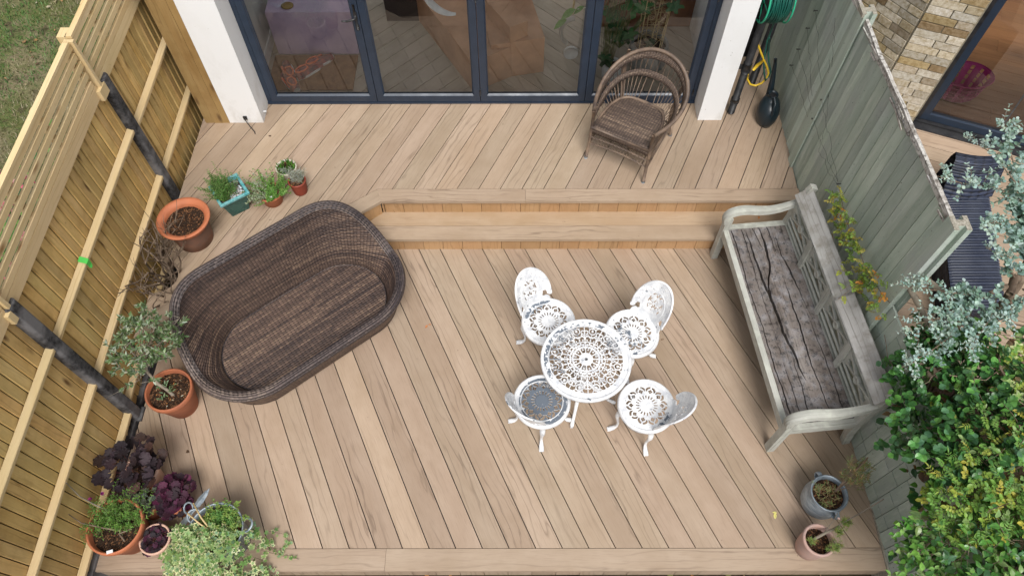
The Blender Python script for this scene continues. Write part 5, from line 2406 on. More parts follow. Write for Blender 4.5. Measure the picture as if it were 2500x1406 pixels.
body, rim = flower_prof(.135, .095, .26, .008, .04)
t = pot('heuchera_pot', 'near black leaved plant spilling tall from a pale clay pot against the fence', 'potted plant', (-2.805, 1.665, 0), body, M['palepot'], rim, M['palepot'], .12, .23)
heuchera(t, (-2.82, 1.68), .24, .23, .27, 66, .085, H_D)
body, rim = flower_prof(.108, .08, .20, .006, .035)
t = pot('heuchera_pot', 'deep magenta ruffled plant in a terracotta pot right of the dark leaved plants', 'potted plant', (-2.525, 1.475, 0), body, M['terra'], rim, M['terra'], .096, .17)
heuchera(t, (-2.525, 1.485), .17, .155, .13, 120, .055, H_P, shift=(0, .02))
body, rim = flower_prof(.112, .085, .22, .008, .035)
t = pot('heuchera_pot', 'small dark plum plant in a pale salmon clay pot by the variegated ivy', 'potted plant', (-2.585, 1.19, 0), body, M['palepot'], rim, M['palepot'], .098, .19)
heuchera(t, (-2.585, 1.19), .19, .10, .06, 60, .042, [(.03, .012, .02), (.06, .012, .035), (.02, .012, .018)])
# --- grey-green erigeron-like plant between
body, rim = flower_prof(.115, .085, .22, .008, .035)
t = pot('spurge_pot', 'dusky grey green rosette plant with purple flower in a terracotta pot', 'potted plant', (-2.735, 1.46, 0), body, M['terra'], rim, M['terra'], .10, .19)
lm, sm = MB(), MB()
for i in range(62):
    a, q = random.uniform(0, 2 * PI), .13 * math.sqrt(random.random())
    c_ = Vector((-2.735 + q * math.cos(a), 1.47 + q * math.sin(a), .21 + .10 * (1 - (q / .13) ** 2) + random.uniform(-.02, .02)))
    sm.tube([(-2.735 + q * .4 * math.cos(a), 1.46 + q * .4 * math.sin(a), .19), c_], .002, 4)
    cc = random.choice([(.09, .11, .07), (.13, .16, .10), (.08, .07, .055), (.11, .14, .11)])
    for j in range(13):
        b_ = j * 2.4
        d = Vector((math.cos(b_), math.sin(b_), random.uniform(.15, .9)))
        put_leaf(lm, T_lance, c_, d, (0, 0, 1), random.uniform(.018, .03), jit(cc), 1.3)
lm.build('foliage', M['leaf'], t)
sm.build('stems', M['stem'], t)


def blossom(mb, c_, r, cols, n=9):
    for i in range(n):
        d = rdir(-.1, 1.3)
        put_leaf(mb, T_round, Vector(c_), d, (0, 0, 1), r, jit(random.choice(cols)))


fl = MB()
blossom(fl, (-2.745, 1.505, .36), .022, [(.55, .03, .22), (.30, .04, .45), (.6, .05, .3)], 12)
fl.build('flower', M['flower'], t)

# --- big terracotta pot, feathery green
gc = (-2.842, 1.255, 0)
body, rim = flower_prof(.198, .13, .33, .008, .05, .013)
t = pot('large_planter', 'large terracotta pot with feathery bright green plant at the fence corner', 'potted plant', gc, body, M['terra'], rim, M['terrain'], .175, .27, bits=500)
lm, sm = MB(), MB()
for i in range(150):
    a = random.uniform(0, 2 * PI)
    q = .165 * math.sqrt(random.random())
    b0 = Vector((gc[0] - .01 + q * math.cos(a), gc[1] + .05 + q * math.sin(a) * .75, .275))
    if q * math.sin(a) < -.06 and q * math.cos(a) > -.06 and random.random() < .8:
        continue
    d = rdir(.2, 1.3)
    L_ = random.uniform(.09, .22)
    tip = b0 + d * L_ + Vector((-.01, .03, 0))
    tip.x = max(tip.x, -3.03)
    sprig(lm, sm, b0, tip, T_lance, .027, [(.10, .24, .035), (.15, .31, .055), (.20, .36, .08), (.07, .17, .03)], 8, .3, .9, .0013)
for (x, y, z) in ((-3.0, 1.40, .45), (-2.95, 1.46, .42), (-3.02, 1.33, .40), (-2.62, 1.38, .36), (-2.66, 1.34, .30)):
    sprig(lm, sm, (gc[0], gc[1] + .04, .30), (x, y, z), T_lance, .022, [(.12, .28, .05)], 10, .3, 1.2, .0013)
lm.build('foliage', M['leaf'], t)
sm.build('stems', M['stem'], t)
st_ = MB()
st_.tube([(-2.80, 1.23, .29), (-2.90, 1.235, .36), (-3.02, 1.25, .44), (-3.03, 1.27, .60)], [.008, .006, .004, .003], 7)
st_.tube([(-2.76, 1.16, .29), (-2.79, 1.2, .335), (-2.73, 1.24, .30)], [.006, .007, .005], 7)
st_.build('stems', M['twig'], t)
for p in ((-2.995, 1.41, .46), (-2.93, 1.455, .44)):
    fl = MB()
    blossom(fl, p, .015, [(.30, .03, .16), (.22, .02, .2)], 9)
    fl.build('flower', M['flower'], t)
m = MB()
m.obox((-2.822, 1.078, .333), ((.92, .3, 0), (-.3, .92, .2), (0, -.2, 1)), (.022, .011, .0008))
m.build('plant_label', M['paper'], t)
stk = MB()
stk.tube([(-2.90, 1.36, .28), (-2.97, 1.38, .42), (-3.035, 1.41, .52), (-3.04, 1.45, .72)], [.005, .005, .004, .004], 7)
o = stk.build('bamboo_cane', M['bark'], None)
tag(o, 'thin pale cane leaning from the large terracotta pot onto the fence', 'cane')

# --- galvanised tub with green plant and variegated ivy
tc = (-2.115, 1.225, 0)
t = thing('galvanised_tub', 'round galvanised tub overflowing with variegated ivy at the deck edge', 'tub', tc)
m = MB()
m.lathe([(.14, 0), (.15, .004), (.175, .26), (.190, .315), (.196, .322), (.197, .332), (.188, .334), (.182, .32), (.165, .20)], tc, 64)
m.build('body', M['galv'], t)
for a, nm in ((12, 0), (150, 0)):
    a = math.radians(a)
    m = MB()
    cx_, cy_ = tc[0] + .20 * math.cos(a), tc[1] + .20 * math.sin(a)
    tan = Vector((-math.sin(a), math.cos(a), 0))
    out = Vector((math.cos(a), math.sin(a), .35)).normalized()
    m.tube([Vector((cx_, cy_, .30)) + tan * (.048 * math.cos(q)) + out * (.058 * math.sin(q)) for q in np.linspace(-.3, PI + .3, 22)], .0075, 8)
    m.build('handle', M['galv'], t)
circle_soil((tc[0], tc[1]), .175, .28, t, 1.0, 400)
lm, sm = MB(), MB()
for i in range(105):
    a = random.uniform(0, 2 * PI)
    q = .125 * math.sqrt(random.random())
    b0 = Vector((tc[0] + .035 + q * math.cos(a), tc[1] + .075 + q * math.sin(a) * .8, .29))
    tip = b0 + rdir(.5, 1.4) * random.uniform(.05, .12) + Vector((.01, .01, 0))
    c_ = [(.17, .30, .06), (.22, .36, .09), (.28, .36, .09)] if q > .06 else [(.11, .27, .06), (.15, .32, .08)]
    sprig(lm, sm, b0, tip, T_lance, .026, c_, 6, .2, 1.6, .0013)
lm.build('foliage', M['leaf'], t)
sm.build('stems', M['stem'], t)
ivy = thing('variegated_ivy', 'cream edged ivy trailing from the galvanised tub over the deck front', 'ivy', tc)
im, sm = MB(), MB()
GRN = [(.12, .24, .06), (.16, .30, .09), (.10, .20, .08), (.22, .36, .12), (.14, .25, .14)]
CRM = [(.50, .55, .30), (.36, .44, .20), (.62, .62, .38), (.22, .32, .12), (.28, .38, .15)]


def ivyleaf(p, size=None):
    d = rdir(-.5, .35)
    d.y -= .25
    put_leaf(im, T_ivy, p, d, Vector((random.uniform(-.55, .55), random.uniform(-.8, .35), 1)), size or random.uniform(.026, .060), jit(random.choice(GRN), .25), 1.0,
             edge=jit(random.choice(CRM), .15) if random.random() < .85 else jit(random.choice(GRN)))


for i in range(820):
    x = random.gauss(-2.17, .18)
    x = min(max(x, -2.52), -1.80)
    y = random.uniform(.86, 1.27)
    top = .40 - 1.2 * max(0, abs(x + 2.16) - .17) - .9 * max(0, 1.10 - y)
    z = top * random.uniform(.70, 1.06)
    if y < .98:
        z = min(z, .20)
    z = max(z, .02 if y > 1.0 else -.22)
    rr_ = math.hypot(x - tc[0], y - tc[1])
    if rr_ < .215 and y < 1.24:
        z = max(z, .335 + random.uniform(0, .05))
    if (x - tc[0]) ** 2 + (y - tc[1]) ** 2 < .17 ** 2 and y > 1.24:
        continue
    ivyleaf(Vector((x, y, z)))
for i in range(230):
    x = random.uniform(-2.38, -1.78)
    ivyleaf(Vector((x, random.uniform(.84, 1.0), random.uniform(-.22, .1))))
# trailing runners
for pts_ in ([(-1.98, 1.22, .28), (-1.88, 1.24, .16), (-1.80, 1.21, .05), (-1.76, 1.14, .02)], [(-1.95, 1.15, .22), (-1.83, 1.17, .06), (-1.72, 1.16, .012), (-1.66, 1.20, .012), (-1.68, 1.26, .02), (-1.82, 1.28, .05)],
             [(-1.92, 1.1, .15), (-1.80, 1.06, .03), (-1.74, 1.0, .02), (-1.70, .94, -.1)], [(-1.86, 1.14, .1), (-1.70, 1.11, .015), (-1.58, 1.09, .012)], [(-1.9, 1.0, .05), (-1.74, .97, -.02), (-1.62, .9, -.2)],
             [(-2.0, 1.28, .33), (-1.93, 1.30, .30), (-1.88, 1.32, .26)]):
    P = [Vector(q) for q in pts_]
    sm.tube(P, .0018, 5)
    for k in range(len(P) - 1):
        for j in range(5 if P[0].x > -2.01 else 3):
            ivyleaf(P[k].lerp(P[k + 1], random.random()) + Vector((random.uniform(-.02, .02), random.uniform(-.02, .02), .008)), random.uniform(.02, .036))
im.build('foliage', M['leaf'], ivy)
sm.build('stems', M['twig'], ivy)
cn = MB()
cn.tube([(-2.15, 1.22, .28), (-2.18, 1.28, .46), (-2.195, 1.34, .60)], .0055, 7)
o = cn.build('bamboo_cane', M['rail'])
tag(o, 'short upright bamboo cane standing in the galvanised tub, the taller of two', 'cane')
cn = MB()
cn.tube([(-2.12, 1.20, .28), (-2.20, 1.25, .42), (-2.265, 1.30, .50)], .0055, 7)
o = cn.build('bamboo_cane', M['rail'])
tag(o, 'bamboo cane leaning left out of the galvanised tub, the lower of two', 'cane')
# long steel blade with ring
bl = thing('metal_ornament', 'long pointed grey steel blade with a ring lying against the galvanised tub', 'garden tool', (-2.33, 1.38, .28))
a, b = Vector((-2.47, 1.235, .16)), Vector((-2.205, 1.515, .36))
d = (b - a).normalized()
s_ = d.cross(Vector((0, 0, 1))).normalized()
u_ = s_.cross(d)
m = MB()
L_ = (b - a).length
st = [(0, .008), (.08, .022), (.25, .024), (.42, .014), (.5, .012), (.6, .022), (.75, .027), (.9, .018), (1.0, .001)]
v = []
for q, w_ in st:
    p = a + d * L_ * q
    v += [p + s_ * w_, p + u_ * .007, p - s_ * w_, p - u_ * .003]
f = []
for i in range(len(st) - 1):
    for k in range(4):
        f.append((4 * i + k, 4 * i + (k + 1) % 4, 4 * (i + 1) + (k + 1) % 4, 4 * (i + 1) + k))
f.append((3, 2, 1, 0))
m.add(v, f)
m.build('blade', M['galv'], bl)
m = MB()
cp = a + d * L_ * .5 - s_ * .035
m.tube([cp + s_ * .040 * math.cos(q) + d * .040 * math.sin(q) + u_ * .012 for q in np.linspace(0, 2 * PI, 28)[:-1]], .007, 8, closed=True)
m.build('ring', M['galv'], bl)

# --- right hand pots
pc = (2.31, 1.485, 0)
t = thing('metal_planter', 'round bellied galvanised pot with two handles near the bench foot', 'plant pot', pc)
m = MB()
m.lathe([(.085, 0), (.10, .006), (.135, .09), (.146, .16), (.140, .225), (.122, .27), (.120, .285), (.132, .305), (.136, .312), (.132, .318), (.122, .31), (.112, .285), (.118, .24)], pc, 56)
m.build('body', M['galv'], t)
for a in (102, 282):
    a = math.radians(a)
    tan = Vector((-math.sin(a), math.cos(a), 0))
    out = Vector((math.cos(a), math.sin(a), .1)).normalized()
    m = MB()
    for e in (-.01, .0, .01):
        m.tube([Vector((pc[0] + .128 * math.cos(a), pc[1] + .128 * math.sin(a), .255)) + Vector((0, 0, .04 * math.cos(q))) + out * (.045 * math.sin(q)) + tan * e for q in np.linspace(0, PI, 14)], .0065, 8)
    m.build('handle', M['galv'], t)
circle_soil(pc, .116, .265, t, 1.0, 420)
lm, sm = MB(), MB()
for tip in ((2.47, 1.63, .62), (2.40, 1.58, .55), (2.50, 1.50, .50), (2.44, 1.55, .48), (2.52, 1.60, .58)):
    sm.tube([(2.37, 1.51, .27), Vector((2.37, 1.51, .27)).lerp(Vector(tip), .5) + Vector((0, 0, .02)), tip], [.004, .003, .002], 6)
sm.tube([(2.37, 1.51, .27), (2.43, 1.57, .48), (2.475, 1.63, .68)], [.006, .0055, .005], 7)
for i in range(50):
    q = Vector((random.uniform(2.38, 2.56), random.uniform(1.5, 1.66), random.uniform(.38, .58)))
    for j in range(14):
        put_leaf(lm, T_thin, q + rdir(-1, 1) * .015, rdir(-.3, 1), (0, 0, 1), random.uniform(.02, .035), jit(random.choice([(.20, .28, .10), (.16, .22, .08), (.34, .24, .12), (.26, .17, .09)])), 1.0)
for i in range(40):
    a, q_ = random.uniform(0, 2 * PI), .09 * math.sqrt(random.random())
    q = Vector((pc[0] - .01 + q_ * math.cos(a), pc[1] + q_ * math.sin(a), .285))
    for j in range(6):
        put_leaf(lm, T_thin, q, rdir(.1, 1.2), (0, 0, 1), random.uniform(.02, .04), jit(random.choice([(.20, .28, .10), (.36, .32, .16), (.25, .15, .08)])), 1.0)
sprig(lm, sm, (2.26, 1.5, .28), (2.19, 1.56, .33), T_thin, .03, [(.25, .35, .15)], 7, .2)
lm.build('foliage', M['leaf'], t)
sm.build('stems', M['twig'], t)
pc = (2.182, 1.165, 0)
t = thing('pink_planter', 'limewashed pink clay pot with a straggly stem beside the deck edge', 'plant pot', pc)
m = MB()
m.lathe([(.082, 0), (.088, .004), (.102, .10), (.106, .19), (.104, .235)], pc, 56)
m.build('body', M['pinkpot'], t)
m = MB()
m.lathe([(.104, .232), (.113, .238), (.117, .25), (.115, .268), (.106, .276), (.097, .27), (.094, .24), (.09, .18)], pc, 56)
m.build('rim', M['pinkpot'], t)
circle_soil(pc, .092, .205, t, 1.0, 300)
lm, sm = MB(), MB()
sm.tube([(2.16, 1.18, .21), (2.23, 1.21, .29), (2.30, 1.235, .36)], [.010, .010, .009], 8)
sm.tube([(2.23, 1.21, .29), (2.42, 1.30, .46), (2.56, 1.37, .58)], [.005, .0045, .004], 7)
sm.tube([(2.21, 1.20, .27), (2.28, 1.28, .34), (2.31, 1.33, .38)], [.004, .003, .002], 6)
for cc, n_, r_ in (((2.35, 1.26, .38), 40, .05), ((2.29, 1.20, .36), 26, .04), ((2.27, 1.11, .30), 60, .06), ((2.13, 1.16, .27), 18, .03)):
    for i in range(n_):
        q = Vector(cc) + rdir(-1, 1.2) * r_ * random.random()
        for j in range(9):
            put_leaf(lm, T_thin, q, rdir(-.2, 1.2), (0, 0, 1), random.uniform(.016, .03), jit(random.choice([(.20, .32, .08), (.28, .38, .10), (.30, .25, .10), (.15, .24, .07)])), .9)
lm.build('foliage', M['leaf'], t)
sm.build('stems', M['bark'], t)
fl = MB()
blossom(fl, (2.285, 1.275, .42), .011, [(.8, .6, .62)], 9)
fl.build('flower', M['flower'], t)

# ================================================================ BARE SHRUB IN THE DECK CUT-OUT
sh = thing('bare_shrub', 'leafless woody shrub growing from a round hole cut in the upper deck', 'shrub', (-2.97, 3.27, -.1))
m = MB()
ends = []


def grow(p, d, L_, r, depth):
    pts_ = [p]
    q = p
    for i in range(4):
        d = (d + Vector((random.uniform(-.22, .22), random.uniform(-.22, .22), random.uniform(-.10, .22)))).normalized()
        nq = q + d * L_ / 4
        if nq.x < -3.02:
            nq.x = -3.02
            d.x = abs(d.x) * .3
        q = nq
        pts_.append(q)
    m.tube(pts_, [r * (1 - .12 * i) for i in range(5)], 6 if depth else 8)
    if depth >= 3 or r < .0016:
        ends.append((q, r))
        return
    for k in range(random.choice((2, 2, 3))):
        j = random.choice((2, 3, 4))
        nd_ = (d + rdir(-.4, .9) * .85).normalized()
        grow(pts_[j], nd_, L_ * random.uniform(.5, .8), r * .62, depth + 1)
    ends.append((q, r))


random.seed(23)
for i in range(16):
    a = random.uniform(-1.0, 1.1)
    base = Vector((-2.95 + random.uniform(-.03, .06), 3.28 + random.uniform(-.10, .10), .20))
    d = Vector((random.uniform(-.28, .15), math.sin(a) * .9, random.uniform(.45, 1.1))).normalized()
    grow(base, d, random.uniform(.32, .50), random.uniform(.009, .013), 0 if i < 11 else 1)
m.build('branches', M['twig'], sh)
# ================================================================ THINGS IN THE SIDE PASSAGE
dp = MB()
dp.tube([(2.145, 5.19, UP + .02), (2.145, 5.19, 3.0)], .034, 16)
dp.tube([(2.145, 5.19, .93), (2.145, 5.19, 1.03)], .042, 16)
dp.tube([(2.145, 5.19, .55), (2.145, 5.19, .60)], .042, 16)
for z in (.98, 2.2):
    dp.obox((2.09, 5.20, z), ((1, 0, 0), (0, 1, 0), (0, 0, 1)), (.055, .012, .02), 0)
o = dp.build('drainpipe', M['black'])
tag(o, 'black drainpipe running down the outer side of the right white pier', 'drainpipe')
dp = MB()
dp.tube([(2.42, 5.60, UP + .02), (2.42, 5.60, 3.0)], .036, 16)
o = dp.build('drainpipe', M['black'])
tag(o, 'black drainpipe further back in the passage behind the yellow hose', 'drainpipe')
dp = MB()
dp.obox((2.10, 5.30, 2.05), ((1, 0, 0), (0, 1, 0), (0, 0, 1)), (.06, .05, 1.0), 2)
o = dp.build('cable_duct', M['black'])
tag(o, 'tall black trunking between the white pier and the green hose', 'trunking')
M['hose'] = plain('green_hose', (.008, .10, .075), .35, c2=(.006, .06, .05))
M['reelgreen'] = plain('bright_green_plastic', (.03, .42, .24), .4)
M['yellow'] = plain('yellow_hose', (.70, .47, .03), .4)
hr_ = thing('hose_reel', 'green garden hose wound on a wall reel beside the right white pier', 'hose reel', (2.22, 5.28, 1.66))
m = MB()
rc = Vector((2.215, 5.28, 1.66))
v_ = []
for layer in range(3):
    for k in range(11):
        r = .17 + layer * .013 - abs(k - 5) * .002
        x = -.085 + k * .017 + (layer % 2) * .008
        ph = random.uniform(-.01, .01)
        v_.append((x, r))
        m.tube([rc + Vector((x + ph * math.sin(3 * q), (r + .006 * math.sin(2 * q + k)) * math.cos(q), (r + .02 * (math.sin(q) < -.2) * abs(math.sin(q))) * math.sin(q))) for q in np.linspace(0, 2 * PI, 34)[:-1]], .0075, 6, closed=True)
m.build('hose', M['hose'], hr_)
m = MB()
for x in (-.10, .105):
    m.tube([rc + Vector((x, .205 * math.cos(q), .205 * math.sin(q))) for q in np.linspace(0, 2 * PI, 40)[:-1]], .008, 8, closed=True)
    for k in range(6):
        q = k * PI / 3
        m.tube([rc + Vector((x, .03 * math.cos(q), .03 * math.sin(q))), rc + Vector((x, .2 * math.cos(q), .2 * math.sin(q)))], .006, 6)
m.tube([rc + Vector((-.11, 0, 0)), rc + Vector((.115, 0, 0))], .05, 14)
m.tube([rc + Vector((.105, .02, -.13)), rc + Vector((.16, .02, -.13))], .016, 12)
m.build('drum', M['reelgreen'], hr_)
m = MB()
m.tube([(2.25, 5.2, 1.47), (2.249, 5.2, 1.273), (2.285, 5.2, 1.043), (2.33, 5.19, .90), (2.36, 5.18, .83), (2.385, 5.2, .86), (2.387, 5.2, .92), (2.335, 5.2, 1.03), (2.30, 5.2, 1.13), (2.262, 5.2, 1.30)], .008, 7)
m.build('hose_tail', M['hose'], hr_)
m = MB()
yp = [(2.14, 5.24, 1.32), (2.162, 5.2, 1.26), (2.22, 5.2, 1.16), (2.277, 5.2, 1.067), (2.335, 5.2, .975), (2.372, 5.2, .90), (2.37, 5.2, .845), (2.34, 5.19, .79), (2.29, 5.19, .757), (2.235, 5.19, .775), (2.195, 5.2, .83), (2.182, 5.2, .89)]
m.tube(yp, .0095, 8)
o = m.build('yellow_hose', M['yellow'])
tag(o, 'short curl of yellow hose hanging by the black drainpipe', 'hose')
m = MB()
m.tube([(2.275, 5.19, 1.06), (2.235, 5.19, 1.0), (2.215, 5.19, .95)], [.013, .016, .013], 8)
m.tube([(2.182, 5.2, .885), (2.18, 5.2, .915)], .011, 8)
hb = m.build('hose_connector', M['yellow'], o)
# watering can
M['navy'] = plain('dark_navy_plastic', (.008, .018, .026), .32, c2=(.014, .026, .034))
wc = thing('watering_can', 'dark blue plastic watering can standing on the deck by the green fence', 'watering can', (2.465, 5.12, UP))
m = MB()
v, uv = [], []
prof = [(.0, .060, .050, .0), (.004, .075, .062, .0), (.05, .088, .075, 0), (.11, .092, .080, .0), (.16, .088, .076, .004), (.20, .074, .064, .012), (.225, .050, .046, .022), (.235, .034, .034, .03), (.262, .032, .032, .034), (.268, .036, .036, .034), (.268, .029, .029, .034), (.24, .027, .027, .03)]
rz = math.radians(80)
nn = 36
for z, a, b, off in prof:
    a, b, off = a * 1.18, b * 1.3, off * 1.2
    for k in range(nn):
        q = 2 * PI * k / nn
        lx, ly = a * 1.28 * math.cos(q) + off, b * math.sin(q)
        v.append((2.462 + lx * math.cos(rz) - ly * math.sin(rz), 5.10 + lx * math.sin(rz) + ly * math.cos(rz), UP + z * 1.12))
f = []
for i in range(len(prof) - 1):
    for k in range(nn):
        f.append((i * nn + k, i * nn + (k + 1) % nn, (i + 1) * nn + (k + 1) % nn, (i + 1) * nn + k))
m.add(v, f, None, (1, 1, 1), True)
m.build('body', M['navy'], wc)
m = MB()
m.tube([(2.47, 5.18, .50), (2.475, 5.24, .62), (2.462, 5.27, .78), (2.435, 5.28, .94), (2.42, 5.28, 1.0)], [.045, .034, .024, .017, .014], 12)
m.build('spout', M['navy'], wc)
m = MB()
m.tube([(2.455, 5.02, .52), (2.455, 4.975, .60), (2.46, 5.01, .70), (2.463, 5.08, .71)], [.012, .012, .012, .012], 10)
m.build('handle', M['navy'], wc)
m = MB()
m.disc((2.469, 5.142), .034, UP + .285, 20)
m.build('filler_opening', M['black'], wc)

# ================================================================ INSIDE THE ROOM
ro = thing('living_room', 'room behind the glass doors with pale wooden parquet floor', 'room', (-.3, 6.8, UP))
m = MB()
FLR = wood('greige_parquet', (.38, .33, .265), (.2, .16, .12), (.46, .41, .34), ring=50, amp=8, contrast=.3, rough=.45, stain=(.24, .20, .15), stain_amt=.6, stain_scale=1.5)
deck_boards(m, [[(-2.53, 5.41), (-.35, 5.41), (-.35, 9.3), (-2.53, 9.3)]], -1.0, 6.0, math.radians(45), UP + .011, .006)
deck_boards(m, [[(-.35, 5.41), (1.93, 5.41), (1.93, 9.3), (-.35, 9.3)]], .3, 6.0, math.radians(-45), UP + .011, .006)
m.box(-2.6, 1.95, 5.425, 9.3, UP - .05, UP + .003, 0)
m.build('floor', FLR, ro)
m = MB()
WI = plain('interior_white_wall', (.55, .56, .54), .7, var=.04)
m.box(-2.62, -2.53, 5.41, 9.3, UP, 2.8, 2)
m.box(1.93, 2.0, 5.41, 9.3, UP, 2.8, 2)
m.box(-2.62, 2.0, 9.3, 9.4, UP, 2.8, 0)
m.box(-2.62, 2.0, 5.42, 5.9, 2.8, 2.88, 0)  # middle of the ceiling left open, an invented opening to brighten the room
m.box(-2.62, 2.0, 8.6, 9.4, 2.8, 2.88, 0)
m.build('walls', WI, ro)
m = MB()
m.box(-2.53, -2.512, 5.41, 9.3, UP + .001, UP + .14, 1)
m.box(-2.53, -2.518, 5.41, 6.1, UP + .8, UP + .83, 1)
m.build('skirting', M['paper'], ro)
m = MB()
m.box(-2.43, -1.56, 6.03, 6.5, UP + .016, UP + .53, 0)
LIL = plain('lilac_painted_board', (.56, .43, .57), .55, 0, .10, 3.5, c2=(.40, .31, .46))
o = m.build('storage_chest', LIL)
bevel(o, .01, 2)
tag(o, 'pale lilac storage chest inside the room behind the door handle pane', 'chest')
m = MB()
m.lathe([(.0, 0), (.05, .001), (.052, .012), (.04, .014), (0, .012)], (-2.22, 6.12, UP + .532), 20, sx=1.2)
o = m.build('wooden_dish', M['board'])
tag(o, 'small oval brown wooden dish on top of the lilac chest', 'dish')
m = MB()
m.box(-2.46, -1.60, 5.50, 6.0, UP + .012, UP + .026, 0)
o = m.build('door_mat', plain('coir_brown', (.27, .14, .06), .9, 0, .2, 14, c2=(.17, .085, .04), bump=.4))
tag(o, 'brown coir mat inside the left glass door under the trainers', 'mat')
CORAL = plain('coral_trim', (.80, .20, .10), .6)
DKS = plain('dark_trainer_mesh', (.10, .055, .07), .7, c2=(.45, .12, .10), vscale=22)
for i, (x, y, az_, lab) in enumerate(((-2.235, 5.585, 2.2, 'coral and black trainer nearest the left door corner'), (-2.27, 5.735, 2.0, 'coral collared trainer behind the nearest one on the mat'),
                                      (-2.07, 5.75, .75, 'black trainer with pink panel, left of the upper pair'), (-1.98, 5.87, .7, 'black trainer with white sole furthest right on the mat'))):
    t = thing('trainer', lab, 'shoe', (x, y, UP + .026), az_, 'trainers on the mat')
    Tm = Matrix.Translation((x, y, UP + .026)) @ Matrix.Rotation(az_, 4, 'Z') @ Matrix.Diagonal((1.1, 1.25, 1, 1))
    ws = [.030, .042, .040, .036, .038, .030]
    xs_ = [-.14, -.10, -.04, .03, .09, .14]
    hs = [.05, .085, .085, .06, .045, .03]
    m = MB()
    rings = [[Tm @ Vector((x_, w_ * math.cos(q), .012 + h_ * max(0, math.sin(q)))) for q in np.linspace(0, PI, 9)] for x_, w_, h_ in zip(xs_, ws, hs)]
    v = [p for r in rings for p in r]
    f = [(9 * a + k, 9 * a + 9 + k, 9 * a + 10 + k, 9 * a + k + 1) for a in range(5) for k in range(8)]
    m.add(v, f, None, (1, 1, 1), True)
    m.build('upper', DKS, t)
    m = MB()
    m.tube([Tm @ Vector((x_, y_, .088)) for x_, y_ in ((-.11, .02), (-.06, .032), (-.01, .02), (-.01, -.02), (-.06, -.032), (-.11, -.02), (-.13, 0))], .009, 6, closed=True)
    m.tube([Tm @ Vector((x_, .04, .05)) for x_ in (-.08, .0, .06)], .012, 6)
    m.build('collar', CORAL, t)
    m = MB()
    m.prism([tuple((Tm @ Vector((x_, y_, 0)))[:2]) for x_, y_ in ((-.145, -.025), (-.05, -.044), (.08, -.042), (.15, -.015), (.15, .015), (.08, .042), (-.05, .044), (-.145, .025))], UP + .027, UP + .05)
    m.build('sole', M['paper'], t)
TAN = plain('tan_leather', (.50, .27, .15), .55, 0, .15, 5, c2=(.38, .20, .11))
m = MB()
m.obox((-.02, 6.08, UP + .225), ((.97, .2, 0), (-.2, .97, 0), (0, 0, 1)), (.27, .38, .215), 0)
o = m.build('footstool', TAN)
bevel(o, .06, 4)
tag(o, 'tan leather footstool in the room seen through the third pane', 'footstool')
m = MB()
dd = Vector((-.50, .866, 0))
m.obox(Vector((-.42, 5.98, UP + .2)) + dd * .35, (dd, (dd.y, -dd.x, 0), (0, 0, 1)), (.80, .22, .19), 0)
m.obox(Vector((-.42, 5.98, UP + .32)) + dd * .35 + Vector((dd.y, -dd.x, 0)) * .30, (dd, (dd.y, -dd.x, 0), (0, 0, 1)), (.80, .10, .30), 0)
o = m.build('leather_sofa', TAN)
bevel(o, .05, 4)
tag(o, 'long tan leather sofa angled across the second pane', 'sofa')
m = MB()
m.tube([(-.57 + .30 * math.cos(q), 6.0, 1.35 + .42 * math.sin(q)) for q in np.linspace(PI * .86, PI * 1.52, 16)], [.02 + .05 * math.sin(k / 15 * PI) for k in range(16)], 8, flat=.3)
o = m.build('rocking_horse_rocker', M['paper'])
tag(o, 'white curved wooden crescent behind the second glass pane', 'toy')
sc = thing('toy_scooter', 'small pale toy with white wheel and wooden tee handle inside third pane', 'toy', (.66, 6.0, UP))
m = MB()
m.tube([(.62 + .13 * math.cos(q), 6.02, UP + .30 + .16 * math.sin(q)) for q in np.linspace(.5 * PI, 1.35 * PI, 12)], .035, 8, flat=.5)
m.build('body', plain('pale_grey_wood', (.42, .40, .37), .6), sc)
m = MB()
m.tube([(.60, 5.93, UP + .10), (.60, 5.96, UP + .10)], .075, 20)
m.build('wheel', M['paper'], sc)
m = MB()
m.tube([(.60, 6.1, UP + .45), (.62, 6.12, UP + .80)], .011, 8)
m.tube([(.53, 6.12, UP + .80), (.72, 6.12, UP + .82)], .013, 8)
m.build('handlebar', M['rail'], sc)
M['pebble'] = plain('grey_stone_pot', (.25, .27, .28), .6, 0, .15, 12)
for (x, y, R_, H_, mat_, lab) in ((1.36, 5.80, .20, .34, M['pebble'], 'large round grey pot inside the right pane holding the twine obelisk'), (.99, 5.62, .10, .24, M['paper'], 'white pot inside the right pane left of the wicker chair')):
    t = thing('indoor_pot', lab, 'plant pot', (x, y, UP + .01))
    m = MB()
    m.lathe([(R_ * .6, 0), (R_ * .95, H_ * .35), (R_, H_ * .7), (R_ * .9, H_), (R_ * .8, H_), (R_ * .8, H_ * .85)], (x, y, UP + .012), 36)
    m.build('body', mat_, t)
    circle_soil((x, y), R_ * .82, UP + H_ * .85, t, 1, 60)
ob = thing('obelisk', 'bamboo stick frame wound with tangled pale twine in the grey indoor pot', 'plant support', (1.36, 5.80, UP + .3))
m = MB()
cs = []
for k in range(7):
    a = k * 2 * PI / 7
    p0 = Vector((1.36 + .12 * math.cos(a), 5.80 + .12 * math.sin(a), UP + .28))
    p1 = Vector((1.36 + .15 * math.cos(a + .2), 5.80 + .13 * math.sin(a + .2), UP + random.uniform(.95, 1.25)))
    cs.append((p0, p1))
    m.tube([p0, p1], .0045, 6)
m.build('canes', M['rail'], ob)
m = MB()
pts_ = []
for k in range(90):
    a, b = cs[random.randrange(7)], random.random()
    pts_.append(a[0].lerp(a[1], .12 + .55 * (k / 90) + random.uniform(-.1, .1)))
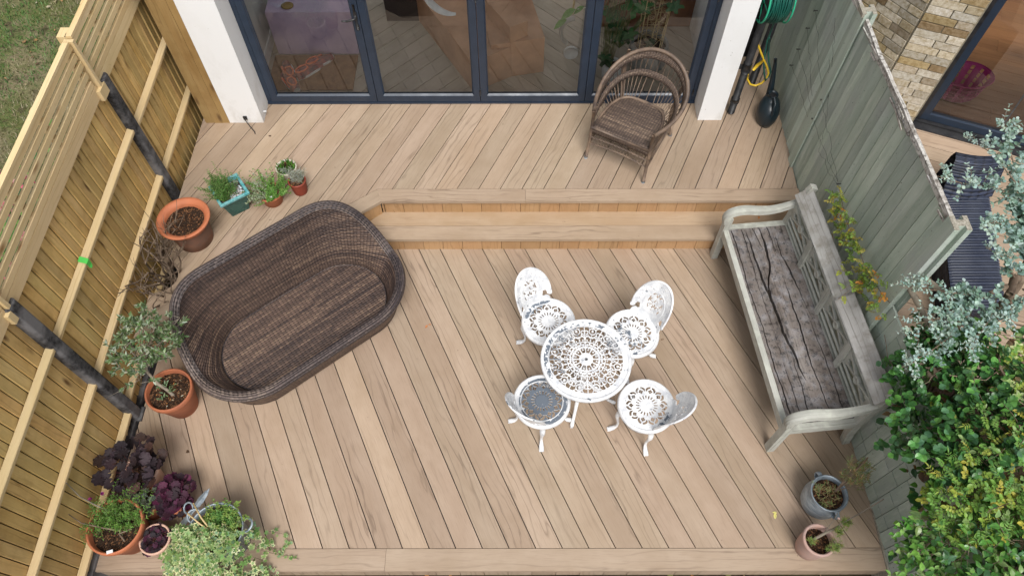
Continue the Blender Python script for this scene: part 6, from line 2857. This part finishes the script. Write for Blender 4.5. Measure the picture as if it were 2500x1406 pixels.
m.tube(pts_, .0022, 4)
m.build('twine', M['rail'], ob)
# big leaved house plants
hp_ = thing('house_plant', 'dark leafy cheese plant standing indoors behind the right hand pane', 'house plant', (1.08, 5.9, UP))
lm, sm = MB(), MB()
for (x, y, z, s_) in [(1.0, 5.72, .95, .16), (1.13, 5.72, .92, .18), (.95, 5.8, 1.15, .2), (1.18, 5.85, 1.2, .22), (.92, 5.65, .75, .14), (1.05, 5.8, 1.45, .24), (1.55, 5.85, 1.4, .16), (1.62, 5.9, 1.6, .2), (1.45, 5.75, 1.25, .14), (.9, 5.9, 1.5, .2), (1.2, 6.0, 1.6, .22), (1.3, 5.6, .95, .10)]:
    for k in range(2):
        p = Vector((x, y, z)) + rdir(-1, 1) * .05 * k
        sm.tube([(1.08, 5.9, UP + .2), Vector((1.08, 5.9, UP + .2)).lerp(p, .6) + Vector((0, 0, .12)), p], .005, 5)
        put_leaf(lm, T_hop, p, rdir(-.6, .2, PI, 2 * PI), (random.uniform(-.3, .3), -.4, 1), s_ * random.uniform(.8, 1.1), jit(random.choice([(.03, .12, .04), (.05, .18, .05), (.025, .08, .03)])))
for k in range(40):
    p0 = Vector((.92 + random.uniform(-.04, .06), 5.62, UP + .2))
    p1 = p0 + Vector((random.uniform(-.06, .2), random.uniform(.0, .3), random.uniform(.5, 1.1)))
    sm.tube([p0, p0.lerp(p1, .5) + Vector((-.02, 0, .05)), p1], .003, 4)
lm.build('foliage', M['leafgloss'], hp_)
sm.build('stems', M['stem'], hp_)
hl = MB()
for (x, y, z, s_) in ((.60, 5.85, 1.10, .17), (.52, 5.8, 1.02, .15), (.68, 5.85, 1.13, .12)):
    put_leaf(hl, T_lance, (x, y, z), (-1, -.2, -.5), (0, 0, 1), s_, (.13, .30, .06), 2.0)
hl.tube([(.62, 5.85, 1.1), (.74, 5.86, 1.12), (.9, 5.9, 1.0)], .004, 5)
hl.build('drooping_leaves', M['leafgloss'], hp_)
m = MB()
m.box(.95, 1.9, 6.45, 7.1, UP + .012, UP + .55, 0)
o = m.build('side_cabinet', plain('rust_brown_wood', (.26, .10, .045), .5, 0, .2, 5))
bevel(o, .02, 2)
tag(o, 'rust brown cabinet at the back of the right hand pane', 'cabinet')
m = MB()
m.box(-1.35, -.98, 6.55, 6.9, UP + .012, UP + .5, 0)
o = m.build('dark_basket', plain('black_brown_basket', (.05, .035, .03), .8))
bevel(o, .05, 3)
tag(o, 'dark box standing beyond the sofa in the second pane', 'box')

# ================================================================ NEIGHBOUR'S THINGS
lg = thing('rattan_lounger', 'navy woven sun lounger standing on the neighbour deck', 'sun lounger', (3.9, 3.6, NG))
m = MB()
Y0, Y1 = 3.02, 4.25
for i in range(44):
    y = Y0 + (Y1 - Y0) * i / 43
    x0 = 3.72 + (y - Y0) * .22
    z = .30 + .0 * i
    m.tube([(x0 - .02, y, z), (x0 + .0, y, z + .012), (x0 + .40, y, z + .012), (x0 + .42, y, z)], .0145, 6, col=(1, 1, 1) if i % 2 else (.7, .7, .7))
m.build('woven_seat', plain('navy_resin_strand', (.022, .03, .058), .45, 0, .2, 4, c2=(.05, .06, .09)), lg)
m = MB()
v, uv = [], []
for j, (y, z) in enumerate(((4.22, .31), (4.33, .50), (4.40, .62), (4.47, .64), (4.50, .55), (4.52, .1))):
    x0 = 3.72 + (y - Y0) * .22
    for k in range(9):
        q = k / 8
        v.append((x0 - .03 + .48 * q, y - .05 * math.sin(q * PI), z))
        uv.append((q * .48, j * .12))
f = [(9 * j + k, 9 * j + k + 1, 9 * j + 10 + k, 9 * j + 9 + k) for j in range(5) for k in range(8)]
m.add(v, f, uv, (1, 1, 1), True)
for sx_ in (0, 1):
    x0 = 3.70 if not sx_ else 4.15
    v = [(x0, Y0, NG), (x0 + .27, Y1, NG), (x0 + .27, Y1, .29), (x0, Y0, .29)]
    m.add(v, [(0, 1, 2, 3)], [(0, 0), (1.2, 0), (1.2, .27), (0, .27)])
m.add([(3.70, Y0, NG), (4.15, Y0, NG), (4.15, Y0, .29), (3.70, Y0, .29)], [(0, 1, 2, 3)], [(0, 0), (.45, 0), (.45, .27), (0, .27)])
m.build('woven_frame', M['wickerneigh'], lg)
# pink laundry basket
def dn(u, n_, z):
    p = DL + DV * u + NV * n_
    return (p.x, p.y, z)


bk_ = thing('laundry_basket', 'pink plastic laundry basket inside the neighbour glass door', 'basket', dn(.42, -.55, NG))
PK = plain('magenta_plastic', (.50, .035, .22), .4)
m = MB()
bx, by, _ = dn(.36, -.52, 0)
nn = 40
prof = [(.15, .0), (.17, .02), (.20, .22), (.225, .225), (.23, .235), (.225, .24)]
v = []
for r, z in prof:
    for k in range(nn):
        q = 2 * PI * k / nn
        v.append((bx + r * 1.2 * math.cos(q), by + r * .9 * math.sin(q), NG + .03 + z * 1.15))
f = []
for i in range(len(prof) - 1):
    for k in range(nn):
        if i == 1 and k % 3 == 0:
            continue
        f.append((i * nn + k, i * nn + (k + 1) % nn, (i + 1) * nn + (k + 1) % nn, (i + 1) * nn + k))
m.add(v, f, None, (1, 1, 1), True)
for z in (.08, .14, .20):
    m.tube([(bx + (.17 + z * .14) * 1.2 * math.cos(q), by + (.17 + z * .14) * .9 * math.sin(q), NG + .03 + z) for q in np.linspace(0, 2 * PI, 32)[:-1]], .006, 5, closed=True)
o = m.build('basket_body', PK, bk_)
so = o.modifiers.new('s', 'SOLIDIFY')
so.thickness = .004
m = MB()
m.disc((bx, by), .155, NG + .04, 28, sx=1.2, sy=.9)
m.build('base', PK, bk_)
ar = thing('clothes_airer', 'folding metal clothes airer with drying clothes behind neighbour glass', 'clothes airer', dn(1.3, -.8, NG))
m = MB()
for (a, b) in (((.85, -.18, .05), (1.12, -1.15, .85)), ((1.12, -.55, .75), (1.35, -1.2, 1.0)), ((1.0, -.9, .8), (1.75, -.7, .8)), ((1.05, -.6, .72), (1.8, -.45, .72)), ((1.7, -.3, .05), (1.75, -1.2, .85)), ((1.0, -1.1, .85), (1.8, -1.1, .85))):
    m.tube([dn(*a), dn(*b)], .009, 8)
m.build('frame', M['galv'], ar)
CL1 = plain('dark_plum_cloth', (.05, .025, .03), .9)
CL2 = plain('grey_white_cloth', (.45, .47, .52), .9)
CL3 = plain('coral_red_cloth', (.62, .07, .06), .9)
for nm, mt, (u, n_, z), (su, sn), lab in (('garment', CL1, (1.35, -.52, .66), (.17, .10), 'dark plum garment at the front of the neighbour airer'), ('garment', CL2, (1.18, -.60, .76), (.09, .06), 'small grey white garment on the neighbour airer'),
                                           ('garment', CL3, (1.42, -.80, .84), (.13, .07), 'coral red garment on the neighbour airer'), ('garment', CL1, (1.3, -1.12, .9), (.22, .07), 'dark garment on the back rail of the neighbour airer')):
    m = MB()
    v = []
    for i in range(9):
        for j in range(7):
            a, b = i / 8 * 2 - 1, j / 6 * 2 - 1
            v.append(dn(u + a * su, n_ + b * sn * (1 - .2 * abs(a)), z + .02 - .12 * b * b + .02 * math.sin(a * 9 + b * 3)))
    m.add(v, [(7 * i + j, 7 * i + 7 + j, 7 * i + 8 + j, 7 * i + j + 1) for i in range(8) for j in range(6)], None, (1, 1, 1), True)
    o = m.build(nm, mt)
    so = o.modifiers.new('s', 'SOLIDIFY')
    so.thickness = .01
    tag(o, lab, 'garment', 'washing on the airer')

# ================================================================ CLIMBER ON THE GREEN FENCE
random.seed(5)
jv = thing('jasmine_climber', 'sparse yellow and orange leaved climber trailing down the green fence behind bench', 'climber', (2.62, 3.1, 1.1))
lm, sm = MB(), MB()
spine = [(3.66, 1.118), (3.52, 1.09), (3.38, 1.067), (3.25, 1.08), (3.12, 1.105), (2.97, 1.10), (2.81, 1.136), (2.68, 1.18), (2.55, 1.24)]
SP = [Vector((gx(y) - .06, y, z)) for y, z in spine]
sm.tube(SP, .003, 5)
JC = [(.30, .34, .05), (.20, .32, .06), (.42, .30, .05), (.48, .22, .04), (.24, .36, .08), (.40, .36, .08), (.14, .24, .05)]


def frond(lm, p, d, L_, cols, T=T_oval, size=.024, n=4, sm=None):
    d = Vector(d).normalized()
    s_ = d.cross(Vector((0, 0, 1)))
    if s_.length < .1:
        s_ = Vector((1, 0, 0))
    s_.normalize()
    u_ = s_.cross(d)
    c = random.choice(cols)
    if sm is not None:
        sm.tube([p, Vector(p) + d * L_], .0011, 4)
    for k in range(n):
        q = Vector(p) + d * L_ * (k + .6) / n
        for e in (-1, 1):
            put_leaf(lm, T, q, s_ * e + d * .45, u_, size * random.uniform(.8, 1.1), jit(c, .15), .8)
    put_leaf(lm, T, Vector(p) + d * L_, d, u_, size * 1.5, jit(c, .15), .8)


for k in range(len(SP) - 1):
    w_ = [.05, .07, .10, .09, .06, .07, .09, .11][k]
    for j in range(20):
        p = SP[k].lerp(SP[k + 1], random.random()) + Vector((random.uniform(-.05, .0), random.gauss(0, w_ * .6), random.gauss(0, w_ * .8)))
        cols = JC if k in (1, 2, 6, 7) else JC[:2] + JC[4:]
        d = Vector((random.uniform(-1, -.1), random.uniform(-1, 1), random.uniform(-.5, .9)))
        frond(lm, p, d, random.uniform(.03, .06), cols, T_oval, .019, 3, sm)
# arm reaching over the bench rail
for tgt in ((2.44, 2.80, .98), (2.40, 2.72, 1.0), (2.45, 3.0, .96)):
    p0 = Vector((2.62, 2.85, 1.12))
    tg = Vector(tgt)
    sm.tube([p0, p0.lerp(tg, .5) + Vector((0, 0, .03)), tg], .0018, 5)
    for j in range(5):
        frond(lm, p0.lerp(tg, random.uniform(.3, 1)), rdir(-.2, .6), .04, JC[:2] + JC[4:5], T_oval, .02, 3, sm)
lm.build('foliage', M['leaf'], jv)
sm.build('stems', M['twig'], jv)

# ================================================================ HEDGE OVER THE LOW FENCE
random.seed(11)
DARKG = [(.05, .15, .045), (.07, .20, .05), (.04, .11, .04), (.10, .26, .06), (.08, .19, .09)]
MIDG = [(.09, .25, .045), (.14, .31, .06), (.06, .17, .04), (.18, .36, .08), (.22, .34, .12)]
LIMEG = [(.26, .38, .06), (.20, .34, .06), (.33, .40, .07), (.14, .28, .05), (.40, .38, .06), (.16, .32, .07)]


HX = 0.0


def inpoly(x, y, poly):
    c = False
    j = len(poly) - 1
    for i in range(len(poly)):
        (xi, yi), (xj, yj) = poly[i], poly[j]
        if (yi > y) != (yj > y) and x < (xj - xi) * (y - yi) / (yj - yi) + xi:
            c = not c
        j = i
    return c


def rpt(poly):
    xs, ys = [p[0] for p in poly], [p[1] for p in poly]
    while True:
        x, y = random.uniform(min(xs), max(xs)), random.uniform(min(ys), max(ys))
        if inpoly(x, y, poly):
            return x + HX, y


def hedgez(x, y):
    edge = min(1.0, max(0.0, (x - HX - (2.30 + .16 * max(0, y - .8))) / .5))
    return 1.16 + .26 * edge ** .6 + .10 * mn.noise((x * 2.3, y * 2.3, 1.7)) + .06 * mn.noise((x * 6, y * 6, 4.2))


# evergreen with round leaves
HX = .15
ev = thing('evergreen_shrub', 'dense dark green round leaved shrub overhanging the low green fence', 'shrub', (2.95, 1.8, 0))
lm, sm = MB(), MB()
pol = [(2.44, 2.12), (2.60, 2.35), (2.95, 2.30), (3.1, 1.9), (3.0, 1.45), (2.65, 1.25), (2.42, 1.25), (2.36, 1.65)]
for i in range(330):
    x, y = rpt(pol)
    z = hedgez(x, y) - random.random() ** 2 * .35 + random.uniform(-.02, .06)
    ax = rdir(.1, 1.4)
    if x < 2.55:
        ax = (ax + Vector((-1.1, -.2, .1))).normalized()
    for j in range(9):
        a = j * 2.4
        s_ = ax.cross(Vector((0, 1, .3))).normalized()
        t_ = ax.cross(s_)
        d = (s_ * math.cos(a) + t_ * math.sin(a) + ax * random.uniform(.1, .8)).normalized()
        put_leaf(lm, T_round, Vector((x, y, z)) + ax * .01 * j, d, ax, random.uniform(.028, .052), jit(random.choice(DARKG), .35), .95)
for i in range(16):
    x, y = rpt(pol)
    sm.tube([(3.0, 1.9, .1), ((x + 3.0) / 2, (y + 1.9) / 2, .75), (x, y, hedgez(x, y) - .05)], [.018, .009, .004], 6)
lm.build('foliage', M['leafgloss'], ev)
sm.build('branches', M['twig'], ev)
# honeysuckle: big pointed leaves in the foreground corner and mid band
hn = thing('honeysuckle', 'large pointed bright green leaves tumbling over the fence at the lower corner', 'climber', (2.9, 1.1, 0))
lm, sm = MB(), MB()
polA = [(2.26, .62), (2.24, .92), (2.50, 1.02), (2.80, .98), (3.3, 1.35), (3.6, 1.2), (3.3, .45)]
polB = [(2.70, 1.85), (3.35, 1.95), (3.3, 1.35), (2.75, 1.38)]
for pol_, n_, sz in ((polA, 460, .066), (polB, 90, .052)):
    for i in range(n_):
        x, y = rpt(pol_)
        z = hedgez(x, y) - random.random() ** 2 * .32 + random.uniform(0, .08)
        d0 = rdir(-.1, .9)
        p0 = Vector((x, y, z))
        p1 = p0 + d0 * random.uniform(.08, .2)
        sprig(lm, sm, p0, p1, T_point, sz, MIDG if random.random() < .8 else DARKG, 3, .15, 1.15, .002)
for i in range(26):
    x, y = 2.40 + random.uniform(-.08, .1), random.uniform(.8, 1.15)
    p0 = Vector((x + .15, y + .02, 1.15))
    sprig(lm, sm, p0, (x - .02, y, random.uniform(.95, 1.1)), T_point, .07, MIDG, 4, .2, 1.15, .002)
lm.build('foliage', M['leafgloss'], hn)
sm.build('stems', M['twig'], hn)
# jasmine
js = thing('jasmine_bush', 'yellow green jasmine with small pointed leaflets in the middle of the hedge', 'climber', (2.7, 1.2, 0))
lm, sm = MB(), MB()
pol = [(2.42, 1.36), (2.62, 1.46), (2.92, 1.5), (3.1, 1.3), (2.95, 1.05), (2.74, .92), (2.42, .90), (2.34, 1.10)]
for i in range(680):
    x, y = rpt(pol) if random.random() < .62 else rpt([(2.5, 1.8), (3.3, 2.2), (3.5, 1.2), (2.6, .8)])
    z = hedgez(x, y) + .05 - random.random() ** 2 * .25 + random.uniform(0, .04)
    frond(lm, (x, y, z), rdir(-.3, .9), random.uniform(.035, .06), LIMEG if random.random() < .75 else MIDG, T_lance if random.random() < .3 else T_oval, random.uniform(.020, .028), 3, sm)
lm.build('foliage', M['leaf'], js)
sm.build('stems', M['stem'], js)
# hop / vine leaves
hv = thing('variegated_vine', 'pale mottled lobed vine leaves near the right edge of the hedge', 'climber', (3.1, 2.0, 1.0))
lm, sm = MB(), MB()
for i in range(34):
    x, y = rpt([(2.93, 2.08), (3.4, 2.2), (3.25, 1.7), (2.95, 1.75)])
    z = 1.42 + random.uniform(-.08, .06)
    put_leaf(lm, T_hop, (x, y, z), rdir(-.3, .3), (random.uniform(-.4, .4), random.uniform(-.6, .2), 1), random.uniform(.055, .085), jit(random.choice([(.30, .45, .12), (.42, .50, .20), (.22, .36, .10)]), .15), 1, edge=jit((.48, .56, .26), .15))
sm.tube([(3.6, 2.3, 1.3), (3.3, 2.1, 1.4), (3.0, 1.9, 1.38), (2.8, 1.95, 1.35)], .004, 6)
lm.build('foliage', M['leaf'], hv)
sm.build('stems', M['twig'], hv)
# woody tangle of old stems and dead leaves beneath, with dark undergrowth
ug = thing('hedge_undergrowth', 'tangle of bare brown stems and dead leaves inside the hedge', 'undergrowth', (3.0, 1.6, 0))
lm, sm = MB(), MB()
polU = [(2.50, .5), (2.46, 1.3), (2.50, 2.1), (2.72, 2.45), (3.3, 2.45), (3.9, 2.3), (3.9, .4)]
for i in range(120):
    x, y = rpt(polU)
    z = hedgez(x, y) - random.uniform(.0, .30)
    P = [Vector((x, y, z))]
    d = rdir(-.3, .4)
    for k in range(4):
        d = (d + rdir(-.5, .5) * .5).normalized()
        P.append(P[-1] + d * random.uniform(.05, .12))
    sm.tube(P, random.choice((.0025, .003, .005, .008)), 5)
for i in range(190):
    x, y = rpt([(2.95, 1.85), (3.6, 1.9), (3.5, 1.3), (2.9, 1.4)])
    P = [Vector((x, y, hedgez(x, y) + random.uniform(-.08, .06)))]
    d = rdir(-.1, .2, -.7, .6)
    for k in range(6):
        d = (d + rdir(-.3, .3) * .35).normalized()
        P.append(P[-1] + d * random.uniform(.04, .1))
    sm.tube(P, random.choice((.0018, .0025, .004)), 5)
for i in range(2600):
    x, y = rpt(polU)
    z = hedgez(x, y) - random.uniform(.08, .5)
    if 2.95 < x < 3.7 and 1.35 < y < 1.9 and random.random() < .6:
        continue
    put_leaf(lm, random.choice((T_oval, T_point)), (x, y, z), rdir(-.6, .6), (random.uniform(-.6, .6), random.uniform(-.6, .6), 1), random.uniform(.04, .075),
             jit(random.choice(DARKG + MIDG + [(.16, .09, .05), (.24, .16, .09)]), .25), 1.1)
for i in range(120):
    x, y = rpt([(2.9, 2.0), (3.6, 2.1), (3.5, 1.2), (2.8, 1.3)])
    put_leaf(lm, T_round, (x, y, hedgez(x, y) + random.uniform(-.06, .05)), rdir(-.3, .3), (random.uniform(-.5, .5), random.uniform(-.5, .5), 1), random.uniform(.03, .05), jit(random.choice([(.42, .28, .18), (.5, .42, .32), (.30, .16, .09), (.6, .35, .1)])), 1)
lm.build('foliage', M['leaf'], ug)
sm.build('stems', M['twig'], ug)
# ground cover behind the low fence
m = MB()
m.prism([(2.80, -.5), (9, -.5), (9, 2.3), (2.80, 2.5)], -.22, .1)
o = m.build('neighbour_bed', M['earth'])
tag(o, kind='structure')

# grey sticks leaning at the fence end
for a, b, lab in (((2.74, 2.72, 1.42), (3.02, 2.34, 1.42), 'thick grey weathered stick lying over the end of the green fence'), ((2.70, 2.64, 1.38), (2.80, 2.28, 1.30), 'shorter grey stick under the thick one at the fence end')):
    m = MB()
    m.tube([a, Vector(a).lerp(Vector(b), .5) + Vector((.01, .0, .01)), b], [.021, .022, .018], 9)
    o = m.build('dead_branch', M['bark'])
    tag(o, lab, 'stick', 'grey sticks at the fence end')

# ================================================================ EUCALYPTUS
random.seed(31)
eu = thing('eucalyptus', 'silvery blue green eucalyptus branching over the neighbour deck and hedge', 'tree', (3.55, 2.6, 0))
lm, sm = MB(), MB()
BL_ = [(.24, .36, .33), (.30, .43, .40), (.17, .27, .24), (.38, .50, .47), (.14, .24, .19), (.20, .32, .27)]
tk = [(3.62, 2.62, -.1), (3.60, 2.64, .9), (3.56, 2.72, 1.35), (3.52, 2.86, 1.7)]
sm.tube(tk, [.05, .04, .032, .024], 10)
sm.tube([(3.58, 2.66, 1.1), (3.42, 2.6, 1.38), (3.25, 2.52, 1.48), (3.05, 2.42, 1.50)], [.03, .024, .018, .010], 9)
sm.tube([(3.56, 2.7, 1.3), (3.40, 2.62, 1.45), (3.33, 2.50, 1.44)], [.03, .028, .022], 9)


def eubranch(path, n, size, fine):
    n = int(n * 1.15)
    P = [Vector(q) for q in path]
    sm.tube(P, [.007 - .005 * k / (len(P) - 1) for k in range(len(P))], 6)
    for i in range(n):
        t = (i + random.random()) / n * (len(P) - 1) * .92 + .08
        k = min(int(t), len(P) - 2)
        p = P[k].lerp(P[k + 1], t - k)
        fw = (P[k + 1] - P[k]).normalized()
        d = (fw * .7 + rdir(-.5, .9)).normalized()
        L_ = random.uniform(.06, .16)
        last = t / (len(P) - 1)
        T = T_round if random.random() > fine * last else T_lance
        sprig(lm, sm, p, p + d * L_, T, size * (1.25 - .6 * last), BL_ if last < .6 else BL_[:2] + BL_[3:4] + [(.42, .52, .48)], 5, .2, 1.0 if T is T_round else 1.7, .0015)


eubranch([(3.56, 2.78, 1.45), (3.45, 3.05, 1.65), (3.25, 3.12, 1.80), (3.0, 3.10, 1.86), (2.80, 3.16, 1.88)], 40, .042, .7)
eubranch([(3.54, 2.8, 1.5), (3.46, 3.2, 1.75), (3.40, 3.45, 1.88), (3.38, 3.62, 1.95)], 36, .046, .5)
eubranch([(3.56, 2.74, 1.4), (3.58, 3.1, 1.7), (3.65, 3.4, 1.9)], 30, .05, .3)
eubranch([(3.54, 2.8, 1.5), (3.44, 3.0, 1.8), (3.22, 3.32, 1.92), (3.08, 3.46, 1.92)], 22, .04, .7)
eubranch([(3.5, 2.78, 1.5), (3.3, 2.85, 1.7), (3.10, 2.80, 1.85), (2.98, 2.72, 1.88)], 26, .042, .5)
eubranch([(3.40, 2.62, 1.45), (3.2, 2.6, 1.7), (3.0, 2.62, 1.82)], 14, .040, .5)
eubranch([(3.1, 2.45, 1.5), (2.90, 2.42, 1.58), (2.70, 2.44, 1.60), (2.52, 2.47, 1.58)], 30, .036, .9)
eubranch([(3.05, 2.42, 1.5), (2.85, 2.30, 1.56), (2.65, 2.22, 1.58), (2.47, 2.20, 1.54)], 36, .036, .9)
eubranch([(3.0, 2.35, 1.48), (2.80, 2.15, 1.54), (2.60, 2.02, 1.54), (2.43, 1.94, 1.48)], 34, .036, .9)
eubranch([(3.2, 2.45, 1.48), (3.05, 2.25, 1.56), (2.9, 2.10, 1.58), (2.82, 1.98, 1.55)], 24, .036, .8)
eubranch([(3.3, 2.45, 1.45), (3.2, 2.3, 1.55), (3.12, 2.2, 1.6)], 16, .036, .8)
eubranch([(3.45, 2.55, 1.42), (3.45, 2.35, 1.55), (3.38, 2.2, 1.6)], 16, .04, .8)
lm.build('foliage', leafmat('glaucous_leaf', .55, .2), eu)
sm.build('trunk', M['twig'], eu)

# ================================================================ PINK HYDRANGEA BEYOND THE LEFT FENCE
hy_ = thing('hydrangea', 'pink flowering shrub on the grass beyond the timber fence', 'shrub', (-4.25, 3.8, -.1))
lm, fl2, sm = MB(), MB(), MB()
for i in range(260):
    q = Vector((-4.25, 3.75, .62)) + Vector((random.gauss(0, .22), random.gauss(0, .35), random.uniform(-.35, .12)))
    put_leaf(lm, T_point, q, rdir(-.4, .4), (0, 0, 1), random.uniform(.06, .10), jit(random.choice(MIDG + DARKG)), 1.3)
for cc in ((-4.25, 3.86, .86), (-4.12, 3.95, .84), (-4.33, 3.98, .88), (-4.2, 3.68, .82), (-3.9, 3.4, .8), (-4.0, 3.1, .8), (-3.85, 2.75, .8), (-4.35, 3.78, .85)):
    fl2 = MB()
    for k in range(46):
        q = Vector(cc) + rdir(-.2, 1.5) * .075
        put_leaf(fl2, T_round, q, rdir(-.2, .5), q - Vector(cc), random.uniform(.022, .034), jit(random.choice([(.62, .10, .24), (.72, .26, .38), (.55, .06, .20), (.78, .42, .5)]), .15))
    fl2.build('flower_head', M['flower'], hy_)
sm.tube([(-4.25, 3.75, -.1), (-4.25, 3.8, .7)], .02, 8)
lm.build('foliage', M['leaf'], hy_)
sm.build('stem', M['twig'], hy_)

# ================================================================ LEAF LITTER AND SMALL FINDS
random.seed(77)
m = MB()
for i in range(900):
    x, y = random.uniform(-2.9, 3.0), random.uniform(.55, 1.0)
    T = random.choice((T_hop, T_round, T_lance, T_point))
    c = random.choice([(.30, .14, .05), (.42, .20, .06), (.20, .11, .06), (.36, .26, .14), (.50, .22, .05), (.26, .26, .10), (.12, .07, .04)])
    put_leaf(m, T, (x, y, -.25 + random.uniform(0, .02)), rdir(-.2, .2), (random.uniform(-.4, .4), random.uniform(-.4, .4), 1), random.uniform(.02, .055), jit(c))
tag(m.build('leaf_litter', M['leaf']), kind='stuff')
m = MB()
for (x, y) in LAWN_LEAVES:
    put_leaf(m, random.choice((T_hop, T_round, T_lance)), (x, y, -.075), rdir(-.2, .2), (random.uniform(-.4, .4), random.uniform(-.4, .4), 1), random.uniform(.02, .06),
             jit(random.choice([(.34, .20, .10), (.45, .36, .22), (.20, .12, .07), (.55, .50, .38), (.40, .22, .10)])))
tag(m.build('lawn_litter', M['leaf']), kind='stuff')
for (x, y, w_, h_, lab) in ((.40, .93, .12, .06, 'flat brown stone in the soil below the deck front'),):
    m = MB()
    m.obox((x, y, -.235), ((1, .1, 0), (-.1, 1, 0), (0, 0, 1)), (w_, h_, .03), 0, (.9, .6, .5))
    o = m.build('stone', M['oldconc'])
    bevel(o, .015, 2)
    tag(o, lab, 'stone')
for (x, y, z, col_, s_, lab) in ((1.995, 1.42, .004, (.75, .70, .25), .045, 'single yellow leaf on the lower deck left of the metal pot'), (-2.605, 1.90, .004, (.10, .06, .04), .04, 'dark curled leaf on the deck near the timber fence'),
                                 (.15, 2.55, .004, (.12, .07, .05), .02, None), (1.30, 2.9, .004, (.2, .1, .05), .02, None), (-.75, 3.05, .004, (.5, .2, .08), .035, 'small orange scrap on the deck right of the daybed'),
                                 (2.28, 4.06, .204, (.6, .22, .05), .03, 'orange leaf fragment on the step behind the bench'), (-2.35, 4.90, .404, (.12, .08, .06), .03, None)):
    m = MB()
    put_leaf(m, T_lance, (x, y, z), rdir(-.05, .1), (0, 0, 1), s_, col_, 1.8)
    put_leaf(m, T_lance, (x + s_ * .3, y, z + .002), rdir(-.05, .1), (0, 0, 1), s_ * .7, col_, 1.8)
    o = m.build('fallen_leaf', M['leaf'])
    tag(o, lab or {0.15: 'tiny dark leaf scrap by the left cast chair', 1.3: 'tiny brown leaf scrap near the right cast chair', -2.35: 'tiny dark leaf scrap on the upper deck by the left pier'}[x], 'fallen leaf')
